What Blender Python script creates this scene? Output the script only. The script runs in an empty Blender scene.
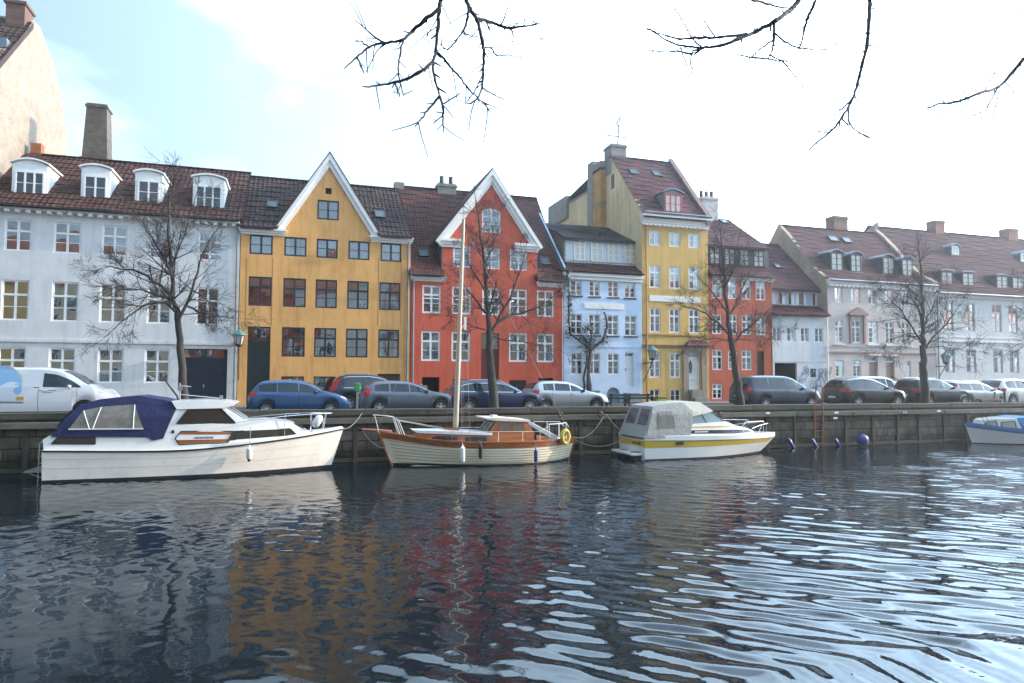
import bpy, bmesh, math, random
import numpy as np
from mathutils import Vector, Matrix
from mathutils.geometry import tessellate_polygon
PI = math.pi
S = bpy.context.scene
COL = S.collection
rnd = random.Random(7)

# ------------------------------------------------------------------ camera
CAMZ = 3.42
FPX = 1024 * 24 / 36
yaw, pitch, roll = map(math.radians, (17.739, 2.961, .223))
fw = Vector((math.sin(yaw) * math.cos(pitch), math.cos(yaw) * math.cos(pitch), math.sin(pitch)))
r0 = Vector((math.cos(yaw), -math.sin(yaw), 0)); u0 = r0.cross(fw)
rt = math.cos(roll) * r0 + math.sin(roll) * u0
up = -math.sin(roll) * r0 + math.cos(roll) * u0
cd = bpy.data.cameras.new('camera'); cam = bpy.data.objects.new('camera', cd); COL.objects.link(cam)
cam.matrix_world = Matrix(((rt.x, up.x, -fw.x, 0), (rt.y, up.y, -fw.y, 0), (rt.z, up.z, -fw.z, CAMZ), (0, 0, 0, 1)))
cd.sensor_width = 36; cd.lens = 24; cd.clip_start = .1; cd.clip_end = 6000
S.camera = cam

# ------------------------------------------------------------------ sky, sun, exposure
SUN_EL, SUN_AZ = math.radians(20), math.radians(95.5)      # azimuth from +Y towards +X: along the street, from the right
W = bpy.data.worlds.new('World'); S.world = W; W.use_nodes = True
nt = W.node_tree; nt.nodes.clear()
def wn(t, **k):
    n = nt.nodes.new(t)
    for a, b in k.items(): setattr(n, a, b)
    return n
out = wn('ShaderNodeOutputWorld'); bg = wn('ShaderNodeBackground'); bg.inputs['Strength'].default_value = .12
sky = wn('ShaderNodeTexSky', sky_type='NISHITA', sun_disc=False, sun_elevation=SUN_EL, sun_rotation=SUN_AZ)
sky.air_density = 1.0; sky.dust_density = .6; sky.ozone_density = 1.5
tc = wn('ShaderNodeTexCoord'); mp = wn('ShaderNodeMapping'); mp.inputs['Scale'].default_value = (1, 1, 2.3)
mp.inputs['Location'].default_value = (7.7, .4, 3.2)
nz = wn('ShaderNodeTexNoise'); nz.inputs['Scale'].default_value = 2.1; nz.inputs['Detail'].default_value = 7; nz.inputs['Roughness'].default_value = .55
rp = wn('ShaderNodeValToRGB'); rp.color_ramp.elements[0].position = .46; rp.color_ramp.elements[1].position = .62
mx = wn('ShaderNodeMix', data_type='RGBA'); mx.inputs[7].default_value = (7.2, 9.9, 12.7, 1)
L = nt.links.new
L(tc.outputs['Generated'], mp.inputs['Vector']); L(mp.outputs['Vector'], nz.inputs['Vector']); L(nz.outputs['Fac'], rp.inputs['Fac']); rp.color_ramp.elements[0].color = (.42, .42, .42, 1)
L(rp.outputs['Color'], mx.inputs[0]); L(sky.outputs['Color'], mx.inputs[6]); 
# the veil of cloud is brighter round the sun (forward scattering)
vd = wn('ShaderNodeVectorMath', operation='DOT_PRODUCT'); GA = math.radians(74); vd.inputs[1].default_value = (math.sin(GA) * .96, math.cos(GA) * .96, .28); L(tc.outputs['Generated'], vd.inputs[0])
pw = wn('ShaderNodeMath', operation='POWER', use_clamp=False); mxm = wn('ShaderNodeMath', operation='MAXIMUM'); mxm.inputs[1].default_value = 0; hf = wn('ShaderNodeMath', operation='MULTIPLY_ADD'); hf.inputs[1].default_value = .5; hf.inputs[2].default_value = .5; L(vd.outputs['Value'], hf.inputs[0]); L(hf.outputs[0], mxm.inputs[0]); L(mxm.outputs[0], pw.inputs[0]); pw.inputs[1].default_value = 5.2
ma = wn('ShaderNodeMath', operation='MULTIPLY_ADD'); ma.inputs[1].default_value = 4.6; ma.inputs[2].default_value = .65; L(pw.outputs[0], ma.inputs[0])
vs_ = wn('ShaderNodeVectorMath', operation='SCALE'); L(mx.outputs[2], vs_.inputs[0]); L(ma.outputs[0], vs_.inputs['Scale'])
L(vs_.outputs[0], bg.inputs['Color']); L(bg.outputs[0], out.inputs['Surface'])
sd = bpy.data.lights.new('sun', 'SUN'); sd.energy = 4.0; sd.angle = math.radians(.5); sd.color = (1, .83, .64)
sun = bpy.data.objects.new('sun', sd); COL.objects.link(sun)
sv = Vector((math.sin(SUN_AZ) * math.cos(SUN_EL), math.cos(SUN_AZ) * math.cos(SUN_EL), math.sin(SUN_EL)))
sun.rotation_euler = (-sv).to_track_quat('-Z', 'Y').to_euler(); sun.location = (60, 10, 40)
S.render.engine = 'CYCLES'
S.view_settings.view_transform = 'Standard'; S.view_settings.look = 'None'
S.view_settings.gamma = 1; S.view_settings.exposure = .64
S.cycles.max_bounces = 8; S.cycles.transparent_max_bounces = 12

# ------------------------------------------------------------------ projection of the measured points on to real planes
def ray(px, py): return rt * ((px - 512) / FPX) - up * ((py - 341.5) / FPX) + fw
def at(px, py, Y):
    d = ray(px, py); return Vector((0, 0, CAMZ)) + d * (Y / d.y)
def atx(px, py, X):
    d = ray(px, py); return Vector((0, 0, CAMZ)) + d * (X / d.x)
FY = 38.0                                    # plane of the house fronts
def fx(px, py=300, Y=FY): return at(px, py, Y).x
def fz(px, py, Y=FY): return at(px, py, Y).z
def lerp(a, b, t): return a + (b - a) * t

# ------------------------------------------------------------------ mesh builder
class MB:
    def __init__(s): s.v = []; s.f = []; s.uv = None
    def add(s, vs, fs):
        o = len(s.v); s.v += [tuple(p) for p in vs]; s.f += [tuple(i + o for i in f) for f in fs]; return s
    def quad(s, a, b, c, d): return s.add([a, b, c, d], [(0, 1, 2, 3)])
    def tri(s, a, b, c): return s.add([a, b, c], [(0, 1, 2)])
    def box(s, x0, x1, y0, y1, z0, z1):
        return s.add([(x0, y0, z0), (x1, y0, z0), (x1, y1, z0), (x0, y1, z0), (x0, y0, z1), (x1, y0, z1), (x1, y1, z1), (x0, y1, z1)],
                     [(0, 3, 2, 1), (4, 5, 6, 7), (0, 1, 5, 4), (1, 2, 6, 5), (2, 3, 7, 6), (3, 0, 4, 7)])
    def hexa(s, p):      # 8 corners, same order as box
        return s.add(p, [(0, 3, 2, 1), (4, 5, 6, 7), (0, 1, 5, 4), (1, 2, 6, 5), (2, 3, 7, 6), (3, 0, 4, 7)])
    def bar(s, a, b, w, h=None):     # square bar between two points
        a = Vector(a); b = Vector(b); h = h or w; d = (b - a).normalized()
        q = Vector((0, 0, 1)) if abs(d.z) < .9 else Vector((0, 1, 0))
        e = d.cross(q).normalized() * w / 2; g = d.cross(e).normalized() * h / 2
        return s.hexa([a - e - g, a + e - g, a + e + g, a - e + g, b - e - g, b + e - g, b + e + g, b - e + g])
    def tube(s, pts, r, n=6, cap=True):
        pts = [Vector(p) for p in pts]; k = len(pts)
        rs = r if isinstance(r, (list, tuple)) else [r] * k
        o = len(s.v); ref = None
        for i, p in enumerate(pts):
            d = (pts[min(i + 1, k - 1)] - pts[max(i - 1, 0)])
            if d.length < 1e-9: d = Vector((0, 0, 1))
            d.normalize()
            if ref is None:
                q = Vector((0, 0, 1)) if abs(d.z) < .9 else Vector((1, 0, 0)); e = d.cross(q).normalized()
            else:
                e = ref - d * ref.dot(d)
                e = e.normalized() if e.length > 1e-6 else d.orthogonal().normalized()
            ref = e; g = d.cross(e)
            for j in range(n):
                a = 2 * PI * j / n; s.v.append(tuple(p + (e * math.cos(a) + g * math.sin(a)) * rs[i]))
        for i in range(k - 1):
            for j in range(n):
                a = o + i * n + j; b = o + i * n + (j + 1) % n; s.f.append((a, b, b + n, a + n))
        if cap and n > 2:
            s.f.append(tuple(o + j for j in range(n))[::-1]); s.f.append(tuple(o + (k - 1) * n + j for j in range(n)))
        return s
    def lathe(s, prof, c=(0, 0, 0), axis='z', n=20, cap=True):
        o = len(s.v); k = len(prof)
        for (r, h) in prof:
            for j in range(n):
                a = 2 * PI * j / n; x, y = r * math.cos(a), r * math.sin(a)
                p = (x, y, h) if axis == 'z' else ((x, h, y) if axis == 'y' else (h, x, y))
                s.v.append((p[0] + c[0], p[1] + c[1], p[2] + c[2]))
        for i in range(k - 1):
            for j in range(n):
                a = o + i * n + j; b = o + i * n + (j + 1) % n; s.f.append((a, b, b + n, a + n))
        if cap:
            s.f.append(tuple(o + j for j in range(n))[::-1]); s.f.append(tuple(o + (k - 1) * n + j for j in range(n)))
        return s
    def grid(s, P, nu, nv):          # P[i][j]
        o = len(s.v)
        for i in range(nu):
            for j in range(nv): s.v.append(tuple(P(i, j)))
        for i in range(nu - 1):
            for j in range(nv - 1):
                a = o + i * nv + j; s.f.append((a, a + 1, a + nv + 1, a + nv))
        return s
    def poly(s, pts, fn, holes=()):  # planar 2-D polygon with holes, mapped by fn(u, v)
        loops = [[Vector((p[0], p[1], 0)) for p in pts]] + [[Vector((p[0], p[1], 0)) for p in h] for h in holes]
        flat = [p for l in loops for p in l]; o = len(s.v)
        s.v += [tuple(fn(p.x, p.y)) for p in flat]
        for t in tessellate_polygon(loops): s.f.append(tuple(o + i for i in t))
        return s
    def prism(s, pts, fa, fb):       # closed solid between two maps of a 2-D polygon
        s.poly(pts, fa); s.poly(pts, fb); n = len(pts)
        for i in range(n):
            a, b = pts[i], pts[(i + 1) % n]; s.quad(fa(*a), fa(*b), fb(*b), fb(*a))
        return s
    def build(s, name, mat, parent=None, org=(0, 0, 0), smooth=False, bevel=0, loc=None, ang=40):
        me = bpy.data.meshes.new(name)
        me.from_pydata([(p[0] - org[0], p[1] - org[1], p[2] - org[2]) for p in s.v], [], s.f)
        if s.uv is not None:
            ul = me.uv_layers.new(name='UVMap'); i = 0
            for fi, p in enumerate(me.polygons):
                for l in p.loop_indices: ul.data[l].uv = s.uv[fi]
        bm = bmesh.new(); bm.from_mesh(me)
        if not s.uv: bmesh.ops.remove_doubles(bm, verts=bm.verts, dist=1e-5)
        bmesh.ops.recalc_face_normals(bm, faces=bm.faces)
        bm.to_mesh(me); bm.free()
        if mat: me.materials.append(mat)
        if smooth:
            me.shade_smooth() if hasattr(me, 'shade_smooth') else None
            try: me.set_sharp_from_angle(angle=math.radians(ang))
            except Exception: pass
        return link(name, me, parent, loc, bevel)
def link(name, me, parent=None, loc=None, bevel=0):
    o = bpy.data.objects.new(name, me); COL.objects.link(o)
    if parent: o.parent = parent
    if loc is not None: o.location = loc
    if bevel:
        b = o.modifiers.new('bevel', 'BEVEL'); b.width = bevel; b.segments = 3; b.limit_method = 'ANGLE'; b.angle_limit = math.radians(35)
    return o
def tag(o, label=None, cat=None, group=None, kind=None):
    if label: o['label'] = label
    if cat: o['category'] = cat
    if group: o['group'] = group
    if kind: o['kind'] = kind
    return o
def thing(name, label, cat, loc=(0, 0, 0), rz=0, group=None):
    o = bpy.data.objects.new(name, None); COL.objects.link(o); o.location = loc; o.rotation_euler = (0, 0, rz)
    o.empty_display_size = .3
    return tag(o, label, cat, group)

# ------------------------------------------------------------------ materials
MATS = {}
def nodes(name):
    m = bpy.data.materials.new(name); m.use_nodes = True; t = m.node_tree; b = t.nodes['Principled BSDF']; return m, t, b
def pm(name, col, rough=.6, metal=0., bump=None, var=0., vs=3., spec=.5, coat=0., sheen=None, stretch=None):
    if name in MATS: return MATS[name]
    m, t, b = nodes(name); MATS[name] = m
    b.inputs['Base Color'].default_value = (*col, 1); b.inputs['Roughness'].default_value = rough
    b.inputs['Metallic'].default_value = metal; b.inputs['Specular IOR Level'].default_value = spec
    b.inputs['Coat Weight'].default_value = coat; b.inputs['Coat Roughness'].default_value = .05
    if var or bump:
        tcn = t.nodes.new('ShaderNodeTexCoord'); src = tcn.outputs['Object']
        if stretch:
            mpn = t.nodes.new('ShaderNodeMapping'); mpn.inputs['Scale'].default_value = stretch; t.links.new(src, mpn.inputs['Vector']); src = mpn.outputs['Vector']
    if var:
        n = t.nodes.new('ShaderNodeTexNoise'); n.inputs['Scale'].default_value = vs; n.inputs['Detail'].default_value = 6; n.inputs['Roughness'].default_value = .65
        t.links.new(src, n.inputs['Vector'])
        r = t.nodes.new('ShaderNodeMapRange'); r.inputs[1].default_value = .3; r.inputs[2].default_value = .7; r.inputs[3].default_value = 1 - var; r.inputs[4].default_value = 1 + var * .6
        t.links.new(n.outputs['Fac'], r.inputs[0])
        mm = t.nodes.new('ShaderNodeMix'); mm.data_type = 'RGBA'; mm.blend_type = 'MULTIPLY'; mm.inputs[0].default_value = 1
        mm.inputs[6].default_value = (*col, 1); t.links.new(r.outputs[0], mm.inputs[7]); t.links.new(mm.outputs[2], b.inputs['Base Color'])
        r2 = t.nodes.new('ShaderNodeMapRange'); r2.inputs[3].default_value = rough * .8; r2.inputs[4].default_value = min(1, rough * 1.2)
        t.links.new(n.outputs['Fac'], r2.inputs[0]); t.links.new(r2.outputs[0], b.inputs['Roughness'])
    if bump:
        n2 = t.nodes.new('ShaderNodeTexNoise'); n2.inputs['Scale'].default_value = bump[0]; n2.inputs['Detail'].default_value = 5
        t.links.new(src, n2.inputs['Vector'])
        bp = t.nodes.new('ShaderNodeBump'); bp.inputs['Strength'].default_value = bump[1]; bp.inputs['Distance'].default_value = bump[2] if len(bump) > 2 else .02
        t.links.new(n2.outputs['Fac'], bp.inputs['Height']); t.links.new(bp.outputs[0], b.inputs['Normal'])
    return m
def plaster(name, col, stain=(.6, .55, .5), amt=.35):
    """painted render: broad cloudy fading, run-off streaks, fine grain"""
    m, t, b = nodes(name); N = t.nodes.new; K = t.links.new
    b.inputs['Roughness'].default_value = .85; b.inputs['Specular IOR Level'].default_value = .25
    tcn = N('ShaderNodeTexCoord')
    n1 = N('ShaderNodeTexNoise'); n1.inputs['Scale'].default_value = .55; n1.inputs['Detail'].default_value = 8; n1.inputs['Roughness'].default_value = .7
    K(tcn.outputs['Object'], n1.inputs['Vector'])
    mp1 = N('ShaderNodeMapping'); mp1.inputs['Scale'].default_value = (2.2, 2.2, .22); K(tcn.outputs['Object'], mp1.inputs['Vector'])
    n2 = N('ShaderNodeTexNoise'); n2.inputs['Scale'].default_value = 1.6; n2.inputs['Detail'].default_value = 7; n2.inputs['Roughness'].default_value = .7; K(mp1.outputs[0], n2.inputs['Vector'])
    a = N('ShaderNodeMapRange'); a.inputs[1].default_value = .3; a.inputs[2].default_value = .72; a.inputs[3].default_value = .80; a.inputs[4].default_value = 1.10; K(n1.outputs['Fac'], a.inputs[0])
    mm = N('ShaderNodeMix'); mm.data_type = 'RGBA'; mm.blend_type = 'MULTIPLY'; mm.inputs[0].default_value = 1; mm.inputs[6].default_value = (*col, 1); K(a.outputs[0], mm.inputs[7])
    s = N('ShaderNodeMapRange'); s.inputs[1].default_value = .48; s.inputs[2].default_value = .72; s.inputs[3].default_value = 0; s.inputs[4].default_value = min(1, amt * 1.35); K(n2.outputs['Fac'], s.inputs[0])
    m2 = N('ShaderNodeMix'); m2.data_type = 'RGBA'; m2.blend_type = 'MULTIPLY'; K(s.outputs[0], m2.inputs[0]); K(mm.outputs[2], m2.inputs[6]); m2.inputs[7].default_value = (*stain, 1)
    K(m2.outputs[2], b.inputs['Base Color'])
    n3 = N('ShaderNodeTexNoise'); n3.inputs['Scale'].default_value = 14; n3.inputs['Detail'].default_value = 6; K(tcn.outputs['Object'], n3.inputs['Vector'])
    bp = N('ShaderNodeBump'); bp.inputs['Strength'].default_value = .35; bp.inputs['Distance'].default_value = .02; K(n3.outputs['Fac'], bp.inputs['Height']); K(bp.outputs[0], b.inputs['Normal'])
    return m
def brick(name, c1, c2, mort, bw=.24, bh=.075, axis='x', rough=.9, ms=.012, dirt=.3):
    m, t, b = nodes(name); N = t.nodes.new; K = t.links.new; b.inputs['Roughness'].default_value = rough; b.inputs['Specular IOR Level'].default_value = .2
    tcn = N('ShaderNodeTexCoord'); sp = N('ShaderNodeSeparateXYZ'); K(tcn.outputs['Object'], sp.inputs[0]); cb = N('ShaderNodeCombineXYZ')
    K(sp.outputs['X' if axis == 'x' else 'Y'], cb.inputs[0]); K(sp.outputs['Z'], cb.inputs[1])
    br = N('ShaderNodeTexBrick'); br.inputs['Scale'].default_value = 1; br.inputs['Brick Width'].default_value = bw; br.inputs['Row Height'].default_value = bh; br.inputs['Mortar Size'].default_value = ms
    br.inputs['Color1'].default_value = (*c1, 1); br.inputs['Color2'].default_value = (*c2, 1); br.inputs['Mortar'].default_value = (*mort, 1); br.inputs['Mortar Smooth'].default_value = .3
    K(cb.outputs[0], br.inputs['Vector'])
    n = N('ShaderNodeTexNoise'); n.inputs['Scale'].default_value = 1.3; n.inputs['Detail'].default_value = 8; n.inputs['Roughness'].default_value = .7; K(tcn.outputs['Object'], n.inputs['Vector'])
    r = N('ShaderNodeMapRange'); r.inputs[1].default_value = .3; r.inputs[2].default_value = .7; r.inputs[3].default_value = 1 - dirt; r.inputs[4].default_value = 1.1; K(n.outputs['Fac'], r.inputs[0])
    mm = N('ShaderNodeMix'); mm.data_type = 'RGBA'; mm.blend_type = 'MULTIPLY'; mm.inputs[0].default_value = 1; K(br.outputs['Color'], mm.inputs[6]); K(r.outputs[0], mm.inputs[7]); K(mm.outputs[2], b.inputs['Base Color'])
    bp = N('ShaderNodeBump'); bp.inputs['Strength'].default_value = .5; bp.inputs['Distance'].default_value = .015; bp.invert = True; K(br.outputs['Fac'], bp.inputs['Height']); K(bp.outputs[0], b.inputs['Normal'])
    return m
def tiles(name, c1, c2, c3):
    """clay tiles: every tile has its own fired colour, with lichen and soot clouds"""
    m, t, b = nodes(name); N = t.nodes.new; K = t.links.new; b.inputs['Roughness'].default_value = .8; b.inputs['Specular IOR Level'].default_value = .25
    uv = N('ShaderNodeUVMap'); wn_ = N('ShaderNodeTexWhiteNoise'); wn_.noise_dimensions = '2D'; K(uv.outputs[0], wn_.inputs['Vector'])
    rp_ = N('ShaderNodeValToRGB'); e = rp_.color_ramp.elements; e[0].color = (*c1, 1); e[1].color = (*c3, 1); k = e.new(.55); k.color = (*c2, 1); K(wn_.outputs['Value'], rp_.inputs[0])
    tcn = N('ShaderNodeTexCoord'); n = N('ShaderNodeTexNoise'); n.inputs['Scale'].default_value = .7; n.inputs['Detail'].default_value = 8; n.inputs['Roughness'].default_value = .7; K(tcn.outputs['Object'], n.inputs['Vector'])
    r = N('ShaderNodeMapRange'); r.inputs[1].default_value = .32; r.inputs[2].default_value = .68; r.inputs[3].default_value = .55; r.inputs[4].default_value = 1.25; K(n.outputs['Fac'], r.inputs[0])
    mm = N('ShaderNodeMix'); mm.data_type = 'RGBA'; mm.blend_type = 'MULTIPLY'; mm.inputs[0].default_value = 1; K(rp_.outputs[0], mm.inputs[6]); K(r.outputs[0], mm.inputs[7])
    n5 = N('ShaderNodeTexNoise'); n5.inputs['Scale'].default_value = 2.6; n5.inputs['Detail'].default_value = 9; n5.inputs['Roughness'].default_value = .8; K(tcn.outputs['Object'], n5.inputs['Vector'])
    q = N('ShaderNodeMapRange'); q.inputs[1].default_value = .56; q.inputs[2].default_value = .70; q.inputs[3].default_value = 0; q.inputs[4].default_value = .7; K(n5.outputs['Fac'], q.inputs[0])
    ms_ = N('ShaderNodeMix'); ms_.data_type = 'RGBA'; K(q.outputs[0], ms_.inputs[0]); K(mm.outputs[2], ms_.inputs[6]); ms_.inputs[7].default_value = (.060, .056, .044, 1); K(ms_.outputs[2], b.inputs['Base Color'])
    return m
def glassmat(name, tint=(.55, .62, .66), f=.16, wob=.10):
    """old window glass: thin, reflecting, slightly wavy; one sees into the dark room"""
    m = bpy.data.materials.new(name); m.use_nodes = True; t = m.node_tree; t.nodes.clear(); N = t.nodes.new; K = t.links.new
    o = N('ShaderNodeOutputMaterial'); mxs = N('ShaderNodeMixShader'); tr = N('ShaderNodeBsdfTransparent'); gl = N('ShaderNodeBsdfGlossy')
    tr.inputs[0].default_value = (*tint, 1); gl.inputs['Roughness'].default_value = .015; gl.inputs[0].default_value = (.95, .97, 1, 1)
    fr = N('ShaderNodeFresnel'); fr.inputs['IOR'].default_value = 1.55
    ad = N('ShaderNodeMath'); ad.operation = 'ADD'; ad.use_clamp = True; ad.inputs[1].default_value = f; K(fr.outputs[0], ad.inputs[0])
    tcn = N('ShaderNodeTexCoord'); n = N('ShaderNodeTexNoise'); n.inputs['Scale'].default_value = 1.7; n.inputs['Detail'].default_value = 2; K(tcn.outputs['Object'], n.inputs['Vector'])
    bp = N('ShaderNodeBump'); bp.inputs['Strength'].default_value = wob; bp.inputs['Distance'].default_value = .03; K(n.outputs['Fac'], bp.inputs['Height']); K(bp.outputs[0], gl.inputs['Normal'])
    K(ad.outputs[0], mxs.inputs[0]); K(tr.outputs[0], mxs.inputs[1]); K(gl.outputs[0], mxs.inputs[2]); K(mxs.outputs[0], o.inputs[0])
    return m
def wood(name, c1, c2, axis=0, sc=14, rough=.45, coat=0.):
    m, t, b = nodes(name); N = t.nodes.new; K = t.links.new; b.inputs['Roughness'].default_value = rough; b.inputs['Coat Weight'].default_value = coat
    tcn = N('ShaderNodeTexCoord'); mp_ = N('ShaderNodeMapping'); v = [sc, sc, sc]; v[axis] = sc * .07; mp_.inputs['Scale'].default_value = v; K(tcn.outputs['Object'], mp_.inputs[0])
    n = N('ShaderNodeTexNoise'); n.inputs['Scale'].default_value = 1; n.inputs['Detail'].default_value = 7; n.inputs['Distortion'].default_value = .6; K(mp_.outputs[0], n.inputs['Vector'])
    rp_ = N('ShaderNodeValToRGB'); e = rp_.color_ramp.elements; e[0].position = .3; e[1].position = .7; e[0].color = (*c1, 1); e[1].color = (*c2, 1); K(n.outputs['Fac'], rp_.inputs[0]); K(rp_.outputs[0], b.inputs['Base Color'])
    bp = N('ShaderNodeBump'); bp.inputs['Strength'].default_value = .25; bp.inputs['Distance'].default_value = .01; K(n.outputs['Fac'], bp.inputs['Height']); K(bp.outputs[0], b.inputs['Normal'])
    return m
M = dict(
    white=pm('white_paint', (.78, .78, .76), .55, var=.06, bump=(30, .08)),
    whitetrim=pm('white_plaster_trim', (.78, .77, .74), .75, var=.07, vs=5, bump=(20, .2)),
    greyframe=pm('grey_window_paint', (.42, .43, .43), .6, var=.08),
    darkframe=pm('dark_blue_green_paint', (.018, .022, .032), .45, var=.15, vs=8),
    blackpaint=pm('black_paint', (.012, .013, .015), .4, var=.15),
    zinc=pm('zinc_sheet', (.20, .235, .27), .45, .6, var=.2, vs=4),
    lead=pm('lead_flashing', (.16, .20, .26), .5, .5, var=.2),
    iron=pm('wrought_iron', (.015, .016, .017), .5, .3),
    galv=pm('galvanised_steel', (.45, .46, .47), .35, .9, var=.1),
    chrome=pm('polished_steel', (.75, .76, .78), .15, 1.),
    verdigris=pm('verdigris_copper', (.10, .25, .24), .6, .2, var=.2, vs=20),
    mortar=plaster('weathered_mortar', (.28, .255, .22), amt=.6),
    curtain=pm('curtain_cloth', (.62, .60, .55), .9, var=.1),
    blind=pm('cream_blind', (.55, .45, .28), .9, var=.08),
    asphalt=pm('asphalt', (.05, .05, .052), .9, var=.25, vs=2, bump=(60, .4)),
    paving=pm('granite_paving', (.17, .165, .16), .85, var=.25, vs=4, bump=(25, .3)),
    earth=pm('gravel_ground', (.11, .10, .085), .95, var=.3, vs=1),
    rubber=pm('tyre_rubber', (.012, .012, .013), .85),
    plastic=pm('black_plastic', (.015, .015, .016), .5),
    alloy=pm('alloy_rim', (.52, .53, .55), .35, .25),
    redlamp=pm('red_tail_lamp', (.42, .008, .012), .12, coat=.6),
    lamp=pm('headlamp_lens', (.55, .58, .62), .08, coat=1.),
    carglass=pm('car_glass', (.012, .018, .026), .03, spec=.85),
    plate=pm('number_plate', (.7, .7, .68), .5),
    glass=glassmat('window_glass', f=.24),
    roofglass=pm('roof_window_glass', (.03, .045, .06), .12, spec=.35),
    sky_glass=pm('dark_window_glass', (.02, .028, .036), .03, spec=1., coat=.6),
    gel=pm('white_gelcoat', (.84, .76, .66), .28, var=.05, vs=2, coat=.5),
    gelw=pm('white_gelcoat_clean', (.78, .77, .74), .25, var=.04, coat=.5),
    bluecanvas=pm('navy_canvas', (.012, .017, .075), .8, var=.2, vs=6, bump=(6, .35, .06)),
    greycanvas=pm('grey_canvas', (.33, .33, .31), .85, var=.12, vs=5, bump=(5, .5, .05)),
    vinyl=pm('clear_vinyl_window', (.20, .18, .155), .12, var=.35, vs=4, bump=(3, .4, .05), coat=.6),
    varnish=wood('varnished_mahogany', (.22, .058, .016), (.40, .130, .038), 0, 10, .22, .8),
    spar=wood('pale_spar_wood', (.36, .30, .21), (.50, .44, .34), 2, 20, .45),
    rope=pm('mooring_rope', (.30, .28, .24), .9),
    antifoul=pm('dark_antifouling', (.012, .012, .014), .7),
    bark=pm('tree_bark', (.045, .038, .032), .95, var=.35, vs=6, bump=(18, .8, .03)),
    twig=pm('dark_twig_bark', (.050, .040, .038), .9),
    algae=pm('weathered_pile_timber', (.062, .055, .042), .9, var=.4, vs=3, bump=(8, .6, .03), stretch=(3, 3, .4)),
)
# ================================================================== setting
QY = 27.9; COPZ = CAMZ - .0475 * QY; RZ = 1.78; PZ = 1.90
def sheet(name, mat, x0, x1, y0, y1, z, sub=None):
    o = MB().quad((x0, y0, z), (x1, y0, z), (x1, y1, z), (x0, y1, z)).build(name, mat); return tag(o, kind='structure')
sheet('ground', M['earth'], -600, 600, QY + .3, 900, RZ - .03)
sheet('street', M['asphalt'], -400, 400, QY + .3, 35.6, RZ)
o = MB().box(-400, 400, 35.6, FY + .4, RZ - .2, PZ).build('pavement', M['paving']); tag(o, kind='structure')
sheet('near_quay', M['paving'], -600, 600, -300, .6, RZ)
o = MB().box(-400, 400, .6, .9, -1.5, RZ + .05).build('near_quay_edge', M['mortar']); tag(o, kind='structure')

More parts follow.
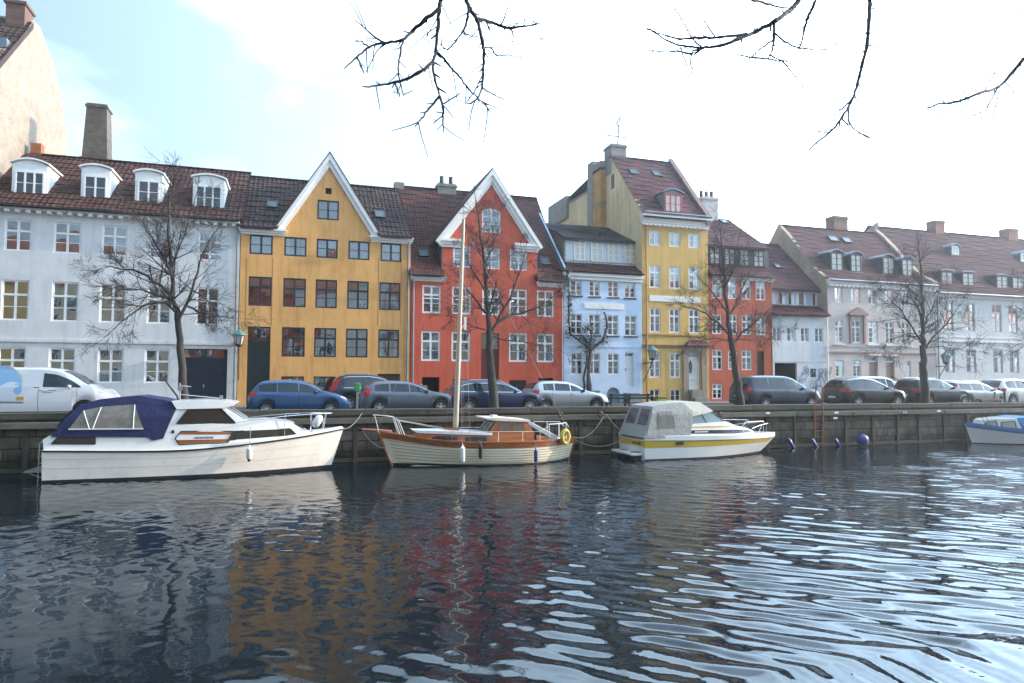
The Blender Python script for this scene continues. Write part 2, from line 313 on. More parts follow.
def water():
    xs = np.concatenate([np.linspace(-600, -30, 40)[:-1], np.linspace(-30, -11, 160)[:-1], np.linspace(-11, 30, 880)[:-1], np.linspace(30, 60, 300)[:-1], np.linspace(60, 600, 40)])
    ys = np.concatenate([np.linspace(.8, 6.8, 16)[:-1], np.linspace(6.8, 17, 230)[:-1], np.linspace(17, 28.2, 170)])
    X, Y = np.meshgrid(xs, ys, indexing='ij'); Z = np.zeros_like(X)
    g = np.random.default_rng(11)
    def noise(sx, sy, k):              # slow amplitude fields
        q = np.zeros_like(X)
        for _ in range(k):
            a, b, p = g.normal(0, 1), g.normal(0, 1), g.uniform(0, 6.3); q += np.sin(a * X / sx + b * Y / sy + p)
        return q / math.sqrt(k / 2)
    env1 = np.clip(1 + .45 * noise(3.5, 2.5, 9), .25, 2); env2 = np.clip(1 + .5 * noise(2.2, 1.6, 9), .2, 2.2)
    right = 1 / (1 + np.exp(-(X - 5.2 - .9 * (Y - 9)) / 1.8))          # the wind gets in on the right, the left lies in the lee
    far = 1 / (1 + np.exp(-(Y - 17) / 2.5))
    for i in range(46):                # short-crested slow ripples everywhere
        lam = math.exp(g.uniform(math.log(.23), math.log(1.0))); th = g.uniform(0, 2 * PI); k = 2 * PI / lam
        sl = .0076 * g.uniform(.6, 1.3); w = (env1 if i % 2 else env2) * (1 - .72 * right)
        Z += w * sl / k * np.sin(k * (math.cos(th) * X + math.sin(th) * Y) + g.uniform(0, 6.3) + .6 * env2)
    for i in range(30):                # long-crested ripples running in from the right
        lam = math.exp(g.uniform(math.log(.27), math.log(.80))); th = PI / 2 - .72 + g.normal(0, .15); k = 2 * PI / lam
        sl = .024 * g.uniform(.6, 1.4)
        Z += (.10 + .90 * right) * (env2 if i % 2 else env1) * sl / k * np.sin(k * (math.cos(th) * X + math.sin(th) * Y) + g.uniform(0, 6.3) + .5 * env1)
    Z *= np.exp(-np.maximum(0, np.abs(X - 15) - 50) / 10)
    nx, ny = len(xs), len(ys)
    me = bpy.data.meshes.new('water'); n = nx * ny
    me.vertices.add(n); me.vertices.foreach_set('co', np.stack([X, Y, Z], -1).astype(np.float32).ravel())
    ii, jj = np.meshgrid(np.arange(nx - 1), np.arange(ny - 1), indexing='ij'); a = (ii * ny + jj).ravel()
    q = np.stack([a, a + ny, a + ny + 1, a + 1], -1).astype(np.int32); nf = len(q)
    me.loops.add(nf * 4); me.loops.foreach_set('vertex_index', q.ravel())
    me.polygons.add(nf); me.polygons.foreach_set('loop_start', np.arange(0, nf * 4, 4, dtype=np.int32)); me.polygons.foreach_set('loop_total', np.full(nf, 4, np.int32))
    me.polygons.foreach_set('use_smooth', np.ones(nf, bool)); me.update(calc_edges=True)
    m, t, b = nodes('canal_water'); N = t.nodes.new; K = t.links.new
    b.inputs['Base Color'].default_value = (.006, .010, .013, 1); b.inputs['Roughness'].default_value = .02; b.inputs['IOR'].default_value = 1.333
    b.inputs['Specular IOR Level'].default_value = .5
    tcn = N('ShaderNodeTexCoord'); mp_ = N('ShaderNodeMapping'); mp_.inputs['Scale'].default_value = (3.2, 6.5, 1); mp_.inputs['Rotation'].default_value = (0, 0, -.3); K(tcn.outputs['Object'], mp_.inputs[0])
    nn = N('ShaderNodeTexNoise'); nn.inputs['Scale'].default_value = 1; nn.inputs['Detail'].default_value = 3; nn.inputs['Roughness'].default_value = .5; K(mp_.outputs[0], nn.inputs['Vector'])
    sp = N('ShaderNodeSeparateXYZ'); K(tcn.outputs['Object'], sp.inputs[0])
    am = N('ShaderNodeMapRange'); am.inputs[1].default_value = 13; am.inputs[2].default_value = 25; am.inputs[3].default_value = .09; am.inputs[4].default_value = .30; K(sp.outputs['Y'], am.inputs[0])
    ax = N('ShaderNodeMapRange'); ax.inputs[1].default_value = 2; ax.inputs[2].default_value = 26; ax.inputs[3].default_value = .5; ax.inputs[4].default_value = 2.2; K(sp.outputs['X'], ax.inputs[0])
    mu = N('ShaderNodeMath'); mu.operation = 'MULTIPLY'; K(am.outputs[0], mu.inputs[0]); K(ax.outputs[0], mu.inputs[1])
    bp = N('ShaderNodeBump'); bp.inputs['Distance'].default_value = .03; K(mu.outputs[0], bp.inputs['Strength']); K(nn.outputs['Fac'], bp.inputs['Height']); K(bp.outputs[0], b.inputs['Normal'])
    me.materials.append(m)
    return tag(link('water', me), kind='structure')
water()

# ------------------------------------------------------------------ far quay wall
def stonewall():
    m, t, b = nodes('quay_ashlar'); N = t.nodes.new; K = t.links.new; b.inputs['Roughness'].default_value = .9; b.inputs['Specular IOR Level'].default_value = .2
    tcn = N('ShaderNodeTexCoord'); sp = N('ShaderNodeSeparateXYZ'); K(tcn.outputs['Object'], sp.inputs[0]); cb = N('ShaderNodeCombineXYZ'); K(sp.outputs['X'], cb.inputs[0]); K(sp.outputs['Z'], cb.inputs[1])
    br = N('ShaderNodeTexBrick'); br.inputs['Scale'].default_value = 1; br.inputs['Brick Width'].default_value = .95; br.inputs['Row Height'].default_value = .42; br.inputs['Mortar Size'].default_value = .025; br.inputs['Mortar Smooth'].default_value = .4
    br.inputs['Color1'].default_value = (.115, .096, .070, 1); br.inputs['Color2'].default_value = (.175, .148, .110, 1); br.inputs['Mortar'].default_value = (.04, .036, .028, 1); K(cb.outputs[0], br.inputs['Vector'])
    n = N('ShaderNodeTexNoise'); n.inputs['Scale'].default_value = 2.2; n.inputs['Detail'].default_value = 9; n.inputs['Roughness'].default_value = .75; K(tcn.outputs['Object'], n.inputs['Vector'])
    r = N('ShaderNodeMapRange'); r.inputs[1].default_value = .3; r.inputs[2].default_value = .7; r.inputs[3].default_value = .45; r.inputs[4].default_value = 1.25; K(n.outputs['Fac'], r.inputs[0])
    mm = N('ShaderNodeMix'); mm.data_type = 'RGBA'; mm.blend_type = 'MULTIPLY'; mm.inputs[0].default_value = 1; K(br.outputs['Color'], mm.inputs[6]); K(r.outputs[0], mm.inputs[7])
    # weed and slime on the tidal strip (a real growth line at the water)
    mp_ = N('ShaderNodeMapping'); mp_.inputs['Scale'].default_value = (2, 2, .5); K(tcn.outputs['Object'], mp_.inputs[0]); n2 = N('ShaderNodeTexNoise'); n2.inputs['Scale'].default_value = 1.5; n2.inputs['Detail'].default_value = 6; K(mp_.outputs[0], n2.inputs['Vector'])
    ad = N('ShaderNodeMath'); ad.operation = 'MULTIPLY_ADD'; ad.inputs[1].default_value = -1.2; K(n2.outputs['Fac'], ad.inputs[0]); K(sp.outputs['Z'], ad.inputs[2])
    st = N('ShaderNodeMapRange'); st.inputs[1].default_value = -.35; st.inputs[2].default_value = .25; st.inputs[3].default_value = .85; st.inputs[4].default_value = 0; K(ad.outputs[0], st.inputs[0])
    m2 = N('ShaderNodeMix'); m2.data_type = 'RGBA'; K(st.outputs[0], m2.inputs[0]); K(mm.outputs[2], m2.inputs[6]); m2.inputs[7].default_value = (.016, .018, .010, 1); K(m2.outputs[2], b.inputs['Base Color'])
    bp = N('ShaderNodeBump'); bp.inputs['Strength'].default_value = .8; bp.inputs['Distance'].default_value = .05; bp.invert = True; K(br.outputs['Fac'], bp.inputs['Height'])
    bp2 = N('ShaderNodeBump'); bp2.inputs['Strength'].default_value = .6; bp2.inputs['Distance'].default_value = .05; K(n.outputs['Fac'], bp2.inputs['Height']); K(bp.outputs[0], bp2.inputs['Normal']); K(bp2.outputs[0], b.inputs['Normal'])
    return m
copm = pm('mossy_coping_timber', (.072, .065, .047), .9, var=.55, vs=1.6, bump=(9, .7, .04), stretch=(.5, 2, 2))
walm = pm('grey_waling_timber', (.135, .120, .092), .9, var=.45, vs=2, bump=(10, .6, .03), stretch=(.4, 2, 2))
quay = thing('quay_wall', 'long weathered stone quay wall with timber beams behind the moored boats', 'quay wall', (0, QY, 0))
b = MB()
b.box(-400, 400, QY + .10, QY + .7, -2, 1.52)
b.build('masonry', stonewall(), quay, quay.location)
b = MB(); x = -40.; r_ = random.Random(3)
while x < 90:
    w = r_.uniform(3.2, 4.6); dz = r_.uniform(-.012, .012); dy = r_.uniform(-.015, .015)
    b.box(x, x + w - .012, QY - .02 + dy, QY + .62, COPZ - .24, COPZ + dz); x += w
b.build('coping', copm, quay, quay.location, bevel=.02)
b = MB(); x = -41.
while x < 90:
    w = r_.uniform(3.6, 5.2); dy = r_.uniform(-.015, .015)
    b.box(x, x + w - .015, QY - .10 + dy, QY + .3, COPZ - .56, COPZ - .33); x += w
b.build('waling_beam', walm, quay, quay.location, bevel=.02)
b = MB().box(-400, 400, QY + .06, QY + .5, COPZ - .34, COPZ - .2).build('packing_board', M['algae'], quay, quay.location)
b = MB().box(-400, 400, QY + .02, QY + .4, .02, .16).build('footing_ledge', M['algae'], quay, quay.location)
pile0 = None
for i in range(44):
    x = -17 + i * 1.62 + r_.uniform(-.12, .12)
    if pile0 is None:
        pile0 = MB().box(-.085, .085, QY + .01, QY + .14, -1.2, COPZ - .56).build('pile', M['algae'], quay, quay.location, bevel=.02); pile0.location.x = x
    else:
        c = pile0.copy(); COL.objects.link(c); c.parent = quay; c.location.x = x
for x, z in ((836.5, 412.6), (835.5, 418), (905, 412.5), (939, 411), (768, 413)):
    p = at(x, z, QY - .12); MB().box(p.x - .12, p.x + .12, QY - .125, QY - .102, p.z - .045, p.z + .045).build('marker_plate', M['white'], quay, quay.location)
for x in (560, 690, 854, 600, 720, 905, 970):
    p = at(x, 413, QY - .1); MB().lathe([(.10, -.02), (.13, 0), (.10, .02)], (p.x, QY - .14, p.z - .06), 'y', 14, cap=False).build('mooring_ring', M['iron'], quay, quay.location)

# ------------------------------------------------------------------ the sunlit row on the near bank, behind the viewer (seen in the window panes)
def near_row():
    cols = [((.36, .085, .045), 'dark red brick'), ((.68, .44, .17), 'ochre yellow'), ((.64, .50, .34), 'pale yellow'), ((.36, .09, .05), 'orange brick'), ((.62, .58, .50), 'cream'), ((.46, .30, .11), 'mustard'), ((.34, .09, .05), 'brown brick'), ((.56, .42, .2), 'straw yellow')]
    x = -62; r = random.Random(5); wmesh = None
    rm = pm('near_row_tiles', (.24, .085, .045), .85, var=.3)
    cols = cols[:4] + [((.55, .52, .47), 'cream'), ((.42, .33, .20), 'mustard'), ((.40, .36, .32), 'stone grey'), ((.5, .46, .4), 'straw yellow')]
    cols += [((.40, .36, .33), 'pale grey'), ((.46, .42, .38), 'beige'), ((.36, .33, .31), 'grey'), ((.44, .41, .38), 'sand'), ((.40, .38, .36), 'light grey')]
    for i in range(13):
        w = 15 + r.uniform(-2, 3); h = 12.6 + r.uniform(-1.0, 1.2); c, nm = cols[i]
        t = thing('house', nm + (' house' if i < 8 else ' far house') + ' on the near bank behind the viewer', 'house', (x + w / 2, -16, RZ), 0, 'houses on the near bank')
        MB().box(x, x + w - .02, -26, -16, RZ, RZ + h).build('wall', plaster('near_wall_%d' % i, c), t, t.location)
        a, b2, c2 = (-15.7, RZ + h), (-21, RZ + h + 4.2), (-26.3, RZ + h)
        MB().prism([a, b2, c2], lambda u, v: (x, u, v), lambda u, v: (x + w - .02, u, v)).build('roof', rm, t, t.location)
        n = int(w / 3.2)
        for f in range(4):
            for k in range(n):
                lx = x + (k + .5) * w / n - t.location.x; lz = 1.0 + f * 2.75
                if wmesh is None:
                    wo = MB().box(-.6, .6, 0, .05, 0, 1.6).build('window', M['sky_glass'], t); wmesh = wo.data
                    fr = MB()
                    for q in (-.62, 0, .62): fr.box(q - .05, q + .05, .03, .08, -.05, 1.65)
                    for q in (0, 1.05, 1.6): fr.box(-.66, .66, .035, .075, q - .05, q + .05)
                    fo = fr.build('frame', M['white'], wo); fmesh = fo.data
                else:
                    wo = link('window', wmesh, t); fo = link('frame', fmesh, wo)
                wo.location = (lx, 0.01, lz)
        x += w
near_row()
# ================================================================== house kit
def rect(x0, x1, z0, z1): return [(x0, z0), (x1, z0), (x1, z1), (x0, z1)]
def arch(x0, x1, z0, z1, rise, n=8):
    pts = [(x0, z0), (x1, z0)]; w = (x1 - x0) / 2; cx = (x0 + x1) / 2
    for i in range(n + 1):
        a = PI * i / n; pts.append((cx + w * math.cos(a), z1 - rise + rise * math.sin(a)))
    return pts
class House:
    """front at Y = FY; collects openings, then cuts them out of the front wall"""
    def __init__(s, name, label, x0, x1, mat, frame, rev=.16):
        s.x0, s.x1, s.mat, s.frame, s.rev = x0, x1, mat, frame, rev
        s.t = thing(name, label, 'house', ((x0 + x1) / 2, FY, PZ)); s.org = s.t.location
        s.holes = []; s.outline = None; s.r = random.Random(int(abs(x0) * 97) + 5); s.wcache = {}
    def part(s, mb, name, mat, parent=None, **k): return mb.build(name, mat, parent or s.t, s.org, **k)
    def wall(s, ztop, depth=9.5, gable=None, zb=None):
        zb = PZ - .3 if zb is None else zb
        out_ = [(s.x0, zb), (s.x1, zb), (s.x1, ztop)] + (gable or []) + [(s.x0, ztop)]
        m = MB(); m.poly(out_, lambda u, v: (u, FY, v), s.holes)
        for h in s.holes:
            n = len(h)
            for i in range(n):
                a, c = h[i], h[(i + 1) % n]; m.quad((a[0], FY, a[1]), (c[0], FY, c[1]), (c[0], FY + s.rev, c[1]), (a[0], FY + s.rev, a[1]))
        e = .004
        for x in (s.x0, s.x1): m.quad((x, FY, zb), (x, FY + depth, zb), (x, FY + depth, ztop), (x, FY, ztop))
        m.quad((s.x0, FY + depth, zb), (s.x1, FY + depth, zb), (s.x1, FY + depth, ztop), (s.x0, FY + depth, ztop))
        return s.part(m, 'wall', s.mat)
    def window(s, x0, x1, z0, z1, st, curtain=True, rise=0, fr=None, inset=.05, glass=None):
        """st: cols, transom (fraction from below or None), lower/upper glazing bars, ring, mullion"""
        w, h = round(x1 - x0, 2), round(z1 - z0, 2); cx = (x0 + x1) / 2; x0, x1 = cx - w / 2, cx + w / 2; z1 = z0 + h
        s.holes.append(arch(x0, x1, z0, z1, rise) if rise else rect(x0, x1, z0, z1))
        fr = fr or s.frame; key = (w, h, str(st), rise, fr.name)
        cols, tr, lo, hi, ring, mul = st
        if key not in s.wcache:
            m = MB(); f0, f1 = 0, .07
            m.box(0, ring, f0, f1, 0, h - rise); m.box(w - ring, w, f0, f1, 0, h - rise); m.box(ring, w - ring, f0, f1, 0, ring)
            if rise:
                A, B = arch(0, w, 0, h, rise)[2:], arch(ring, w - ring, 0, h - ring, max(.05, rise - ring * .5))[2:]
                for i in range(len(A) - 1): m.hexa([(*p[:1], f0, p[1]) for p in (B[i], A[i])] + [(A[i][0], f1, A[i][1]), (B[i][0], f1, B[i][1])] + [(*p[:1], f0, p[1]) for p in (B[i + 1], A[i + 1])] + [(A[i + 1][0], f1, A[i + 1][1]), (B[i + 1][0], f1, B[i + 1][1])])
            else: m.box(ring, w - ring, f0, f1, h - ring, h)
            for i in range(1, cols):
                x = w * i / cols; m.box(x - mul / 2, x + mul / 2, f0 + .004, f1 - .004, ring, h - ring * (1 if not rise else .7))
            zt = h * tr if tr else None
            if tr: m.box(ring, w - ring, f0 - .012, f1 - .008, zt - mul / 2, zt + mul / 2)
            zl = zt if tr else h - ring
            for i in range(1, lo + 1):
                z = ring + (zl - ring) * i / (lo + 1); m.box(ring, w - ring, f0 + .015, f1 - .02, z - .016, z + .016)
            if tr and hi:
                for i in range(1, hi + 1):
                    z = zt + (h - zt) * i / (hi + 1); m.box(ring, w - ring, f0 + .015, f1 - .02, z - .016, z + .016)
            fo = m.build('window', fr, s.t)
            g = MB()
            p = arch(ring * .6, w - ring * .6, ring * .6, h - ring * .6, rise) if rise else rect(ring * .6, w - ring * .6, ring * .6, h - ring * .6)
            
            if rise: g.poly(p, lambda u, v: (u, .035, v))
            else:
                zs_ = [ring * .6] + ([zt] if tr else []) + [h - ring * .6]; xs_ = [lerp(ring * .6, w - ring * .6, i / cols) for i in range(cols + 1)]; jt = lambda: .035 + s.r.uniform(-.006, .006)
                for i in range(cols):
                    for j in range(len(zs_) - 1):
                        a, c, e = jt(), jt(), jt(); g.quad((xs_[i], a, zs_[j]), (xs_[i + 1], c, zs_[j]), (xs_[i + 1], c + e - a, zs_[j + 1]), (xs_[i], e, zs_[j + 1]))
            go = g.build('pane', glass or M['glass'], fo)
            s.wcache[key] = (fo.data, go.data)
        else:
            a, b_ = s.wcache[key]; fo = link('window', a, s.t); go = link('pane', b_, fo)
        fo.location = (x0 - s.org.x, inset, z0 - s.org.z)
        go.rotation_euler = (s.r.uniform(-.006, .006), 0, s.r.uniform(-.008, .008))
        q = s.r.random()
        if curtain and q < .45:
            m = MB(); y = .22
            def fold(xa, xb, za, zb_, k):
                n = max(4, int((xb - xa) / .03)); m.grid(lambda i, j: (lerp(xa, xb, i / n), y + .025 * math.sin(i * 1.9 + k), lerp(za, zb_, j)), n + 1, 2)
            if q < .22:
                fold(.04, w * s.r.uniform(.16, .3), .03, h - .03, 1); fold(w * s.r.uniform(.7, .84), w - .04, .03, h - .03, 2)
            elif q < .34: fold(.04, w - .04, .03, h * s.r.uniform(.3, .5), 0)
            else: fold(.04, w - .04, h * s.r.uniform(.35, .7), h - .02, 3)
            m.build('curtain', M['blind'] if s.r.random() < .3 else M['curtain'], fo, smooth=True)
        return fo
    def row(s, xs, yt, yb, st, **k):
        """xs: pixel spans; yt/yb: (px, py) where top and bottom were measured"""
        z1, z0 = fz(*yt), fz(*yb); ym = (yt[1] + yb[1]) / 2
        skip = k.pop('sill', None); res = []
        for a, b_ in xs:
            X0, X1 = fx(a, ym), fx(b_, ym); res.append((X0, X1, z0, z1)); s.window(X0, X1, z0, z1, st, **k)
            if skip: s.part(MB().box(X0 - .06, X1 + .06, FY - .07, FY + .03, z0 - .09, z0 - .01), 'window_sill', skip)
        return res
    def hole_box(s, x0, x1, z0, z1, depth, mat, name='recess'):
        """an opening with its own lining"""
        s.holes.append(rect(x0, x1, z0, z1)); m = MB(); y0, y1 = FY + s.rev - .005, FY + depth
        m.quad((x0, y1, z0), (x1, y1, z0), (x1, y1, z1), (x0, y1, z1))
        for x in (x0, x1): m.quad((x, y0, z0), (x, y1, z0), (x, y1, z1), (x, y0, z1))
        for z in (z0, z1): m.quad((x0, y0, z), (x1, y0, z), (x1, y1, z), (x0, y1, z))
        return s.part(m, name, mat)
    def door(s, x0, x1, z0, z1, mat, leaf=1, panels=3, transom=None, glassmat_=None, inset=.1, frame=None):
        s.holes.append(rect(x0, x1, z0, z1)); m = MB(); y = FY + inset; zt = transom or z1
        m.box(x0, x1, y + .03, y + .07, z0, zt)
        w = (x1 - x0) / leaf
        for l in range(leaf):
            a, c = x0 + l * w, x0 + (l + 1) * w
            m.box(a, a + .09, y, y + .035, z0, zt); m.box(c - .09, c, y, y + .035, z0, zt)
            for k in range(panels + 1):
                z = lerp(z0 + .04, zt - .04, k / panels); m.box(a + .09, c - .09, y + .004, y + .034, z - .05, z + .05)
        d = s.part(m, 'door', mat)
        hx = x0 + (w - .05 if leaf == 2 else .07); s.part(MB().box(hx - .02, hx + .02, y - .05, y + .002, z0 + 1.0, z0 + 1.16), 'handle', M['galv'], d)
        if transom:
            f = MB(); f.box(x0, x1, y - .01, y + .06, zt - .03, zt + .06); f.box(x0, x1, y, y + .05, z1 - .05, z1); f.box(x0, x0 + .05, y, y + .05, zt + .06, z1 - .05); f.box(x1 - .05, x1, y, y + .05, zt + .06, z1 - .05)
            tw = s.part(f, 'transom_window', frame or mat)
            s.part(MB().quad((x0 + .04, y + .03, zt + .05), (x1 - .04, y + .03, zt + .05), (x1 - .04, y + .03, z1 - .04), (x0 + .04, y + .03, z1 - .04)), 'pane', glassmat_ or M['glass'], tw)
        return d
    def cornice(s, x0, x1, z0, z1, steps=3, proj=.28, mat=None, dentils=0, name='cornice'):
        m = MB()
        for k in range(steps):
            a, c = lerp(z0, z1, k / steps), lerp(z0, z1, (k + 1) / steps); p = proj * (k + 1) / steps
            m.box(x0 - (p * .3 if k else 0), x1 + (p * .3 if k else 0), FY - p, FY + .01, a, c - .001)
        if dentils:
            n = int((x1 - x0) / dentils)
            for i in range(n):
                x = x0 + (i + .5) * (x1 - x0) / n; m.box(x - dentils * .22, x + dentils * .22, FY - proj * .8, FY, z0 - .10, z0 - .002)
        return s.part(m, name, mat or M['whitetrim'])
    def band(s, x0, x1, z0, z1, proj, mat, name='string_course'): return s.part(MB().box(x0, x1, FY - proj, FY + .01, z0, z1), name, mat)
    def pipe(s, x, z0, z1, mat=None, r=.05, y=-.09):
        m = MB().tube([(x, FY + y, z1), (x, FY + y, z0)], r, 8)
        for k in range(4):
            z = lerp(z0 + .3, z1 - .3, k / 3); m.box(x - r * 1.4, x + r * 1.4, FY + y - .02, FY, z - .02, z + .02)
        return s.part(m, 'downpipe', mat or M['zinc'], smooth=True)
def prof_fn(prof):
    ls = [0]
    for a, c in zip(prof, prof[1:]): ls.append(ls[-1] + math.hypot(c[0] - a[0], c[1] - a[1]))
    def P(d):
        d = min(max(d, 0), ls[-1])
        for k in range(len(prof) - 1):
            if d <= ls[k + 1] + 1e-9:
                t = (d - ls[k]) / (ls[k + 1] - ls[k]); a, c = prof[k], prof[k + 1]; dy, dz = c[0] - a[0], c[1] - a[1]; n = math.hypot(dy, dz)
                return a[0] + dy * t, a[1] + dz * t, -dz / n, dy / n
    return P, ls[-1]
def tile_roof(prof, xl, xr, tile=.23, row=.34, amp=.022, seg=4, flat=False):
    """real pantile relief: prof = [(Y, z)] from the eave up; xl / xr = functions of the height fraction"""
    P, Ln = prof_fn(prof); m = MB(); m.uv = []; fl = xl if callable(xl) else (lambda t: xl); fr_ = xr if callable(xr) else (lambda t: xr)
    X0 = min(fl(0), fl(1)); X1 = max(fr_(0), fr_(1)); nc = max(2, int((X1 - X0) / tile)); nr = max(2, int(Ln / row)); ns = nc * seg
    sgn = 1 if prof[-1][0] > prof[0][0] else -1
    for r in range(nr):
        d0, d1 = Ln * r / nr, Ln * (r + 1) / nr; o = len(m.v)
        for d, lift in ((d0, .034 if amp > .012 else .018), (d1 + .03, .006)):
            y, z, ny, nz_ = P(d); ny *= sgn; nz_ *= sgn; t = min(d / Ln, 1)
            a, c = fl(t), fr_(t)
            for i in range(ns + 1):
                x = min(max(X0 + (X1 - X0) * i / ns, a), c); q = i % seg / seg
                h = lift + (0 if flat else amp * (math.cos(2 * PI * q) * .8 + .5 * math.cos(4 * PI * q + .8))) + .012 * math.sin((i // seg) * 12.9898 + r * 78.233) + .045 * math.sin(x * .55 + d * .4) * math.sin(PI * t)
                m.v.append((x, y + ny * h, z + nz_ * h))
        # riser at the lower edge of the course
        y, z, ny, nz_ = P(d0); ny *= sgn; nz_ *= sgn; t = d0 / Ln; a, c = fl(t), fr_(t)
        for i in range(ns + 1):
            x = min(max(X0 + (X1 - X0) * i / ns, a), c); m.v.append((x, y, z))
        for i in range(ns):
            m.f.append((o + i, o + i + 1, o + ns + 1 + i + 1, o + ns + 1 + i)); m.uv.append(((i // seg) * .37 + .01, r * .53))
            k = o + 2 * (ns + 1); m.f.append((k + i, k + i + 1, o + i + 1, o + i)); m.uv.append(((i // seg) * .37 + .01, r * .53))
    return m
def add_uv(m, n0):
    while len(m.uv) < len(m.f): m.uv.append((.3, .7))
def roof(h, prof, xl, xr, mat, back=None, thick=.12, caps=True, bx=None, **k):
    m = tile_roof(prof, xl, xr, **k); fl = xl if callable(xl) else (lambda t: xl); fr_ = xr if callable(xr) else (lambda t: xr)
    # boards under the tiles and the rear slope
    for i in range(len(prof) - 1):
        (y0, z0), (y1, z1) = prof[i], prof[i + 1]; t0, t1 = i / (len(prof) - 1), (i + 1) / (len(prof) - 1)
        m.quad((fl(t0), y0, z0 - thick * .4), (fr_(t0), y0, z0 - thick * .4), (fr_(t1), y1, z1 - thick * .4), (fl(t1), y1, z1 - thick * .4))
    yr, zr = prof[-1]; by, bz = back or (2 * yr - prof[0][0], prof[0][1])
    B_ = bx or (fl(1), fr_(1), fr_(0), fl(0)); m.quad((B_[0], yr, zr + .01), (B_[1], yr, zr + .01), (B_[2], by, bz), (B_[3], by, bz))
    if caps:   # gable ends under the tiles
        for f in (fl, fr_):
            pts = [(f(i / (len(prof) - 1)), p[0], p[1] - .03) for i, p in enumerate(prof)] + [(f(0), by, bz)]
            o = len(m.v); m.v += pts; m.f.append(tuple(range(o, o + len(pts))))
    # ridge tiles
    n = int((fr_(1) - fl(1)) / .4)
    for i in range(n):
        a = lerp(fl(1), fr_(1), i / n); c = lerp(fl(1), fr_(1), (i + 1) / n)
        for s0, s1 in ((-.14, 0), (0, .14)):
            m.quad((a, yr + s0, zr + (.03 if s0 < 0 else .10)), (c + .03, yr + s0, zr + (.04 if s0 < 0 else .11)), (c + .03, yr + s1, zr + (.11 if s0 < 0 else .04)), (a, yr + s1, zr + (.10 if s0 < 0 else .03)))
    add_uv(m, 0)
    return h.part(m, 'roof', mat)
def gutter(h, x0, x1, y, z, mat=None): return h.part(MB().tube([(x0, y, z), (x1, y, z)], .065, 8), 'gutter', mat or M['zinc'], smooth=True)
def on_roof(prof, X, z):
    P, Ln = prof_fn(prof); lo, hi = 0, Ln
    for _ in range(40):
        md = (lo + hi) / 2
        if P(md)[1] < z: lo = md
        else: hi = md
    return P(lo)
def px_on_roof(prof, px, py):
    """where the ray through a picture point meets the roof slope"""
    best = None
    for k in range(len(prof) - 1):
        (y0, z0), (y1, z1) = prof[k], prof[k + 1]; d = ray(px, py)
        # z = z0 + (y-y0)*m ; point = cam + d*s
        sl = (z1 - z0) / (y1 - y0); s_ = (z0 - y0 * sl - CAMZ) / (d.z - d.y * sl); p = Vector((0, 0, CAMZ)) + d * s_
        if k == len(prof) - 2 or p.y <= y1: return p
def skylight(h, rf, prof, x0, y0, x1, y1):
    a = px_on_roof(prof, (x0 + x1) / 2, y1); c = px_on_roof(prof, (x0 + x1) / 2, y0)
    xa = px_on_roof(prof, x0, (y0 + y1) / 2).x; xb = px_on_roof(prof, x1, (y0 + y1) / 2).x
    d = (c - a); d.x = 0; L_ = d.length; d.normalize(); n = Vector((0, -d.z, d.y)); a.x = xa
    e = Vector((1, 0, 0)); w = max(.45, xb - xa); L_ = max(L_, .5); a = a + n * .03
    fr = MB(); q = .06
    def bx(u0, u1, v0, v1, h0, h1): fr.hexa([a + e * u + d * v + n * k for k in (h0, h1) for u, v in ((u0, v0), (u1, v0), (u1, v1), (u0, v1))])
    bx(0, q, 0, L_, 0, .09); bx(w - q, w, 0, L_, 0, .09); bx(q, w - q, 0, q, 0, .09); bx(q, w - q, L_ - q, L_, 0, .09)
    o = h.part(fr, 'skylight', M['blackpaint'], rf if False else None)
    g = MB().quad(*[a + e * u + d * v + n * .07 for u, v in ((q, q), (w - q, q), (w - q, L_ - q), (q, L_ - q))])
    h.part(g, 'pane', M['roofglass'], o)
def chimney(h, x0, x1, y0, y1, z0, z1, mat, rf=None, cap=True, taper=0, pots=0, capm=None):
    m = MB(); cx, cy = (x0 + x1) / 2, (y0 + y1) / 2; hx, hy = (x1 - x0) / 2, (y1 - y0) / 2; k = 1 - taper
    m.hexa([(cx + a * hx, cy + b_ * hy, z0) for a, b_ in ((-1, -1), (1, -1), (1, 1), (-1, 1))] + [(cx + a * hx * k, cy + b_ * hy * k, z1) for a, b_ in ((-1, -1), (1, -1), (1, 1), (-1, 1))])
    if cap: m.box(cx - hx * k - .07, cx + hx * k + .07, cy - hy * k - .07, cy + hy * k + .07, z1 - .22, z1 - .10)
    if taper: m.box(x0 - .06, x1 + .06, y0 - .06, y1 + .06, z0 + .55, z0 + .75)
    m.box(cx - hx * k + .12, cx + hx * k - .12, cy - hy * k + .12, cy + hy * k - .12, z1, z1 + .03)
    o = h.part(m, 'chimney', mat, rf)
    for i in range(pots):
        x = lerp(x0, x1, (i + .5) / pots); h.part(MB().lathe([(.13, z1), (.15, z1 + .1), (.13, z1 + .45), (.16, z1 + .5)], (x, cy, 0), 'z', 12), 'chimney_pot', M['blackpaint'], None)
    return o
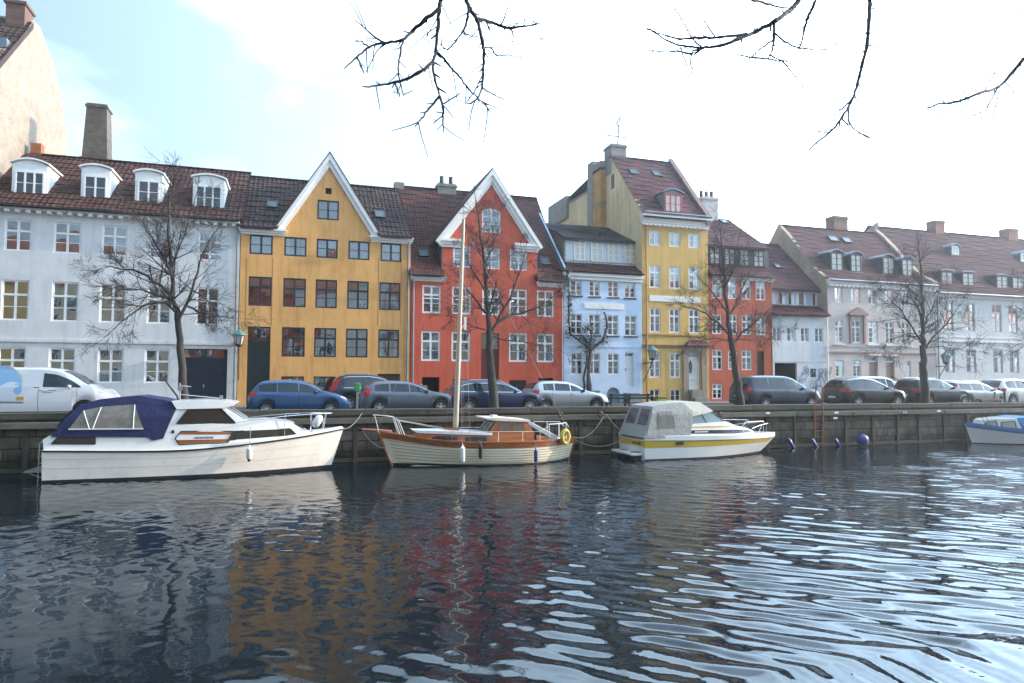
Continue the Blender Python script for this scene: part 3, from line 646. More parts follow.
def dormer(h, prof, x0, x1, z0, z1, yf, rise, lights, matw, matr, fr, wx=None, wz=None, cheek=None, bars=1, archwin=False, glass=None):
    """a dormer: cheeks and front, curved or flat lid, casements with panes"""
    yb = on_roof(prof, 0, z1 + rise + .05)[0] + .3; w = x1 - x0; cx = (x0 + x1) / 2
    top = lambda u: z1 + rise * (1 - ((u - cx) / (w / 2)) ** 2) if rise else z1
    N_ = 8; tp = [(lerp(x1, x0, i / N_), top(lerp(x1, x0, i / N_))) for i in range(N_ + 1)]
    m = MB().prism([(x0, z0), (x1, z0)] + tp, lambda u, v: (u, yf, v), lambda u, v: (u, yb, v))
    d = h.part(m, 'dormer', cheek or matw)
    m = MB(); e = .10
    tp2 = [(cx + (u - cx) * (1 + 2 * e / w), v) for u, v in tp]
    m.prism([(u, v + .10) for u, v in tp2] + [(u, v + .015) for u, v in tp2[::-1]], lambda u, v: (u, yf - .12, v), lambda u, v: (u, yb, v))
    h.part(m, 'dormer_roof', matr, d)
    wx0, wx1 = wx or (x0 + .12, x1 - .12); wz0, wz1 = wz or (z0 + .12, z1 - .22)
    m = MB(); ring = .06; y0, y1 = yf - .045, yf + .01
    if cheek: m.box(x0 + .004, wx0, yf - .02, yf + .01, z0, z1); m.box(wx1, x1 - .004, yf - .02, yf + .01, z0, z1); m.box(wx0, wx1, yf - .02, yf + .01, wz1, z1); m.box(wx0, wx1, yf - .02, yf + .01, z0, wz0)
    for i in range(lights + 1):
        x = lerp(wx0, wx1, i / lights); m.box(x - ring / 2 - .01, x + ring / 2 + .01, y0, y1, wz0, wz1)
    m.box(wx0, wx1, y0 + .003, y1, wz0 - .05, wz0 + .04); m.box(wx0, wx1, y0 + .003, y1, wz1 - .04, wz1 + .04)
    for i in range(1, bars + 1):
        z = lerp(wz0, wz1, i / (bars + 1)); m.box(wx0, wx1, y0 + .015, y1, z - .016, z + .016)
    h.part(m, 'window_frame', fr, d)
    h.part(MB().quad((wx0, yf - .012, wz0), (wx1, yf - .012, wz0), (wx1, yf - .012, wz1), (wx0, yf - .012, wz1)), 'pane', glass or M['sky_glass'], d)
    h.part(MB().box(x0 - .1, x1 + .1, yf - .12, yf + .05, z0 - .06, z0 + .01), 'dormer_sill', M['lead'], d)
    return d
CROSS = (2, .64, 1, 0, .075, .10); FOUR = (2, None, 1, 0, .085, .11); SIX = (2, None, 2, 0, .06, .09); TALL = (2, .68, 2, 0, .075, .10)
# ================================================================== the eight houses
T_dark = tiles('dark_red_pantiles', (.040, .019, .016), (.066, .026, .020), (.095, .036, .025))
T_black = tiles('sooty_pantiles', (.034, .021, .019), (.052, .028, .024), (.074, .036, .027))
T_red = tiles('red_plain_tiles', (.055, .020, .017), (.085, .028, .022), (.115, .040, .030))
T_wine = tiles('wine_red_tiles', (.058, .020, .023), (.085, .026, .029), (.12, .037, .038))
T_grey = tiles('grey_brown_tiles', (.035, .03, .03), (.055, .042, .038), (.075, .055, .048))

# ---- white house on the left
h = House('white_house', 'long white plastered house with four white roof dormers and a tall tapered chimney', -14.15, fx(238.6, 300), plaster('white_render_cool', (.66, .66, .655), amt=.25), M['white'])
ze = fz(0, 207.5)
c5 = [(4.4, 31.5), (53.8, 81), (102.1, 127.5), (149.5, 173), (198.5, 222)]
h.row(c5, (4.4, 218.5), (31.5, 251.5), CROSS)
h.row([(1, 29), (51.6, 78.5), (99.6, 126), (147.5, 171), (196.5, 219)], (1.2, 279.3), (29, 320.5), CROSS)
h.row([(-2.5, 25.5), (48.4, 75), (97.6, 123.3), (144.5, 169.6)], (144.9, 349.3), (169, 383), CROSS)
X0, X1 = fx(182.3, 375), fx(227, 375); zt = fz(205, 348.9)
h.door(X0, X1, PZ - .1, zt, pm('navy_gate_paint', (.012, .018, .032), .45, var=.2), leaf=2, panels=3, transom=fz(205, 358.5))
h.wall(ze, 10.4)
h.band(h.x0, h.x1 - .02, fz(50, 341.3) - .05, fz(50, 341.3) + .10, .07, h.mat)
m = MB(); n = 26
for i in range(n):
    x = lerp(h.x0 + .2, h.x1 - .3, i / (n - 1)); m.box(x - .09, x + .09, FY - .30, FY, ze - .20, ze - .06)
m.box(h.x0, h.x1 - .02, FY - .36, FY + .01, ze - .06, ze + .06); h.part(m, 'cornice', M['whitetrim'])
zr = fz(125, 162.5, 43.1); prof = [(FY - .42, ze + .12), (FY + .6, ze + .85), (43.1, zr)]; P1 = prof
xh = at(30, 153, 43.1).x
rf = roof(h, prof, lambda t: lerp(-18, xh, t), fx(243.5, 220), T_dark, tile=.25)
gutter(h, -14.1, h.x1 - .05, FY - .46, ze + .05, M['iron'])
h.pipe(fx(236, 310), PZ, ze - .05)
yf = FY + .75
def dpx(a, b_, t, s, yf=yf): return at(a, (t + s) / 2, yf).x, at(b_, (t + s) / 2, yf).x, at((a + b_) / 2, s, yf).z, at((a + b_) / 2, t, yf).z
for (a, b_, t, s, ap, n_) in ((11.9, 47.5, 164.5, 196.2, 160, 3), (81, 109.8, 169, 200.7, 165.8, 2), (134.9, 162.3, 174, 205, 170.8, 2), (192.8, 224.4, 179, 210.8, 175.6, 3)):
    x0, x1, z0, z1 = dpx(a, b_, t, s); dormer(h, prof, x0, x1, z0, z1, yf, at((a + b_) / 2, ap, yf).z - z1, n_, M['white'], M['white'], M['white'], wx=(x0 + .16, x1 - .2 + .04), wz=(z0 + .1, z0 + (z1 - z0) * .76))
p0, p1 = at(84.5, 140, 43.6), at(105, 140, 43.6)
chimney(h, p0.x - .05, p1.x + .25, 43.2, 44.5, zr - .6, at(98, 105, 43.6).z, brick('sooty_chimney_brick', (.12, .095, .075), (.17, .14, .11), (.12, .11, .10), dirt=.5), rf, taper=.24)
p0 = at(32.5, 148, 43.3); chimney(h, p0.x, p0.x + .5, 43.0, 43.5, zr - .3, zr + .62, pm('orange_chimney_brick', (.30, .11, .05), .9, var=.3), rf, cap=False)

# ---- tall house further left, its sunlit gable end
XW = -14.2
t0 = thing('tall_house', 'tall house with a plain sunlit cream gable end at the top left', 'house', (XW - 6, 46, PZ))
g = [atx(-60, 90, XW), atx(0, 55, XW), atx(27, 24, XW), atx(33, 20, XW), atx(40, 27, XW), atx(53, 62, XW), atx(61, 97, XW), atx(66.5, 133, XW), atx(67, 160, XW)]
pts = [(38.3, RZ), (38.3, g[1].z - 1.6)] + [(p.y, p.z) for p in g[1:]] + [(g[-1].y, RZ)]
m = MB().prism(pts, lambda u, v: (XW, u, v), lambda u, v: (XW - 14, u, v))
gw = brick('limewashed_gable', (.27, .22, .172), (.33, .272, .215), (.30, .25, .20), bw=.28, bh=.09, axis='y', dirt=.28)
m.build('wall', gw, t0, t0.location)
e1, e2 = (g[1].y, g[1].z), (g[2].y, g[2].z); sl = (e2[1] - e1[1]) / (e2[0] - e1[0]); ye = 38.0; zee = e1[1] + sl * (ye - e1[0])
m = tile_roof([(ye, zee), (e2[0] + .3, e2[1] + sl * .3)], XW - 14, XW + .22, tile=.3, row=.4); o = len(m.v)
m.quad((XW + .22, ye, zee + .02), (XW + .22, e2[0] + .3, e2[1] + sl * .3 + .02), (XW + .22, e2[0] + .3, e2[1] + sl * .3 - .38), (XW + .22, ye, zee - .38)); m.quad((XW + .22, ye, zee - .38), (XW + .22, e2[0] + .3, e2[1] + sl * .3 - .38), (XW - 14, e2[0] + .3, e2[1] + sl * .3 - .38), (XW - 14, ye, zee - .38)); add_uv(m, 0)
rf0 = m.build('roof', T_black, t0, t0.location)
p = at(2.5, 31, 40.5); MB().box(p.x - .3, p.x + .35, 40.1, 40.9, zee + sl * 2.1, zee + sl * 2.1 + .5).build('skylight', M['zinc'], t0, t0.location)
q0, q1 = atx(24.5, 14, XW), atx(40, 14, XW)
MB().box(XW - .9, XW - .02, q0.y + .1, q0.y + 1.35, q0.z - 2.0, atx(30, 7, XW).z).box(XW - 1.0, XW + .06, q0.y, q0.y + 1.45, atx(30, 11, XW).z, atx(30, 8, XW).z).build('chimney', brick('dark_chimney_brick', (.14, .07, .05), (.20, .10, .07), (.12, .1, .09), axis='y'), t0, t0.location)

# ---- ochre house with the white-edged gable
h = House('ochre_house', 'ochre yellow gabled house with dark window frames and white gable edges', fx(239.3, 300), fx(410.3, 300), plaster('ochre_render', (.74, .395, .135), (.66, .58, .5), .5), M['darkframe'])
ze = fz(239.7, 230.2) + .02
h.row([(249.5, 272.8), (284.3, 306.6), (316.6, 337.9), (348.5, 369.7), (380.7, 401.5)], (249.5, 234.3), (272, 255), FOUR, inset=.03)
h.row([(248.4, 271.5), (283.2, 305.8), (315.5, 337), (347.2, 368.7), (379.4, 400.4)], (248.4, 276.2), (400, 310.5), CROSS, inset=.03)
h.row([(281.7, 304.8), (314.1, 336), (346, 367.5), (378.2, 399)], (281.7, 327), (399, 357.9), CROSS, inset=.03)
h.row([(281.2, 303.8), (313.4, 335.5)], (281.2, 376.4), (300, 397), (2, None, 1, 0, .06, .06), inset=.03)
dg = pm('bottle_green_door', (.012, .028, .026), .4, var=.2)
h.door(fx(246.9, 360), fx(270, 360), PZ - .1, fz(258, 326.5), dg, leaf=2, panels=4, transom=fz(258, 341.5))
h.door(fx(377.4, 385), fx(400.3, 385), PZ - .25, fz(390, 373.8), pm('brown_hatch', (.07, .025, .016), .5, var=.2), leaf=2, panels=2)
X0, X1 = fx(317.3, 210), fx(339, 210); h.window(X0, X1, fz(328, 219.8), fz(328, 200.4), FOUR, inset=.03, curtain=False)
gl, gr, ga = (fx(276.5, 228), ze + .18), (fx(378.5, 230), ze + .18), (fx(329.7, 160), fz(329.7, 160))
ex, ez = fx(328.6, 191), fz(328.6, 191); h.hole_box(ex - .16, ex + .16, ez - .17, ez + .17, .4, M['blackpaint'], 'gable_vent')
h.wall(ze, 10, gable=[(gr[0], ze), ga, (gl[0], ze)])
for (x0, x1) in ((h.x0 - .02, fx(285, 231)), (fx(371, 238), h.x1 + .02)):
    h.cornice(x0, x1, ze - .20, ze + .12, 3, .30)
zr = fz(306.7, 181.7, 43.0); prof = [(FY - .38, ze + .16), (43.0, zr)]
LO, RO, TP = (fx(273.6, 226.5), ze + .05), (fx(381.2, 233), ze + .05), (fx(329.7, 154.2), fz(329.7, 154.2)); ZF = lambda t: lerp(prof[0][1], prof[1][1], t)
side_ = lambda E, t: lerp(E[0], TP[0], min(1, max(0, (ZF(t) - E[1]) / (TP[1] - E[1]))))
roof(h, prof, fx(239, 220) + .02, lambda t: side_(LO, t) + .12, T_black, tile=.24, bx=(fx(239, 220) + .02, h.x1 - .02, h.x1 - .02, fx(239, 220) + .02))
rf = roof(h, prof, lambda t: side_(RO, t) - .12, h.x1 - .02, T_black, tile=.24)
gutter(h, h.x0, fx(274, 228), FY - .40, ze + .10, M['iron']); gutter(h, fx(380, 236), h.x1, FY - .40, ze + .10, M['iron'])
# gable verge boards and its own roof running back
m = MB(); wv = .34
lo, ro = Vector((fx(273.6, 226.5), 0, ze + .05)), Vector((fx(381.2, 233), 0, ze + .05)); tp_ = Vector((fx(329.7, 154.2), 0, fz(329.7, 154.2)))
for e in (lo, ro):
    d = (tp_ - e).normalized(); n = Vector((-d.z, 0, d.x)); n = n if n.z < 0 else -n
    for k, (w0, w1, y0) in enumerate(((0, wv * .55, FY - .24), (wv * .55, wv * 1.15, FY - .12))):
        a, c = e + n * w0, tp_ + n * w0; a2, c2 = e + n * w1, tp_ + n * w1
        c = Vector((tp_.x, 0, tp_.z - w0 / abs(n.z))); c2 = Vector((tp_.x, 0, tp_.z - w1 / abs(n.z)))
        m.hexa([(a.x, y0, a.z), (c.x, y0, c.z), (c.x, FY + .01, c.z), (a.x, FY + .01, a.z), (a2.x, y0, a2.z), (c2.x, y0, c2.z), (c2.x, FY + .01, c2.z), (a2.x, FY + .01, a2.z)])
h.part(m, 'gable_trim', M['whitetrim'])
def gable_roof(h, lo, ro, tp_, yb, mat, th=.1):
    m = MB()
    for e in (lo, ro):
        a, c = (e.x, e.z), (tp_.x, tp_.z)
        m.hexa([(a[0], FY - .26, a[1] + .01), (c[0], FY - .26, c[1] + .01), (c[0], yb, c[1] + .01), (a[0], yb, a[1] + .01), (a[0], FY - .26, a[1] + th), (c[0], FY - .26, c[1] + th), (c[0], yb, c[1] + th), (a[0], yb, a[1] + th)])
    m.uv = [(.3 + .37 * i, .7) for i in range(len(m.f))]
    return h.part(m, 'gable_roof', mat)
gable_roof(h, lo, ro, tp_, 43.5, T_black)
skylight(h, rf, prof, 267, 202, 277.5, 208.5); skylight(h, rf, prof, 374.7, 211.5, 384.6, 218.6)
h.pipe(fx(407.6, 310), PZ, ze - .1)
p = at(399, 186, 43.2); chimney(h, p.x - .3, p.x + .3, 43, 43.6, zr - .2, p.z + .2, M['mortar'], rf, cap=False)
# lightly recessed bays beside the outer windows
m = MB()
for px in (246.6, 272.6, 378.6, 401.4): x = fx(px, 268); m.box(x - .012, x + .012, FY - .006, FY, fz(px, 326), fz(px, 258))
h.part(m, 'render_joint', pm('ochre_joint', (.24, .13, .05), .9))

# ---- red house with the white pediment gable
h = House('red_house', 'bright red gabled house with white windows and white pediment trim', fx(411, 320), fx(563.3, 320), plaster('red_render', (.58, .112, .062), (.68, .55, .5), .45), M['white'])
ze = fz(411, 277.5)
R3 = (2, .66, 1, 0, .10, .11)
h.row([(422.3, 440.8), (452, 471), (482.3, 499.7), (509.4, 527.2), (537, 554)], (422.3, 284.9), (554, 317.2), R3)
h.row([(421.2, 440.3), (451.6, 470.3), (509, 527.2), (536.9, 554)], (421.2, 330.8), (554, 362.3), R3)
h.row([(453.2, 470.8), (483.7, 500), (510, 527.3)], (453.2, 245.3), (527, 270.9), (2, None, 2, 0, .09, .10), curtain=False)
h.window(fx(482, 220), fx(500.8, 220), fz(491, 232.7), fz(491, 208.4), (2, None, 2, 0, .09, .10), rise=.22, curtain=False)
maroon = pm('maroon_door_paint', (.13, .018, .016), .5, var=.2)
h.door(fx(481, 370), fx(499, 370), PZ - .1, fz(490, 333.2), maroon, leaf=2, panels=5, transom=fz(490, 349.8))
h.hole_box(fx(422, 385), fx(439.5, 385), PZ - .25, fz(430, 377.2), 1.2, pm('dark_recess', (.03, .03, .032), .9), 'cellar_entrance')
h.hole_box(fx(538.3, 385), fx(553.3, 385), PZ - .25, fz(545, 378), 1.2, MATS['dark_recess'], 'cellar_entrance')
h.row([(452.7, 469.7)], (452.7, 379.3), (469, 397), (2, None, 0, 0, .07, .08), fr=M['darkframe'])
h.door(fx(509.3, 390), fx(526.3, 390), PZ - .25, fz(518, 380.2), M['blackpaint'], leaf=2, panels=1)
xl_, xr_ = fx(442, 270), fx(536.6, 260); zg = fz(435.5, 241.5)
tp_ = Vector((fx(491.4, 170.3), 0, fz(491.4, 170.3)))
h.wall(ze, 10, gable=[(xr_, ze), (xr_, zg + .1), (tp_.x, tp_.z - .25), (xl_, zg + .1), (xl_, ze)])
zr = fz(450, 191, 43.2); prof = [(FY - .36, ze + .14), (43.2, zr)]
ZF = lambda t: lerp(prof[0][1], prof[1][1], t); LO, RO = (fx(434.8, 241), zg), (fx(541.4, 241.5), zg)
side_ = lambda E, X, t: X if ZF(t) < zg + .1 else lerp(E[0], tp_.x, min(1, (ZF(t) - zg) / (tp_.z - zg)))
xr3 = lambda t: lerp(fx(564.5, 280), at(537, 199.7, 43.2).x, t)
roof(h, prof, h.x0 - .12, lambda t: side_(LO, xl_, t) + .02, T_red, tile=.22, row=.26, amp=.008, bx=(h.x0, xr3(1), xr3(0), h.x0))
rf = roof(h, prof, lambda t: side_(RO, xr_, t) - .02, xr3, T_red, tile=.22, row=.26, amp=.008)
h.cornice(h.x0, fx(445, 277), ze - .18, ze + .13, 3, .28); h.cornice(fx(537.5, 281), h.x1, ze - .18, ze + .13, 3, .28)
gutter(h, h.x0, fx(443, 276), FY - .38, ze + .12, M['iron']); gutter(h, fx(538, 280), h.x1, FY - .38, ze + .12, M['iron'])
lo, ro = Vector((fx(434.8, 241), 0, zg)), Vector((fx(541.4, 241.5), 0, zg))
m = MB()
for e in (lo, ro):
    d = (tp_ - e).normalized(); n = Vector((-d.z, 0, d.x)); n = n if n.z < 0 else -n
    for (w0, w1, y0) in ((0, .20, FY - .32), (.20, .40, FY - .22), (.40, .52, FY - .12)):
        a, a2 = e + n * w0, e + n * w1; c = Vector((tp_.x, 0, tp_.z - w0 / abs(n.z))); c2 = Vector((tp_.x, 0, tp_.z - w1 / abs(n.z)))
        m.hexa([(a.x, y0, a.z), (c.x, y0, c.z), (c.x, FY + .01, c.z), (a.x, FY + .01, a.z), (a2.x, y0, a2.z), (c2.x, y0, c2.z), (c2.x, FY + .01, c2.z), (a2.x, FY + .01, a2.z)])
h.part(m, 'gable_trim', M['whitetrim'])
h.cornice(lo.x + .25, fx(462, 236), zg - .28, zg + .18, 3, .30, name='gable_return'); h.cornice(fx(514.8, 240), ro.x - .25, zg - .28, zg + .18, 3, .30, name='gable_return')
gable_roof(h, lo, ro, tp_, 43.9, T_red)
for x in (xl_, xr_): h.part(MB().box(x - .03, x + .03, FY + .01, 41.2, ze, zg + .05), 'gable_cheek', M['lead'])     # lead-clad cheeks of the gable bay
skylight(h, rf, prof, 418.8, 250.2, 428, 257.4); skylight(h, rf, prof, 540, 258.3, 549.3, 265.5)
p0, p1 = at(437, 187, 43.2), at(455.3, 187, 43.2); chimney(h, p0.x, p1.x, 42.9, 43.5, zr - .3, at(446, 184.6, 43.2).z, M['mortar'], rf, pots=2, cap=True)
h.pipe(fx(413, 320), PZ, ze - .1, M['zinc']); h.pipe(fx(562, 330), PZ, ze - .1, M['white'], r=.035)
m = MB().bar((fx(551.5, 231), 40.3, fz(547, 223, 42.4)), (fx(566.5, 279), FY - .3, fz(566.5, 279)), .16, .25); h.part(m, 'verge_flashing', M['lead'])

# ---- pale blue house
h = House('pale_blue_house', 'pale blue house with a long white attic window band and tile eaves strip', fx(563.8, 320), fx(642, 320), plaster('pale_blue_render', (.58, .70, .86), (.7, .7, .72), .2), M['white'])
ze = fz(566.8, 277.5); sillm = pm('slate_sill', (.05, .055, .07), .7)
D4 = (2, .66, 1, 0, .06, .09)
h.row([(570.9, 581.7), (589.4, 599.8), (607.9, 618.2), (624.7, 635.3)], (570.9, 279.6), (635, 298), (2, None, 2, 0, .05, .09), sill=sillm)
h.row([(570.4, 582.2), (588.8, 600), (607.5, 618.3), (624.7, 636.5)], (570.4, 313.8), (636, 336), D4, sill=sillm)
h.row([(570.8, 582.5), (587.7, 600), (607.6, 619)], (570.8, 353), (619, 374.5), D4)
h.door(fx(625, 370), fx(633.8, 370), fz(629, 387), fz(629, 352.6), pm('white_door', (.72, .73, .74), .5), panels=3, transom=fz(629, 357.3), frame=M['white'])
h.row([(588.7, 600)], (588.7, 390.5), (600, 400), (2, None, 1, 0, .05, .06))
x0, x1 = fx(606.6, 395), fx(620, 395); h.holes.append(arch(x0, x1, PZ - .2, fz(613, 387.3), .5)); h.part(MB().poly(arch(x0, x1, PZ - .2, fz(613, 387.3), .5), lambda u, v: (u, FY + .15, v)), 'cellar_arch', pm('grey_cellar_paint', (.22, .26, .32), .8, var=.2))
h.wall(ze, 9.8)
h.band(h.x0, h.x1, fz(600, 346.6) - .03, fz(600, 346.6) + .03, .03, h.mat); h.band(fx(584.2, 306), fx(623.6, 306), fz(600, 309), fz(600, 303.2), .04, M['whitetrim'], 'plaque')
h.cornice(h.x0, h.x1, fz(566.8, 279), fz(566.8, 272.3), 2, .24)
yb = FY + 1.0; zs0, zs1 = ze + .25, fz(566, 261, yb); prof = [(FY - .35, fz(566.8, 271.5)), (yb + .1, zs1)]
rf = roof(h, prof, h.x0 - .05, h.x1, T_dark, back=(yb + .5, zs1 - .4), caps=True, tile=.22)
# attic band
a0, a1 = at(565.5, 250, yb).x, h.x1; zb0, zb1 = at(565.5, 261.3, yb).z, at(565.5, 237.8, yb).z
m = MB().box(a0, a1, yb, FY + 6, zb0 - .3, zb1 + .02); at_ = h.part(m, 'attic_band', plaster('attic_boarding', (.64, .70, .76), amt=.15))
wins = [(574.2, 584.2), (591.3, 602), (607.9, 618.8), (624.7, 635.6)]
for a, b_ in wins:
    X0, X1 = at(a, 250, yb).x, at(b_, 250, yb).x; m = MB(); z0, z1 = zb0 + .12, zb1 - .12
    for q in (X0, (X0 + X1) / 2, X1): m.box(q - .05, q + .05, yb - .05, yb, z0, z1)
    for q in (z0, lerp(z0, z1, .34), lerp(z0, z1, .67), z1): m.box(X0, X1, yb - .045, yb - .002, q - .03, q + .03)
    w_ = h.part(m, 'window', M['white']); h.part(MB().quad((X0, yb - .015, z0), (X1, yb - .015, z0), (X1, yb - .015, z1), (X0, yb - .015, z1)), 'pane', M['sky_glass'], w_)
    if rnd.random() < .8: h.part(MB().quad((X0 + .05, yb - .02, z0), (X1 - .05, yb - .02, z0), (X1 - .05, yb - .02, lerp(z0, z1, .95)), (X0 + .05, yb - .02, lerp(z0, z1, .95))), 'blind', M['curtain'], w_)
zr4 = at(580, 225.5, 43).z; prof4 = [(yb - .3, zb1 - .02), (43, zr4)]
m = tile_roof(prof4, lambda t: a0 - .25 * 1, lambda t: lerp(a1 - .02, a1 - .02, t), tile=.22, row=.3, amp=.012); m.box(a0 - .25, a1 - .02, yb - .28, yb - .2, zb1 - .12, zb1 - .03); m.quad((a0 - .25, 43, zr4), (a1 - .02, 43, zr4), (a1 - .02, 48, zb1 - 2), (a0 - .25, 48, zb1 - 2)); add_uv(m, 0); h.part(m, 'roof', T_grey)
m = MB().prism([(yb + .01, zb0 - 1.2), (yb + .01, zb1 - .05), (43, zr4 - .08), (43, zb0 - 1)], lambda u, v: (a0 - .10, u, v), lambda u, v: (a0 - .004, u, v)); h.part(m, 'attic_cheek', M['mortar'])
h.pipe(fx(565, 275), fz(566, 290), ze + .1, M['zinc'], r=.04, y=-.1)
m = MB()
for k, (a, b_) in enumerate(((.55, .36), (.85, .18))): m.box(fx(623.5, 390), fx(635.5, 390), FY - a, FY - .002, PZ, PZ + (.36 - .18 * k) + .2)
h.part(m, 'door_step', M['mortar'])

# ---- tall narrow yellow house
XL = fx(642.2, 300); XR = fx(708.4, 300)
h = House('tall_yellow_house', 'tall narrow yellow house with a bare side gable and red dormer window', XL, XR, plaster('yellow_render', (.67, .43, .14), (.65, .58, .5), .5), M['white'])
ze = fz(646.8, 224.3)
W5 = (2, .68, 1, 0, .09, .11)
h.row([(649.3, 660.5), (669.2, 680.4), (688.5, 699.7)], (649.3, 230.2), (699.7, 248.6), (2, None, 1, 0, .09, .11))
h.row([(649.3, 660.5), (669.4, 680.4), (688.5, 699.7)], (649.3, 265), (699.7, 290), W5)
h.row([(649.7, 660.6), (669.3, 680), (688.8, 699.5)], (649.7, 307.4), (699.5, 333.6), W5)
h.row([(649.3, 660.6), (669.8, 680.6)], (649.3, 352.3), (680.6, 377.9), W5)
h.row([(649.7, 660), (670.3, 680.6)], (649.7, 389.4), (680, 401.8), (2, None, 1, 0, .06, .07))
X0, X1 = fx(688.8, 372), fx(700, 372); whd = pm('white_panel_door', (.70, .70, .69), .5)
d_ = h.door(X0, X1, fz(694, 389.2), fz(694, 351.8), whd, panels=3, transom=fz(694, 357.8), frame=M['white'])
m = MB().poly([(lerp(X0, X1, .22) + .13 * math.cos(a), fz(694, 367) + .42 * math.sin(a)) for a in [2 * PI * i / 20 for i in range(20)]], lambda u, v: (u, FY + .093, v)); h.part(m, 'oval_pane', M['sky_glass'], d_)
h.wall(ze + .1, 6)
h.cornice(h.x0, h.x1, ze, fz(645, 215), 5, .42, dentils=.3)
h.band(fx(649.3, 298), fx(700.5, 298), fz(649.3, 301), fz(649.3, 295.2), .05, M['whitetrim'], 'plaque')
brown = pm('brown_sandstone', (.17, .10, .075), .85, var=.2)
h.band(h.x0, h.x1, fz(650, 346) - .06, fz(650, 346) + .09, .09, brown); h.band(h.x0, h.x1, fz(650, 334.8) - .04, fz(650, 334.8) + .05, .07, pm('ochre_ledge', (.36, .23, .07), .85, var=.2))
m = MB()
for q in (685.2, 703.5): m.box(fx(q, 370) - .19, fx(q, 370) + .19, FY - .12, FY + .01, PZ, fz(694, 348.8))
m.box(fx(684.5, 350), fx(704.3, 350), FY - .16, FY - .001, fz(694, 351.6), fz(694, 347)); h.part(m, 'door_surround', pm('grey_sandstone', (.30, .24, .19), .85, var=.25, vs=4))
h.part(MB().hexa([(fx(683.5, 345), FY - .42, fz(694, 346)), (fx(708, 345), FY - .42, fz(694, 346)), (fx(708, 345), FY, fz(694, 346)), (fx(683.5, 345), FY, fz(694, 346)), (fx(688.5, 342), FY - .15, fz(694, 340.3)), (fx(703.5, 342), FY - .15, fz(694, 340.3)), (fx(703.5, 342), FY, fz(694, 340.3)), (fx(688.5, 342), FY, fz(694, 340.3))]), 'door_hood', pm('oxblood_hood', (.12, .03, .025), .7))
h.part(MB().box(fx(688, 395), fx(701, 395), FY - .5, FY - .002, PZ, fz(694, 390)).box(fx(688, 395), fx(701, 395), FY - .85, FY - .505, PZ, PZ + .25), 'door_step', M['mortar'])
# side gable traced on its own plane X = XL
gp = [(643.2, 213), (635.5, 200), (627.7, 186), (619.5, 171), (611.3, 156.8), (606, 161)]
gpts = [atx(a, b_, XL) for a, b_ in gp]; far_ = atx(551, 215, XL); mid_ = atx(592.5, 189.5, XL)
poly = [(FY + .02, PZ), (FY + .02, ze + .1)] + [(p.y, p.z) for p in gpts] + [(mid_.y, mid_.z), (far_.y, far_.z), (far_.y, PZ)]
h.part(MB().prism(poly, lambda u, v: (XL - .012, u, v), lambda u, v: (XL + .35, u, v)), 'side_gable', plaster('lightened_yellow_gable', (.76, .60, .34), (.55, .5, .45), .6))  # gable colour lightened to carry the sky light from the left
prof = [(FY - .4, gpts[0].z - .25)] + [(p.y, p.z + .02) for p in gpts[:5]]
rf = roof(h, prof, XL - .05, XR - .3, T_wine, back=(far_.y, far_.z), tile=.2, row=.26, amp=.008, caps=False)
gutter(h, XL, XR, FY - .46, fz(645, 213.6) + .02, M['zinc'])
# right-hand parapet following the slope
m = MB()
for i in range(len(prof) - 1):
    (y0, z0), (y1, z1) = prof[i], prof[i + 1]
    m.hexa([(XR - .32, y0, z0 - .3), (XR + .02, y0, z0 - .3), (XR + .02, y1, z1 - .3), (XR - .32, y1, z1 - .3), (XR - .32, y0, z0 + .34), (XR + .02, y0, z0 + .34), (XR + .02, y1, z1 + .34), (XR - .32, y1, z1 + .34)])
yr, zr = prof[-1]; m.quad((XR, FY - .1, ze), (XR, 44, ze), (XR, yr, zr), (XR, FY - .1, ze + 1))
m.prism([(FY + .02, ze - 1), (FY + .02, ze + .4), (yr, zr + .2), (far_.y, far_.z), (far_.y, PZ)], lambda u, v: (XR - .2, u, v), lambda u, v: (XR - .004, u, v))
h.part(m, 'parapet', pm('pinkish_parapet', (.20, .135, .12), .9, var=.3))
yd = FY + .12; x0, x1, z0, z1 = dpx(663.8, 682.3, 193.8, 213.6, yd)
dormer(h, prof, x0, x1, z0, z1, yd, .24, 3, pm('slate_cheek', (.16, .18, .20), .6, var=.2), M['lead'], pm('red_dormer_frame', (.45, .045, .05), .5), cheek=pm('slate_cheek2', (.17, .20, .22), .6, var=.2), glass=M['curtain'], wx=(x0 + .1, x1 - .1), wz=(z0 + .05, z1 - .1))
skylight(h, rf, prof, 629.6, 169.8, 637.6, 174.8); skylight(h, rf, prof, 652.6, 172, 660, 176.8)
# chimneys and the buttress stack on the gable
q = gpts[4]; gy = pm('grey_render_stack', (.27, .245, .215), .9, var=.35, vs=2.5, bump=(12, .3))
a, c = at(605.6, 158, 43.2), at(619, 158, 43.2); chimney(h, XL - .02, c.x + .05, q.y - .1, q.y + 1.1, q.z - 1.2, at(612, 148.5, 43.2).z, gy, rf)
sa, sb = atx(606.5, 200, XL - .02), atx(593.5, 200, XL - .02)
m = MB().box(XL - .42, XL - .013, sa.y + .1, sb.y - .1, 6, atx(600, 170, XL).z - .3); h.part(m, 'gable_buttress', pm('orange_render', (.46, .25, .06), .9, var=.4, vs=1.5))
m = MB().box(XL - .44, XL + .5, sb.y - .75, sb.y + .15, 6, atx(598, 165, XL).z + .25).box(XL - .46, XL - .0, sa.y + .05, sb.y, atx(600, 171.5, XL).z, atx(600, 165.5, XL).z).box(XL - .45, XL - .013, sa.y + .05, sb.y, atx(600, 206, XL).z - .08, atx(600, 206, XL).z + .08); h.part(m, 'gable_stack', gy)
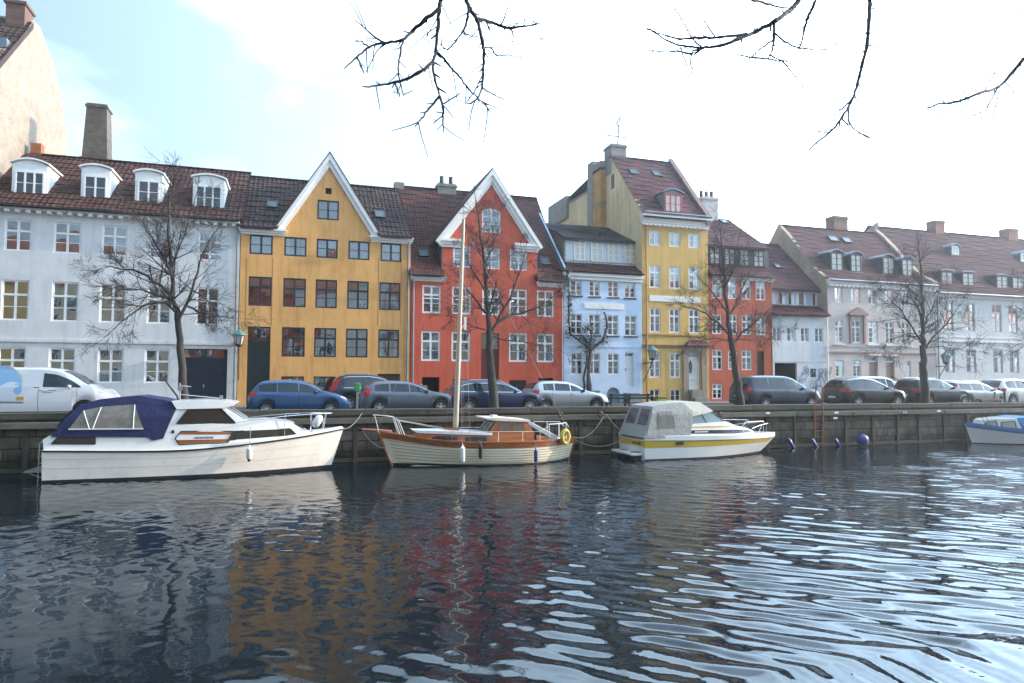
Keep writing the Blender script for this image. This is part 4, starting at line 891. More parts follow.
a = atx(569, 213, XL); c = atx(550.7, 208, XL); chimney(h, XL - .25, XL + .7, a.y, c.y, a.z - .4, atx(560, 201.5, XL).z, gy, rf, cap=False)
p = atx(613, 181.5, XL); h.part(MB().box(XL - .03, XL, p.y - .22, p.y + .22, p.z - .5, p.z + .5), 'slit_window', M['blackpaint'])
m = MB().bar((XL + .02, mid_.y, mid_.z + .06), (XL + .02, far_.y, far_.z + .06), .22, .12); h.part(m, 'verge', M['mortar'])
a, c = at(696.5, 207, 43.4), at(711.8, 207, 43.4); chimney(h, a.x, c.x, 42.6, 43.6, a.z - 2.0, at(704, 198.5, 43.2).z, pm('pale_chimney_render', (.50, .49, .47), .85, var=.2), rf, pots=3)
h.pipe(fx(645.9, 310), PZ, ze - .05, pm('ochre_pipe', (.30, .19, .06), .6), r=.045)

# ---- orange-red house with the black dormer band
h = House('orange_red_house', 'orange red house with a black painted row of attic windows', fx(708.7, 320), fx(771.2, 320), plaster('orange_red_render', (.51, .125, .068), (.66, .55, .5), .45), M['white'])
ze = fz(712, 276.5); W6 = (2, .66, 1, 0, .08, .10)
h.row([(712, 722), (728, 737), (741.8, 751.2), (755.8, 765.9)], (712, 278.6), (765.9, 300.5), W6)
h.row([(712.3, 722), (728.3, 737.4), (742, 751.5), (756.4, 766)], (712, 314), (766, 335.3), W6)
h.row([(712.4, 722.6), (741.7, 751.9)], (712.4, 349.6), (751.9, 370.2), W6)
h.window(fx(728.2, 360), fx(737.8, 360), fz(733, 369.6), fz(733, 349.8), (2, None, 2, 0, .08, .1), rise=.24)
h.row([(712.4, 722.6)], (712.4, 384), (722, 399), W6)
h.door(fx(757.3, 370), fx(764.3, 370), PZ, fz(760, 351), pm('dark_brown_door', (.03, .018, .016), .5), panels=3)
h.wall(ze, 9.5)
h.cornice(h.x0 + .3, h.x1 + .1, fz(720, 279.5), fz(720, 276), 2, .24); yb = FY + .75
prof = [(FY - .36, fz(720, 275.8)), (yb, at(715, 264.5, yb).z)]
rf = roof(h, prof, h.x0 + .02, h.x1 + .25, T_wine, back=(yb + .6, prof[1][1] - .5), tile=.2, row=.28, amp=.01)
a0, a1 = h.x0 + .02, at(768.5, 257, yb).x; zb0, zb1 = at(715, 264.8, yb).z, at(715, 246.2, yb).z
h.part(MB().box(a0, a1, yb, FY + 5, zb0 - .3, zb1 + .05), 'attic_band', M['darkframe'])
for a, b_ in ((709.6, 719), (724.4, 734), (739.2, 748.2), (753.6, 763.2)):
    X0, X1 = max(at(a, 256, yb).x, a0 + .06), at(b_, 256, yb).x; m = MB(); z0, z1 = zb0 + .04, zb1 - .12
    for q in (X0, (X0 + X1) / 2, X1): m.box(q - .035, q + .035, yb - .05, yb, z0, z1)
    for q in (z0, lerp(z0, z1, .34), lerp(z0, z1, .67), z1): m.box(X0, X1, yb - .045, yb - .002, q - .02, q + .02)
    w_ = h.part(m, 'window', M['darkframe']); h.part(MB().quad((X0, yb - .015, z0), (X1, yb - .015, z0), (X1, yb - .015, z1), (X0, yb - .015, z1)), 'pane', M['curtain'], w_)
zr6 = at(720, 218.6, 43).z; prof6 = [(yb - .35, zb1 + .02), (43, zr6)]; xr0, xr1 = at(770, 248.6, yb - .3).x, at(727.5, 219, 43).x
m = tile_roof(prof6, h.x0 + .02, lambda t: lerp(xr0, xr1, t), tile=.2, row=.28, amp=.01)
p_, q_ = (xr0, yb - .35, zb1), (xr1, 43, zr6); m.tri(p_, q_, (xr0 + .2, 47.5, zb1)); m.quad((h.x0, 43, zr6), q_, (xr0 + .2, 47.5, zb1), (h.x0, 47.5, zb1)); m.box(h.x0 + .02, xr0, yb - .34, yb - .25, zb1 - .1, zb1 + .01); add_uv(m, 0)
rf6 = h.part(m, 'roof', T_wine); skylight(h, rf6, prof6, 721, 221, 726.5, 223.8)
h.pipe(fx(770.6, 320), PZ, ze - .05, pm('red_pipe', (.25, .06, .03), .6), r=.04)

# ---- low white house with the graffiti
h = House('low_white_house', 'low white house with a carriage gateway, attic glazing band and graffiti', fx(771.4, 330), fx(828.2, 330), plaster('white_render_patchy', (.66, .68, .70), (.72, .74, .78), .55), M['white'])
ze = fz(772, 315)
h.row([(772.9, 780.9), (787, 795.7), (800.9, 809), (815, 823.2)], (790, 327.2), (795, 341.5), (2, None, 1, 0, .05, .08))
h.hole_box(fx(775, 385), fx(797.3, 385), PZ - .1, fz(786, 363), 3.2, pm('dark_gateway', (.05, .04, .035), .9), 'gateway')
h.row([(810.2, 816)], (810, 368.6), (816, 377.2), (2, None, 1, 0, .05, .06), fr=M['darkframe'])
h.wall(ze, 9)
h.band(h.x0, h.x1, fz(800, 361.5) - .025, fz(800, 361.5) + .025, .025, h.mat); yb = FY + .9
prof = [(FY - .34, fz(775, 314.3)), (yb, at(775, 305.5, yb).z)]
rf = roof(h, prof, h.x0 + .02, h.x1 - .02, T_wine, back=(yb + .6, prof[1][1] - .5), tile=.2, row=.28, amp=.01)
a0, a1 = h.x0 + .02, at(822.6, 298, yb).x; zb0, zb1 = at(775, 305.8, yb).z, at(775, 289.3, yb).z
h.part(MB().box(a0, a1, yb, FY + 5, zb0 - .3, zb1 + .04), 'attic_band', plaster('attic_white', (.66, .68, .72), amt=.1))
panel = pm('pale_blue_shutter', (.33, .42, .55), .6)
for k, (a, b_, g_) in enumerate(((773.5, 777.5, 0), (778, 782.5, 1), (783.5, 787, 0), (787.5, 791.5, 1), (793, 796.5, 0), (797.8, 804, 1), (805, 811, 0), (811.6, 815.4, 1), (816.6, 820.8, 1))):
    X0, X1 = max(a0 + .03, at(a, 297, yb).x), at(b_, 297, yb).x; m = MB(); z0, z1 = zb0 + .1, zb1 - .12
    for q in (X0, X1): m.box(q - .05, q + .05, yb - .04, yb, z0, z1)
    for q in (z0, z1): m.box(X0, X1, yb - .036, yb - .002, q - .04, q + .04)
    w_ = h.part(m, 'window', M['white']); h.part(MB().quad((X0, yb - .012, z0), (X1, yb - .012, z0), (X1, yb - .012, z1), (X0, yb - .012, z1)), 'pane' if g_ else 'shutter', M['sky_glass'] if g_ else panel, w_)
zr7 = at(771, 243.6, 43).z; prof7 = [(yb - .35, zb1 + .02), (40.3, at(790, 272, 40.3).z), (43, zr7)]
m = tile_roof(prof7, h.x0 + .02, h.x1 - .02, tile=.2, row=.28, amp=.01); m.quad((h.x0, 43, zr7), (h.x1, 43, zr7), (h.x1, 48, zb1), (h.x0, 48, zb1)); m.box(h.x0 + .02, h.x1 - .02, yb - .34, yb - .25, zb1 - .1, zb1 + .01)
o_ = len(m.v); m.v += [(h.x0 + .02, y, z - .03) for y, z in prof7] + [(h.x0 + .02, 48, zb1)]; m.f.append(tuple(range(o_, o_ + 4))); add_uv(m, 0)
rf7 = h.part(m, 'roof', T_wine); skylight(h, rf7, prof7, 774.5, 265.5, 780.5, 268.8)
h.pipe(fx(826.3, 340), PZ, ze - .05, M['white'], r=.045)
r_ = random.Random(21); m = MB()
for (ax, ay, w, n) in ((804.5, 376, 5, 7), (822, 373, 8, 9), (813, 390, 7, 9), (817, 381, 4, 4)):
    for k in range(n):
        p = at(ax + r_.uniform(-w * .6, w * .6), ay + r_.uniform(-3.2, 3.2), FY - .012); pts = [p]; a = r_.uniform(0, 6.3)
        for _ in range(7): a += r_.uniform(-.3, 1.3); pts.append(pts[-1] + Vector((math.cos(a) * .11, 0, math.sin(a) * .13)))
        m.tube(pts, .013, 5)
h.part(m, 'graffiti', pm('blue_black_spray', (.07, .09, .17), .6))

# ---- beige house
XL = fx(828.2, 330); XR = fx(935, 330)
h = House('beige_house', 'beige plastered house with four arched black roof dormers and twin doorways', XL, XR, plaster('beige_render', (.60, .53, .49), (.75, .7, .68), .2), M['white'])
ze = fz(829, 283.5); W8 = (2, .70, 2, 0, .07, .10)
h.row([(835, 842.4), (851, 860), (868, 876.7), (884.8, 893.5), (901.6, 909.9), (918, 926)], (851, 288), (876, 304.4), (2, None, 1, 0, .06, .1))
h.row([(835, 843.3), (850.5, 861), (868.6, 878), (885.4, 893.9), (901.6, 910), (918, 926.3)], (835, 319.6), (893, 343.6), W8)
h.row([(835.6, 844), (853, 861)], (835.6, 360), (861, 377), W8)
h.row([(904, 911), (918.5, 925)], (904, 361), (911, 378.5), W8)
tan = pm('tan_door', (.33, .25, .20), .6, var=.15)
for a, b_ in ((869.3, 878.3), (886.3, 895)): h.door(fx(a, 380), fx(b_, 380), PZ, fz(873, 356), tan, panels=3, transom=fz(873, 361.5), inset=.13, frame=M['white'])
h.wall(ze, 10)
h.cornice(h.x0, h.x1, fz(829, 285), fz(829, 279), 3, .32, dentils=.36)
pk = pm('pink_sandstone', (.34, .22, .20), .85, var=.2)
h.band(h.x0, h.x1, fz(850, 352.6) - .05, fz(850, 352.6) + .07, .08, pk); h.band(h.x0, h.x1, fz(850, 346.5) - .03, fz(850, 346.5) + .04, .05, h.mat)
x0, x1 = fx(847, 314), fx(866, 314); zb = fz(856, 315.5); m = MB().prism([(x0, zb), (x1, zb), (x1, zb + .10), ((x0 + x1) / 2, fz(856, 307.6)), (x0, zb + .10)], lambda u, v: (u, FY - .28, v), lambda u, v: (u, FY + .01, v))
m.box(x0 + .15, x0 + .32, FY - .12, FY + .01, fz(856, 343.5), zb); m.box(x1 - .32, x1 - .15, FY - .12, FY + .01, fz(856, 343.5), zb); h.part(m, 'window_pediment', pk)
m = MB()
for a, b_ in ((866.5, 880), (883.5, 896.5)): m.box(fx(a, 346), fx(b_, 346), FY - .12, FY + .01, fz(873, 345.6), fz(873, 344.2)); m.box(fx(a, 354), fx(b_, 354), FY - .16, FY + .01, fz(873, 355.6), fz(873, 354.4))
for a, b_ in ((833.5, 844.5), (900.5, 911.5)): m.box(fx(a, 346), fx(b_, 346), FY - .10, FY + .01, fz(840, 344.9), fz(840, 343.9))
h.part(m, 'ledge', M['whitetrim'])
gp = [(831, 279), (822, 274.5), (815.5, 269.3), (806.5, 259.5), (795.7, 244.6), (786.5, 233), (778.3, 224.6)]; gpts = [atx(a, b_, XL) for a, b_ in gp]
gpts[0] = Vector((XL, FY - .3, gpts[0].z))
ya, za = gpts[-1].y, gpts[-1].z; bk = atx(769, 243.2, XL); sl = (bk.z - za) / (bk.y - ya); yb_ = ya + 5; zb_ = za + sl * 5
gb = brick('pale_yellow_brick', (.42, .345, .24), (.50, .42, .30), (.42, .36, .28), axis='y', dirt=.3)
h.part(MB().prism([(FY + .02, PZ), (FY + .02, gpts[0].z)] + [(p.y, p.z) for p in gpts[1:]] + [(yb_, zb_), (yb_, PZ)], lambda u, v: (XL - .012, u, v), lambda u, v: (XL + .3, u, v)), 'side_gable', gb)
prof = [(p.y, p.z - .05) for p in gpts]
rf = roof(h, prof, XL + .0, XR - .3, T_wine, back=(yb_ + .3, zb_ - .2), tile=.2, row=.28, amp=.01)
gutter(h, XL, XR, FY - .36, prof[0][1] + .02, M['zinc'])
m = MB()
for i in range(len(prof) - 1):
    (y0, z0), (y1, z1) = prof[i], prof[i + 1]; m.hexa([(XR - .32, y0, z0 - .3), (XR + .05, y0, z0 - .3), (XR + .05, y1, z1 - .3), (XR - .32, y1, z1 - .3), (XR - .32, y0, z0 + .32), (XR + .05, y0, z0 + .32), (XR + .05, y1, z1 + .32), (XR - .32, y1, z1 + .32)])
ap = atx(880, 222, XR - .1); m.prism([(FY + .02, PZ), (FY + .02, prof[0][1])] + [(y, z + .25) for y, z in prof[1:]] + [(ap.y + .2, ap.z), (48.5, ap.z - 3), (48.5, PZ)], lambda u, v: (XR - .30, u, v), lambda u, v: (XR - .02, u, v)); h.part(m, 'parapet', gb)
yd = FY + 1.15; blk = pm('black_dormer_cladding', (.02, .02, .026), .55)
for (a, b_, t, s) in ((830.3, 842.8, 252.5, 271.5), (850, 861.3, 254.3, 272.6), (882.2, 893.8, 257.2, 275), (901.3, 912.8, 259.2, 276.7)):
    x0, x1, z0, z1 = dpx(a, b_, t, s, yd); dormer(h, prof, x0, x1, z0, z1 - .1, yd, .26, 2, blk, M['lead'], blk, cheek=blk, bars=2, wx=(x0 + .08, x1 - .08), wz=(z0 + .08, z1 - .02), glass=M['curtain'])
skylight(h, rf, prof, 828.8, 237, 836.7, 241.6); skylight(h, rf, prof, 842.8, 238.4, 850, 243)
a, c = at(831.3, 222, ya + .3), at(845, 222, ya + .3); chimney(h, a.x, c.x, ya, ya + .9, za - 1.4, at(838, 217.2, ya + .4).z, pm('brown_chimney_brick', (.24, .14, .11), .9, var=.3), rf)
# forecourt wall and railing in front of the left half
m = MB().box(XL + .1, fx(862, 390), FY - 1.3, FY - 1.1, PZ, PZ + 1.0); h.part(m, 'forecourt_wall', pm('ochre_forecourt', (.33, .27, .18), .9, var=.3))
m = MB().tube([(XL + .1, FY - 1.2, PZ + 1.45), (fx(862, 385), FY - 1.2, PZ + 1.45)], .03, 6)
for i in range(8): x = lerp(XL + .12, fx(862, 385), i / 7); m.tube([(x, FY - 1.2, PZ + 1.45), (x, FY - 1.2, PZ + 1.0)], .02, 5)
x = fx(889, 380); m.tube([(x, FY - .1, PZ + 1.7), (x + .9, FY - 1.3, PZ + .8)], .03, 6); h.part(m, 'railing', M['iron'])

# ---- large white house on the right
h = House('large_white_house', 'large white house at the right with grey window frames and paired roof dormers', fx(935.6, 330), 84, plaster('white_render_right', (.66, .66, .66), amt=.2), M['greyframe'])
ze = fz(936, 294.5); W9 = (2, .70, 2, 0, .09, .12)
cols = [fx(a, 320) for a in (948.6, 970, 996.8, 1013, 1040, 1056)]; w9 = fx(975, 320) - fx(965, 320)
i = 6
while cols[-1] < 80: cols.append(cols[-2] + (cols[3] - cols[1])); i += 1
z1, z0 = fz(965, 303), fz(975, 331.7)
for cx in cols: h.window(cx - w9 / 2, cx + w9 / 2, z0, z1, W9, fr=M['greyframe'], inset=.04)
z1, z0 = fz(966, 349), fz(976, 373)
for cx in cols: h.window(cx - w9 / 2, cx + w9 / 2, z0, z1, (2, .68, 2, 0, .09, .12), fr=M['greyframe'], inset=.04)
h.wall(ze, 11)
h.cornice(h.x0, h.x1, ze - .15, ze + .1, 2, .3)
for py, hh, pr in ((337.5, .10, .05), (341.5, .16, .08)): h.band(h.x0, h.x1, fz(980, py) - hh / 2, fz(980, py) + hh / 2, pr, M['whitetrim'])
m = MB()
for k in range(9): z = fz(980, 345 + k * 5.4); m.box(h.x0, h.x1, FY - .004, FY + .0, z - .012, z + .012)
zr = at(900, 229, 44).z; prof = [(FY - .38, ze + .12), (FY + .9, ze + .12 + .78), (44, zr)]
rf = roof(h, prof, h.x0 - .0, h.x1, T_wine, tile=.26, row=.34, amp=.015)
gutter(h, h.x0, h.x1, FY - .42, ze + .1, M['zinc'])
yd = FY + 1.0
for (a, b_, t, s) in ((941, 952.5, 271.4, 286.5), (962, 974, 272.8, 288), (996, 1007.4, 275.8, 290.3), (1012, 1023.5, 277, 291.5)):
    x0, x1, z0, z1 = dpx(a, b_, t, s, yd); dormer(h, prof, x0, x1, z0, z1, yd, .06, 2, M['white'], M['lead'], blk, cheek=blk, bars=2, wx=(x0 + .06, x1 - .06), wz=(z0 + .06, z1 - .06), glass=M['curtain'])
for (a, b_, t, s) in ((951, 959, 245, 255), (1020, 1028, 252, 262)):
    yu = px_on_roof(prof, (a + b_) / 2, s).y - .05; x0, x1, z0, z1 = dpx(a, b_, t, s, yu); dormer(h, prof, x0, x1, z0, z1 - .25, yu, .3, 2, M['lead'], M['lead'], M['white'], bars=1, wx=(x0 + .1, x1 - .1), wz=(z0 + .1, z1 - .15), glass=M['curtain'])
cb = pm('red_chimney_brick', (.28, .13, .10), .9, var=.3)
for a, b_, t in ((931.4, 940.6, 221.3), (1004, 1013.6, 229.3)): p, q = at(a, 226, 44.2), at(b_, 226, 44.2); chimney(h, p.x, q.x, 43.8, 44.7, zr - .8, at((a + b_) / 2, t, 44.2).z, cb, rf)
h.pipe(fx(937, 330), PZ, ze - .1, M['zinc'])
# ================================================================== bare trees
def grow(segs, p, d, ln, r, depth, rg, upw=.10, spread=.7, tipr=.004, kids=(4, 6), wob=.16):
    n = max(3, int(ln / .28)); pts = [p.copy()]; rs = [r]
    for i in range(n):
        d = (d + Vector((rg.gauss(0, wob), rg.gauss(0, wob), rg.gauss(0, wob) + upw * (i / n))) * .6).normalized(); p = p + d * (ln / n); pts.append(p.copy()); rs.append(max(tipr, r * (1 - .72 * (i + 1) / n)))
    segs.append((pts, rs, depth))
    if depth <= 0: return
    k = rg.randint(*kids)
    for j in range(k):
        t = rg.uniform(.18, 1.); i = min(n, max(1, int(t * n))); base = pts[i]; dd = (pts[i] - pts[i - 1]).normalized()
        ax = dd.cross(Vector((rg.gauss(0, 1), rg.gauss(0, 1), rg.gauss(0, 1)))).normalized(); a = rg.uniform(.35, spread + .25)
        nd = (dd * math.cos(a) + ax * math.sin(a)); nd = Vector((nd.x, nd.y, nd.z)).normalized()
        grow(segs, base, nd, ln * rg.uniform(.42, .72), rs[i] * rg.uniform(.5, .72), depth - 1, rg, upw, spread, tipr, kids, wob)
def limb_from_px(pxs, Y, rg, depthy=0.):
    pts = []; n = len(pxs)
    for i, (a, b) in enumerate(pxs): pts.append(at(a, b, Y + depthy * i / max(1, n - 1)))
    out_ = []
    for i in range(n - 1):             # soften the traced polyline with a natural wander
        m_ = max(2, int((pts[i + 1] - pts[i]).length / .3))
        for k in range(m_): out_.append(pts[i].lerp(pts[i + 1], k / m_) + Vector((rg.gauss(0, .018), rg.gauss(0, .05), rg.gauss(0, .018))))
    out_.append(pts[-1]); return out_
def bare_tree(label, Y, trunk, limbs, seed, rb, dens=1., twl=1.5, upw=.12, twigmat=None, group='bare street trees along the quay', zbase=RZ, kids=(4, 6), tips=None):
    rg = random.Random(seed); base = at(*trunk[0], Y)
    t = thing('bare_tree', label, 'tree', (base.x, Y, zbase), 0, group)
    tp = limb_from_px(trunk, Y, rg); tp[0].z = zbase - .1; n = len(tp); m = MB()
    rt_ = [lerp(rb * 1.12, rb * .72, min(1, i / (n - 1))) * (1.25 if i == 0 else 1) for i in range(n)]
    m.tube(tp, rt_, 10); m.build('trunk', M['bark'], t, t.location, smooth=True)
    segs = []; cr = MB()
    for pxs, r0_, dy in limbs:
        pts = limb_from_px(pxs, Y, rg, dy); k = len(pts); rs = [max(.012, r0_ * (1 - .80 * i / (k - 1))) for i in range(k)]
        segs.append((pts, rs, 9)); L_ = sum((b - a).length for a, b in zip(pts, pts[1:]))
        nk = int(L_ * 3.0 * dens) + 4
        for j in range(nk):
            f = rg.uniform(.12, 1) if j else 1; i = min(k - 1, max(1, int(f * (k - 1)))); dd = (pts[i] - pts[i - 1]).normalized()
            ax = dd.cross(Vector((rg.gauss(0, 1), rg.gauss(0, 1), rg.gauss(0, .6)))).normalized(); a = rg.uniform(.4, 1.15) if j else .2
            nd = (dd * math.cos(a) + ax * math.sin(a)).normalized()
            grow(segs, pts[i], nd, twl * rg.uniform(.55, 1.25) * (1.25 - .45 * f), rs[i] * rg.uniform(.4, .6), 2, rg, upw, .8, .0058, kids)
    for pts, rs, dp in segs: cr.tube(pts, rs, 8 if dp > 5 else (5 if dp == 2 else 3), cap=dp > 5)
    cr.build('crown', twigmat or M['twig'], t, t.location, smooth=True)
    return t
TY = 28.55
redtwig = pm('reddish_twig_bark', (.055, .034, .030), .9); warmbark = pm('warm_twig_bark', (.065, .048, .040), .9)
bare_tree('bare branching tree in front of the long white house by the navy gate', TY,
          [(184, 402), (182.5, 370), (179.5, 340), (177.5, 318)],
          [([(177.5, 320), (174, 300), (171.5, 275), (169.5, 245), (168.5, 215), (170, 190), (172, 172)], .095, .5),
           ([(178, 320), (186, 308), (192, 290), (198, 272), (203, 255), (210, 240), (218, 228)], .065, -.4),
           ([(173, 298), (160, 285), (147, 276), (132, 270), (118, 268), (104, 266)], .07, .5), ([(172, 275), (162, 255), (152, 238), (142, 222), (132, 208)], .06, -.3),
           ([(176, 312), (165, 303), (150, 302), (135, 311), (120, 323), (107, 336)], .055, -.6), ([(186, 306), (200, 312), (212, 316), (224, 317), (238, 318)], .05, .3),
           ([(171, 270), (178, 250), (184, 235), (190, 215), (196, 195)], .05, .5), ([(192, 290), (203, 296), (214, 306), (222, 322)], .035, -.5), ([(174, 300), (158, 296), (140, 290), (122, 290), (106, 297)], .045, .8)], 41, .15, .85, 1.15, .04)
bare_tree('bare tree in front of the bright red house', TY,
          [(494, 406), (491.5, 375), (489.5, 350), (489, 330)],
          [([(489, 332), (487.5, 310), (486, 285), (484, 260), (481, 238), (478, 215), (476, 200)], .12, .4), ([(490, 335), (497, 322), (505, 308), (513, 290), (520, 270), (526, 250)], .075, -.4),
           ([(498, 322), (512, 315), (528, 312), (545, 303), (560, 290)], .055, .4), ([(487, 315), (478, 303), (470, 292), (462, 284), (452, 280)], .055, -.4),
           ([(486, 292), (476, 276), (468, 262), (462, 248)], .045, .4), ([(489, 335), (505, 340), (525, 342), (545, 346), (562, 352)], .035, -.4),
           ([(485, 330), (472, 326), (458, 318), (445, 315)], .035, .5), ([(484, 265), (492, 248), (498, 232), (502, 215)], .04, -.5)], 42, .185, .75, 1.15, .12)
bare_tree('bare tree rising in front of the orange red house beside the dark minivan', TY,
          [(740, 404), (737, 378), (734, 355), (731, 338)],
          [([(731, 340), (728, 318), (725.5, 295), (724, 270), (722, 248), (720, 225)], .115, .4), ([(732, 345), (742, 333), (752, 324), (763, 316), (774, 306)], .06, -.4),
           ([(730, 335), (718, 324), (706, 314), (694, 308), (682, 306)], .06, .4), ([(727, 312), (717, 298), (706, 285), (696, 274)], .05, -.5), ([(728, 318), (737, 300), (745, 284), (752, 266)], .055, .5),
           ([(725, 290), (733, 268), (738, 248), (740, 232)], .045, -.3), ([(731, 342), (715, 338), (700, 340), (688, 348)], .035, .4), ([(745, 330), (760, 332), (776, 334), (790, 328)], .032, .4)], 43, .19, .75, 1.15, .2, redtwig)
bare_tree('bare tree with a pale trunk before the beige house at the right', TY + .1,
          [(925.5, 402), (925, 380), (924, 360), (922.5, 345)],
          [([(922.5, 347), (922.5, 325), (922, 300), (921, 275), (919, 250), (917, 232)], .115, .4), ([(923, 352), (932, 338), (943, 328), (953, 315), (962, 302)], .06, -.4),
           ([(922, 345), (912, 328), (902, 312), (890, 298), (880, 290)], .06, .4), ([(922.5, 325), (932, 308), (940, 290), (946, 274)], .05, .5), ([(922, 318), (912, 298), (905, 280), (900, 262)], .05, -.5),
           ([(922, 340), (905, 335), (888, 340), (875, 348)], .04, .5), ([(925, 348), (942, 346), (960, 350), (976, 352)], .035, -.5), ([(921, 300), (908, 288), (893, 283), (878, 284)], .035, -.3)], 44, .20, .8, 1.25, .2, redtwig)
bare_tree('bare tree mostly outside the right edge with twigs before the large white house', TY + .1,
          [(1062, 400), (1060, 370), (1058, 345)],
          [([(1058, 347), (1056, 315), (1054, 285), (1052, 255)], .115, .4), ([(1057, 340), (1046, 328), (1034, 318), (1020, 312)], .06, .3), ([(1056, 318), (1044, 300), (1032, 290), (1020, 280)], .05, -.4), ([(1058, 345), (1044, 342), (1030, 340), (1014, 346)], .04, .4), ([(1058, 330), (1070, 310), (1080, 290)], .06, 0)], 45, .2, .8, 1.2, .18, redtwig)

# ---- the pruned climber on the pale blue house, with ivy along the left edge
rg = random.Random(8); Yw = FY - .28
t = thing('wall_climber', 'knobbly pruned climber with ivy leaves on the pale blue house front', 'climbing plant', (fx(589, 390), FY - .3, PZ))
m = MB()
for pxs, r0_ in (([(589.5, 397), (588.5, 380), (589, 365), (590, 352), (589, 343)], .15), ([(584, 397), (584.5, 378), (586, 362), (588, 350)], .08), ([(589, 348), (580, 342), (575, 337), (570, 333), (568.5, 322), (568.5, 308), (569, 295), (568.5, 282), (568, 276)], .07), ([(590, 350), (596, 345), (602, 342), (604, 335), (607, 328), (606, 318), (603.5, 312)], .085), ([(589, 345), (585, 338), (582, 336)], .075), ([(590, 345), (592, 337), (590, 331), (587, 327)], .06)):
    pts = limb_from_px(pxs, Yw, rg, 0); k = len(pts); m.tube(pts, [r0_ * (1 - .5 * i / k) * rg.uniform(.85, 1.3) for i in range(k)], 7)
m.build('stem', pm('grey_climber_bark', (.055, .06, .062), .9, var=.3), t, t.location, smooth=True)
m = MB()
def leafspot(px, py, n, sx, sy):
    for _ in range(n):
        p = at(px + rg.gauss(0, sx), py + rg.gauss(0, sy), Yw + rg.uniform(-.15, .12)); s = rg.uniform(.05, .11); a = Vector((rg.gauss(0, 1), rg.gauss(0, 1), rg.gauss(0, 1))).normalized(); b_ = a.orthogonal().normalized()
        m.add([p - a * s, p + b_ * s * .6, p + a * s, p - b_ * s * .6], [(0, 1, 2, 3)])
for (px, py, n, sx, sy) in ((568.5, 282, 70, 1.2, 6), (569.5, 300, 120, 1.8, 7), (569, 318, 60, 1.4, 6), (567.5, 332, 50, 1.3, 3), (587, 328, 90, 2.6, 3), (590, 345, 160, 4, 4), (604, 341, 70, 2.4, 3), (588, 356, 60, 2.5, 5), (582, 339, 50, 2.5, 3), (606, 325, 20, 1, 4)): leafspot(px, py, n, sx, sy)
m.build('leaves', pm('dull_ivy_leaf', (.035, .055, .045), .6, var=.3, vs=8), t, t.location)
m = MB()
for _ in range(90):
    px, py = rg.choice([(569, 300), (590, 345), (605, 330), (570, 318), (602, 314)]); p = at(px + rg.gauss(0, 3), py + rg.gauss(0, 6), Yw); d = Vector((rg.gauss(0, 1), rg.gauss(0, .3), rg.gauss(.4, .8))).normalized(); m.tube([p, p + d * .25, p + d * .45 + Vector((0, 0, .05))], [.012, .008, .004], 3, cap=False)
m.build('twigs', M['twig'], t, t.location)

# ---- the trees of the near bank whose branches hang into the top of the view
def near_tree(label, trunk, limbs, hang, seed, leaves=()):
    rg = random.Random(seed); t = thing('overhanging_tree', label, 'tree', trunk[0]); m = MB(); m.tube(trunk, [.24, .2, .17, .14][:len(trunk)], 12); m.build('trunk', M['bark'], t, t.location, smooth=True)
    m = MB()
    for pts, r in limbs: m.tube(pts, r, 8)
    for Y, w, pxs in hang:
        pts = []
        for i, (a, b_) in enumerate(pxs): pts.append(at(a, b_, Y + .12 * math.sin(i * 1.7 + a)))
        fin = []; rs = []; n = len(pts)
        for i in range(n - 1):
            for k in range(5):
                f = (i + k / 5) / (n - 1); q = k / 5; p0, p1, p2, p3 = pts[max(i - 1, 0)], pts[i], pts[i + 1], pts[min(i + 2, n - 1)]
                fin.append(.5 * ((2 * p1) + (p2 - p0) * q + (2 * p0 - 5 * p1 + 4 * p2 - p3) * q * q + (3 * p1 - p0 - 3 * p2 + p3) * q ** 3) + Vector((rg.gauss(0, .0022), 0, rg.gauss(0, .0022)))); rs.append(max(.0042 * (1 if Y < 5 else 1.45), w * 1.12 * lerp(1, .34, f)) * (1.22 if k == 0 and i else 1) * rg.uniform(.94, 1.08))
        fin.append(pts[-1]); rs.append(.0025); m.tube(fin, rs, 6)
        if w > .0065:                                   # fine side shoots
            for _ in range(1 + int(len(fin) / 9)):
                i = rg.randint(2, len(fin) - 2); q = (fin[i + 1] - fin[i]).normalized(); s_ = q.cross(Vector((0, 1, 0))).normalized() * rg.choice((-1, 1)); ln = rg.uniform(.07, .24); p = fin[i]
                m.tube([p, p + (q * .6 + s_ * .5) * ln * .5, p + (q * .75 + s_ * .75 + Vector((0, rg.uniform(-.3, .3), -.12))) * ln], [.0045 * (1 if Y < 5 else 1.4), .0038 * (1 if Y < 5 else 1.4), .0028], 4)
        for i in range(3, len(fin) - 2, 4):          # buds and spurs
            if rg.random() < .7:
                d = (fin[i + 1] - fin[i]).cross(Vector((0, 1, 0))).normalized() * rg.choice((-1, 1)); p = fin[i]; L_ = rg.uniform(.02, .05); m.tube([p, p + d * L_ * .5 + (fin[i + 1] - fin[i]).normalized() * L_ * .6, p + d * L_ + (fin[i + 1] - fin[i]).normalized() * L_ * 1.1], [w * .5, w * .45, w * .25 + .001], 4)
    m.build('branches', pm('near_twig_bark', (.026, .019, .024), .85, var=.3, vs=30), t, t.location, smooth=True)
    if leaves:
        m = MB()
        for px, py, s in leaves:
            p = at(px, py, 4.6)
            for k in range(2): a = Vector((1, rg.uniform(-.3, .3), rg.uniform(-.6, .3))).normalized() * s; b_ = Vector((.1, .5, .8)).normalized() * s * .35; q = p + Vector((k * s * .5, 0, 0)); m.add([q - a, q + b_, q + a, q - b_], [(0, 1, 2, 3)])
        m.build('dry_leaves', pm('dry_orange_leaf', (.42, .12, .03), .7), t, t.location)
Yb = 4.6; K_ = 1.15
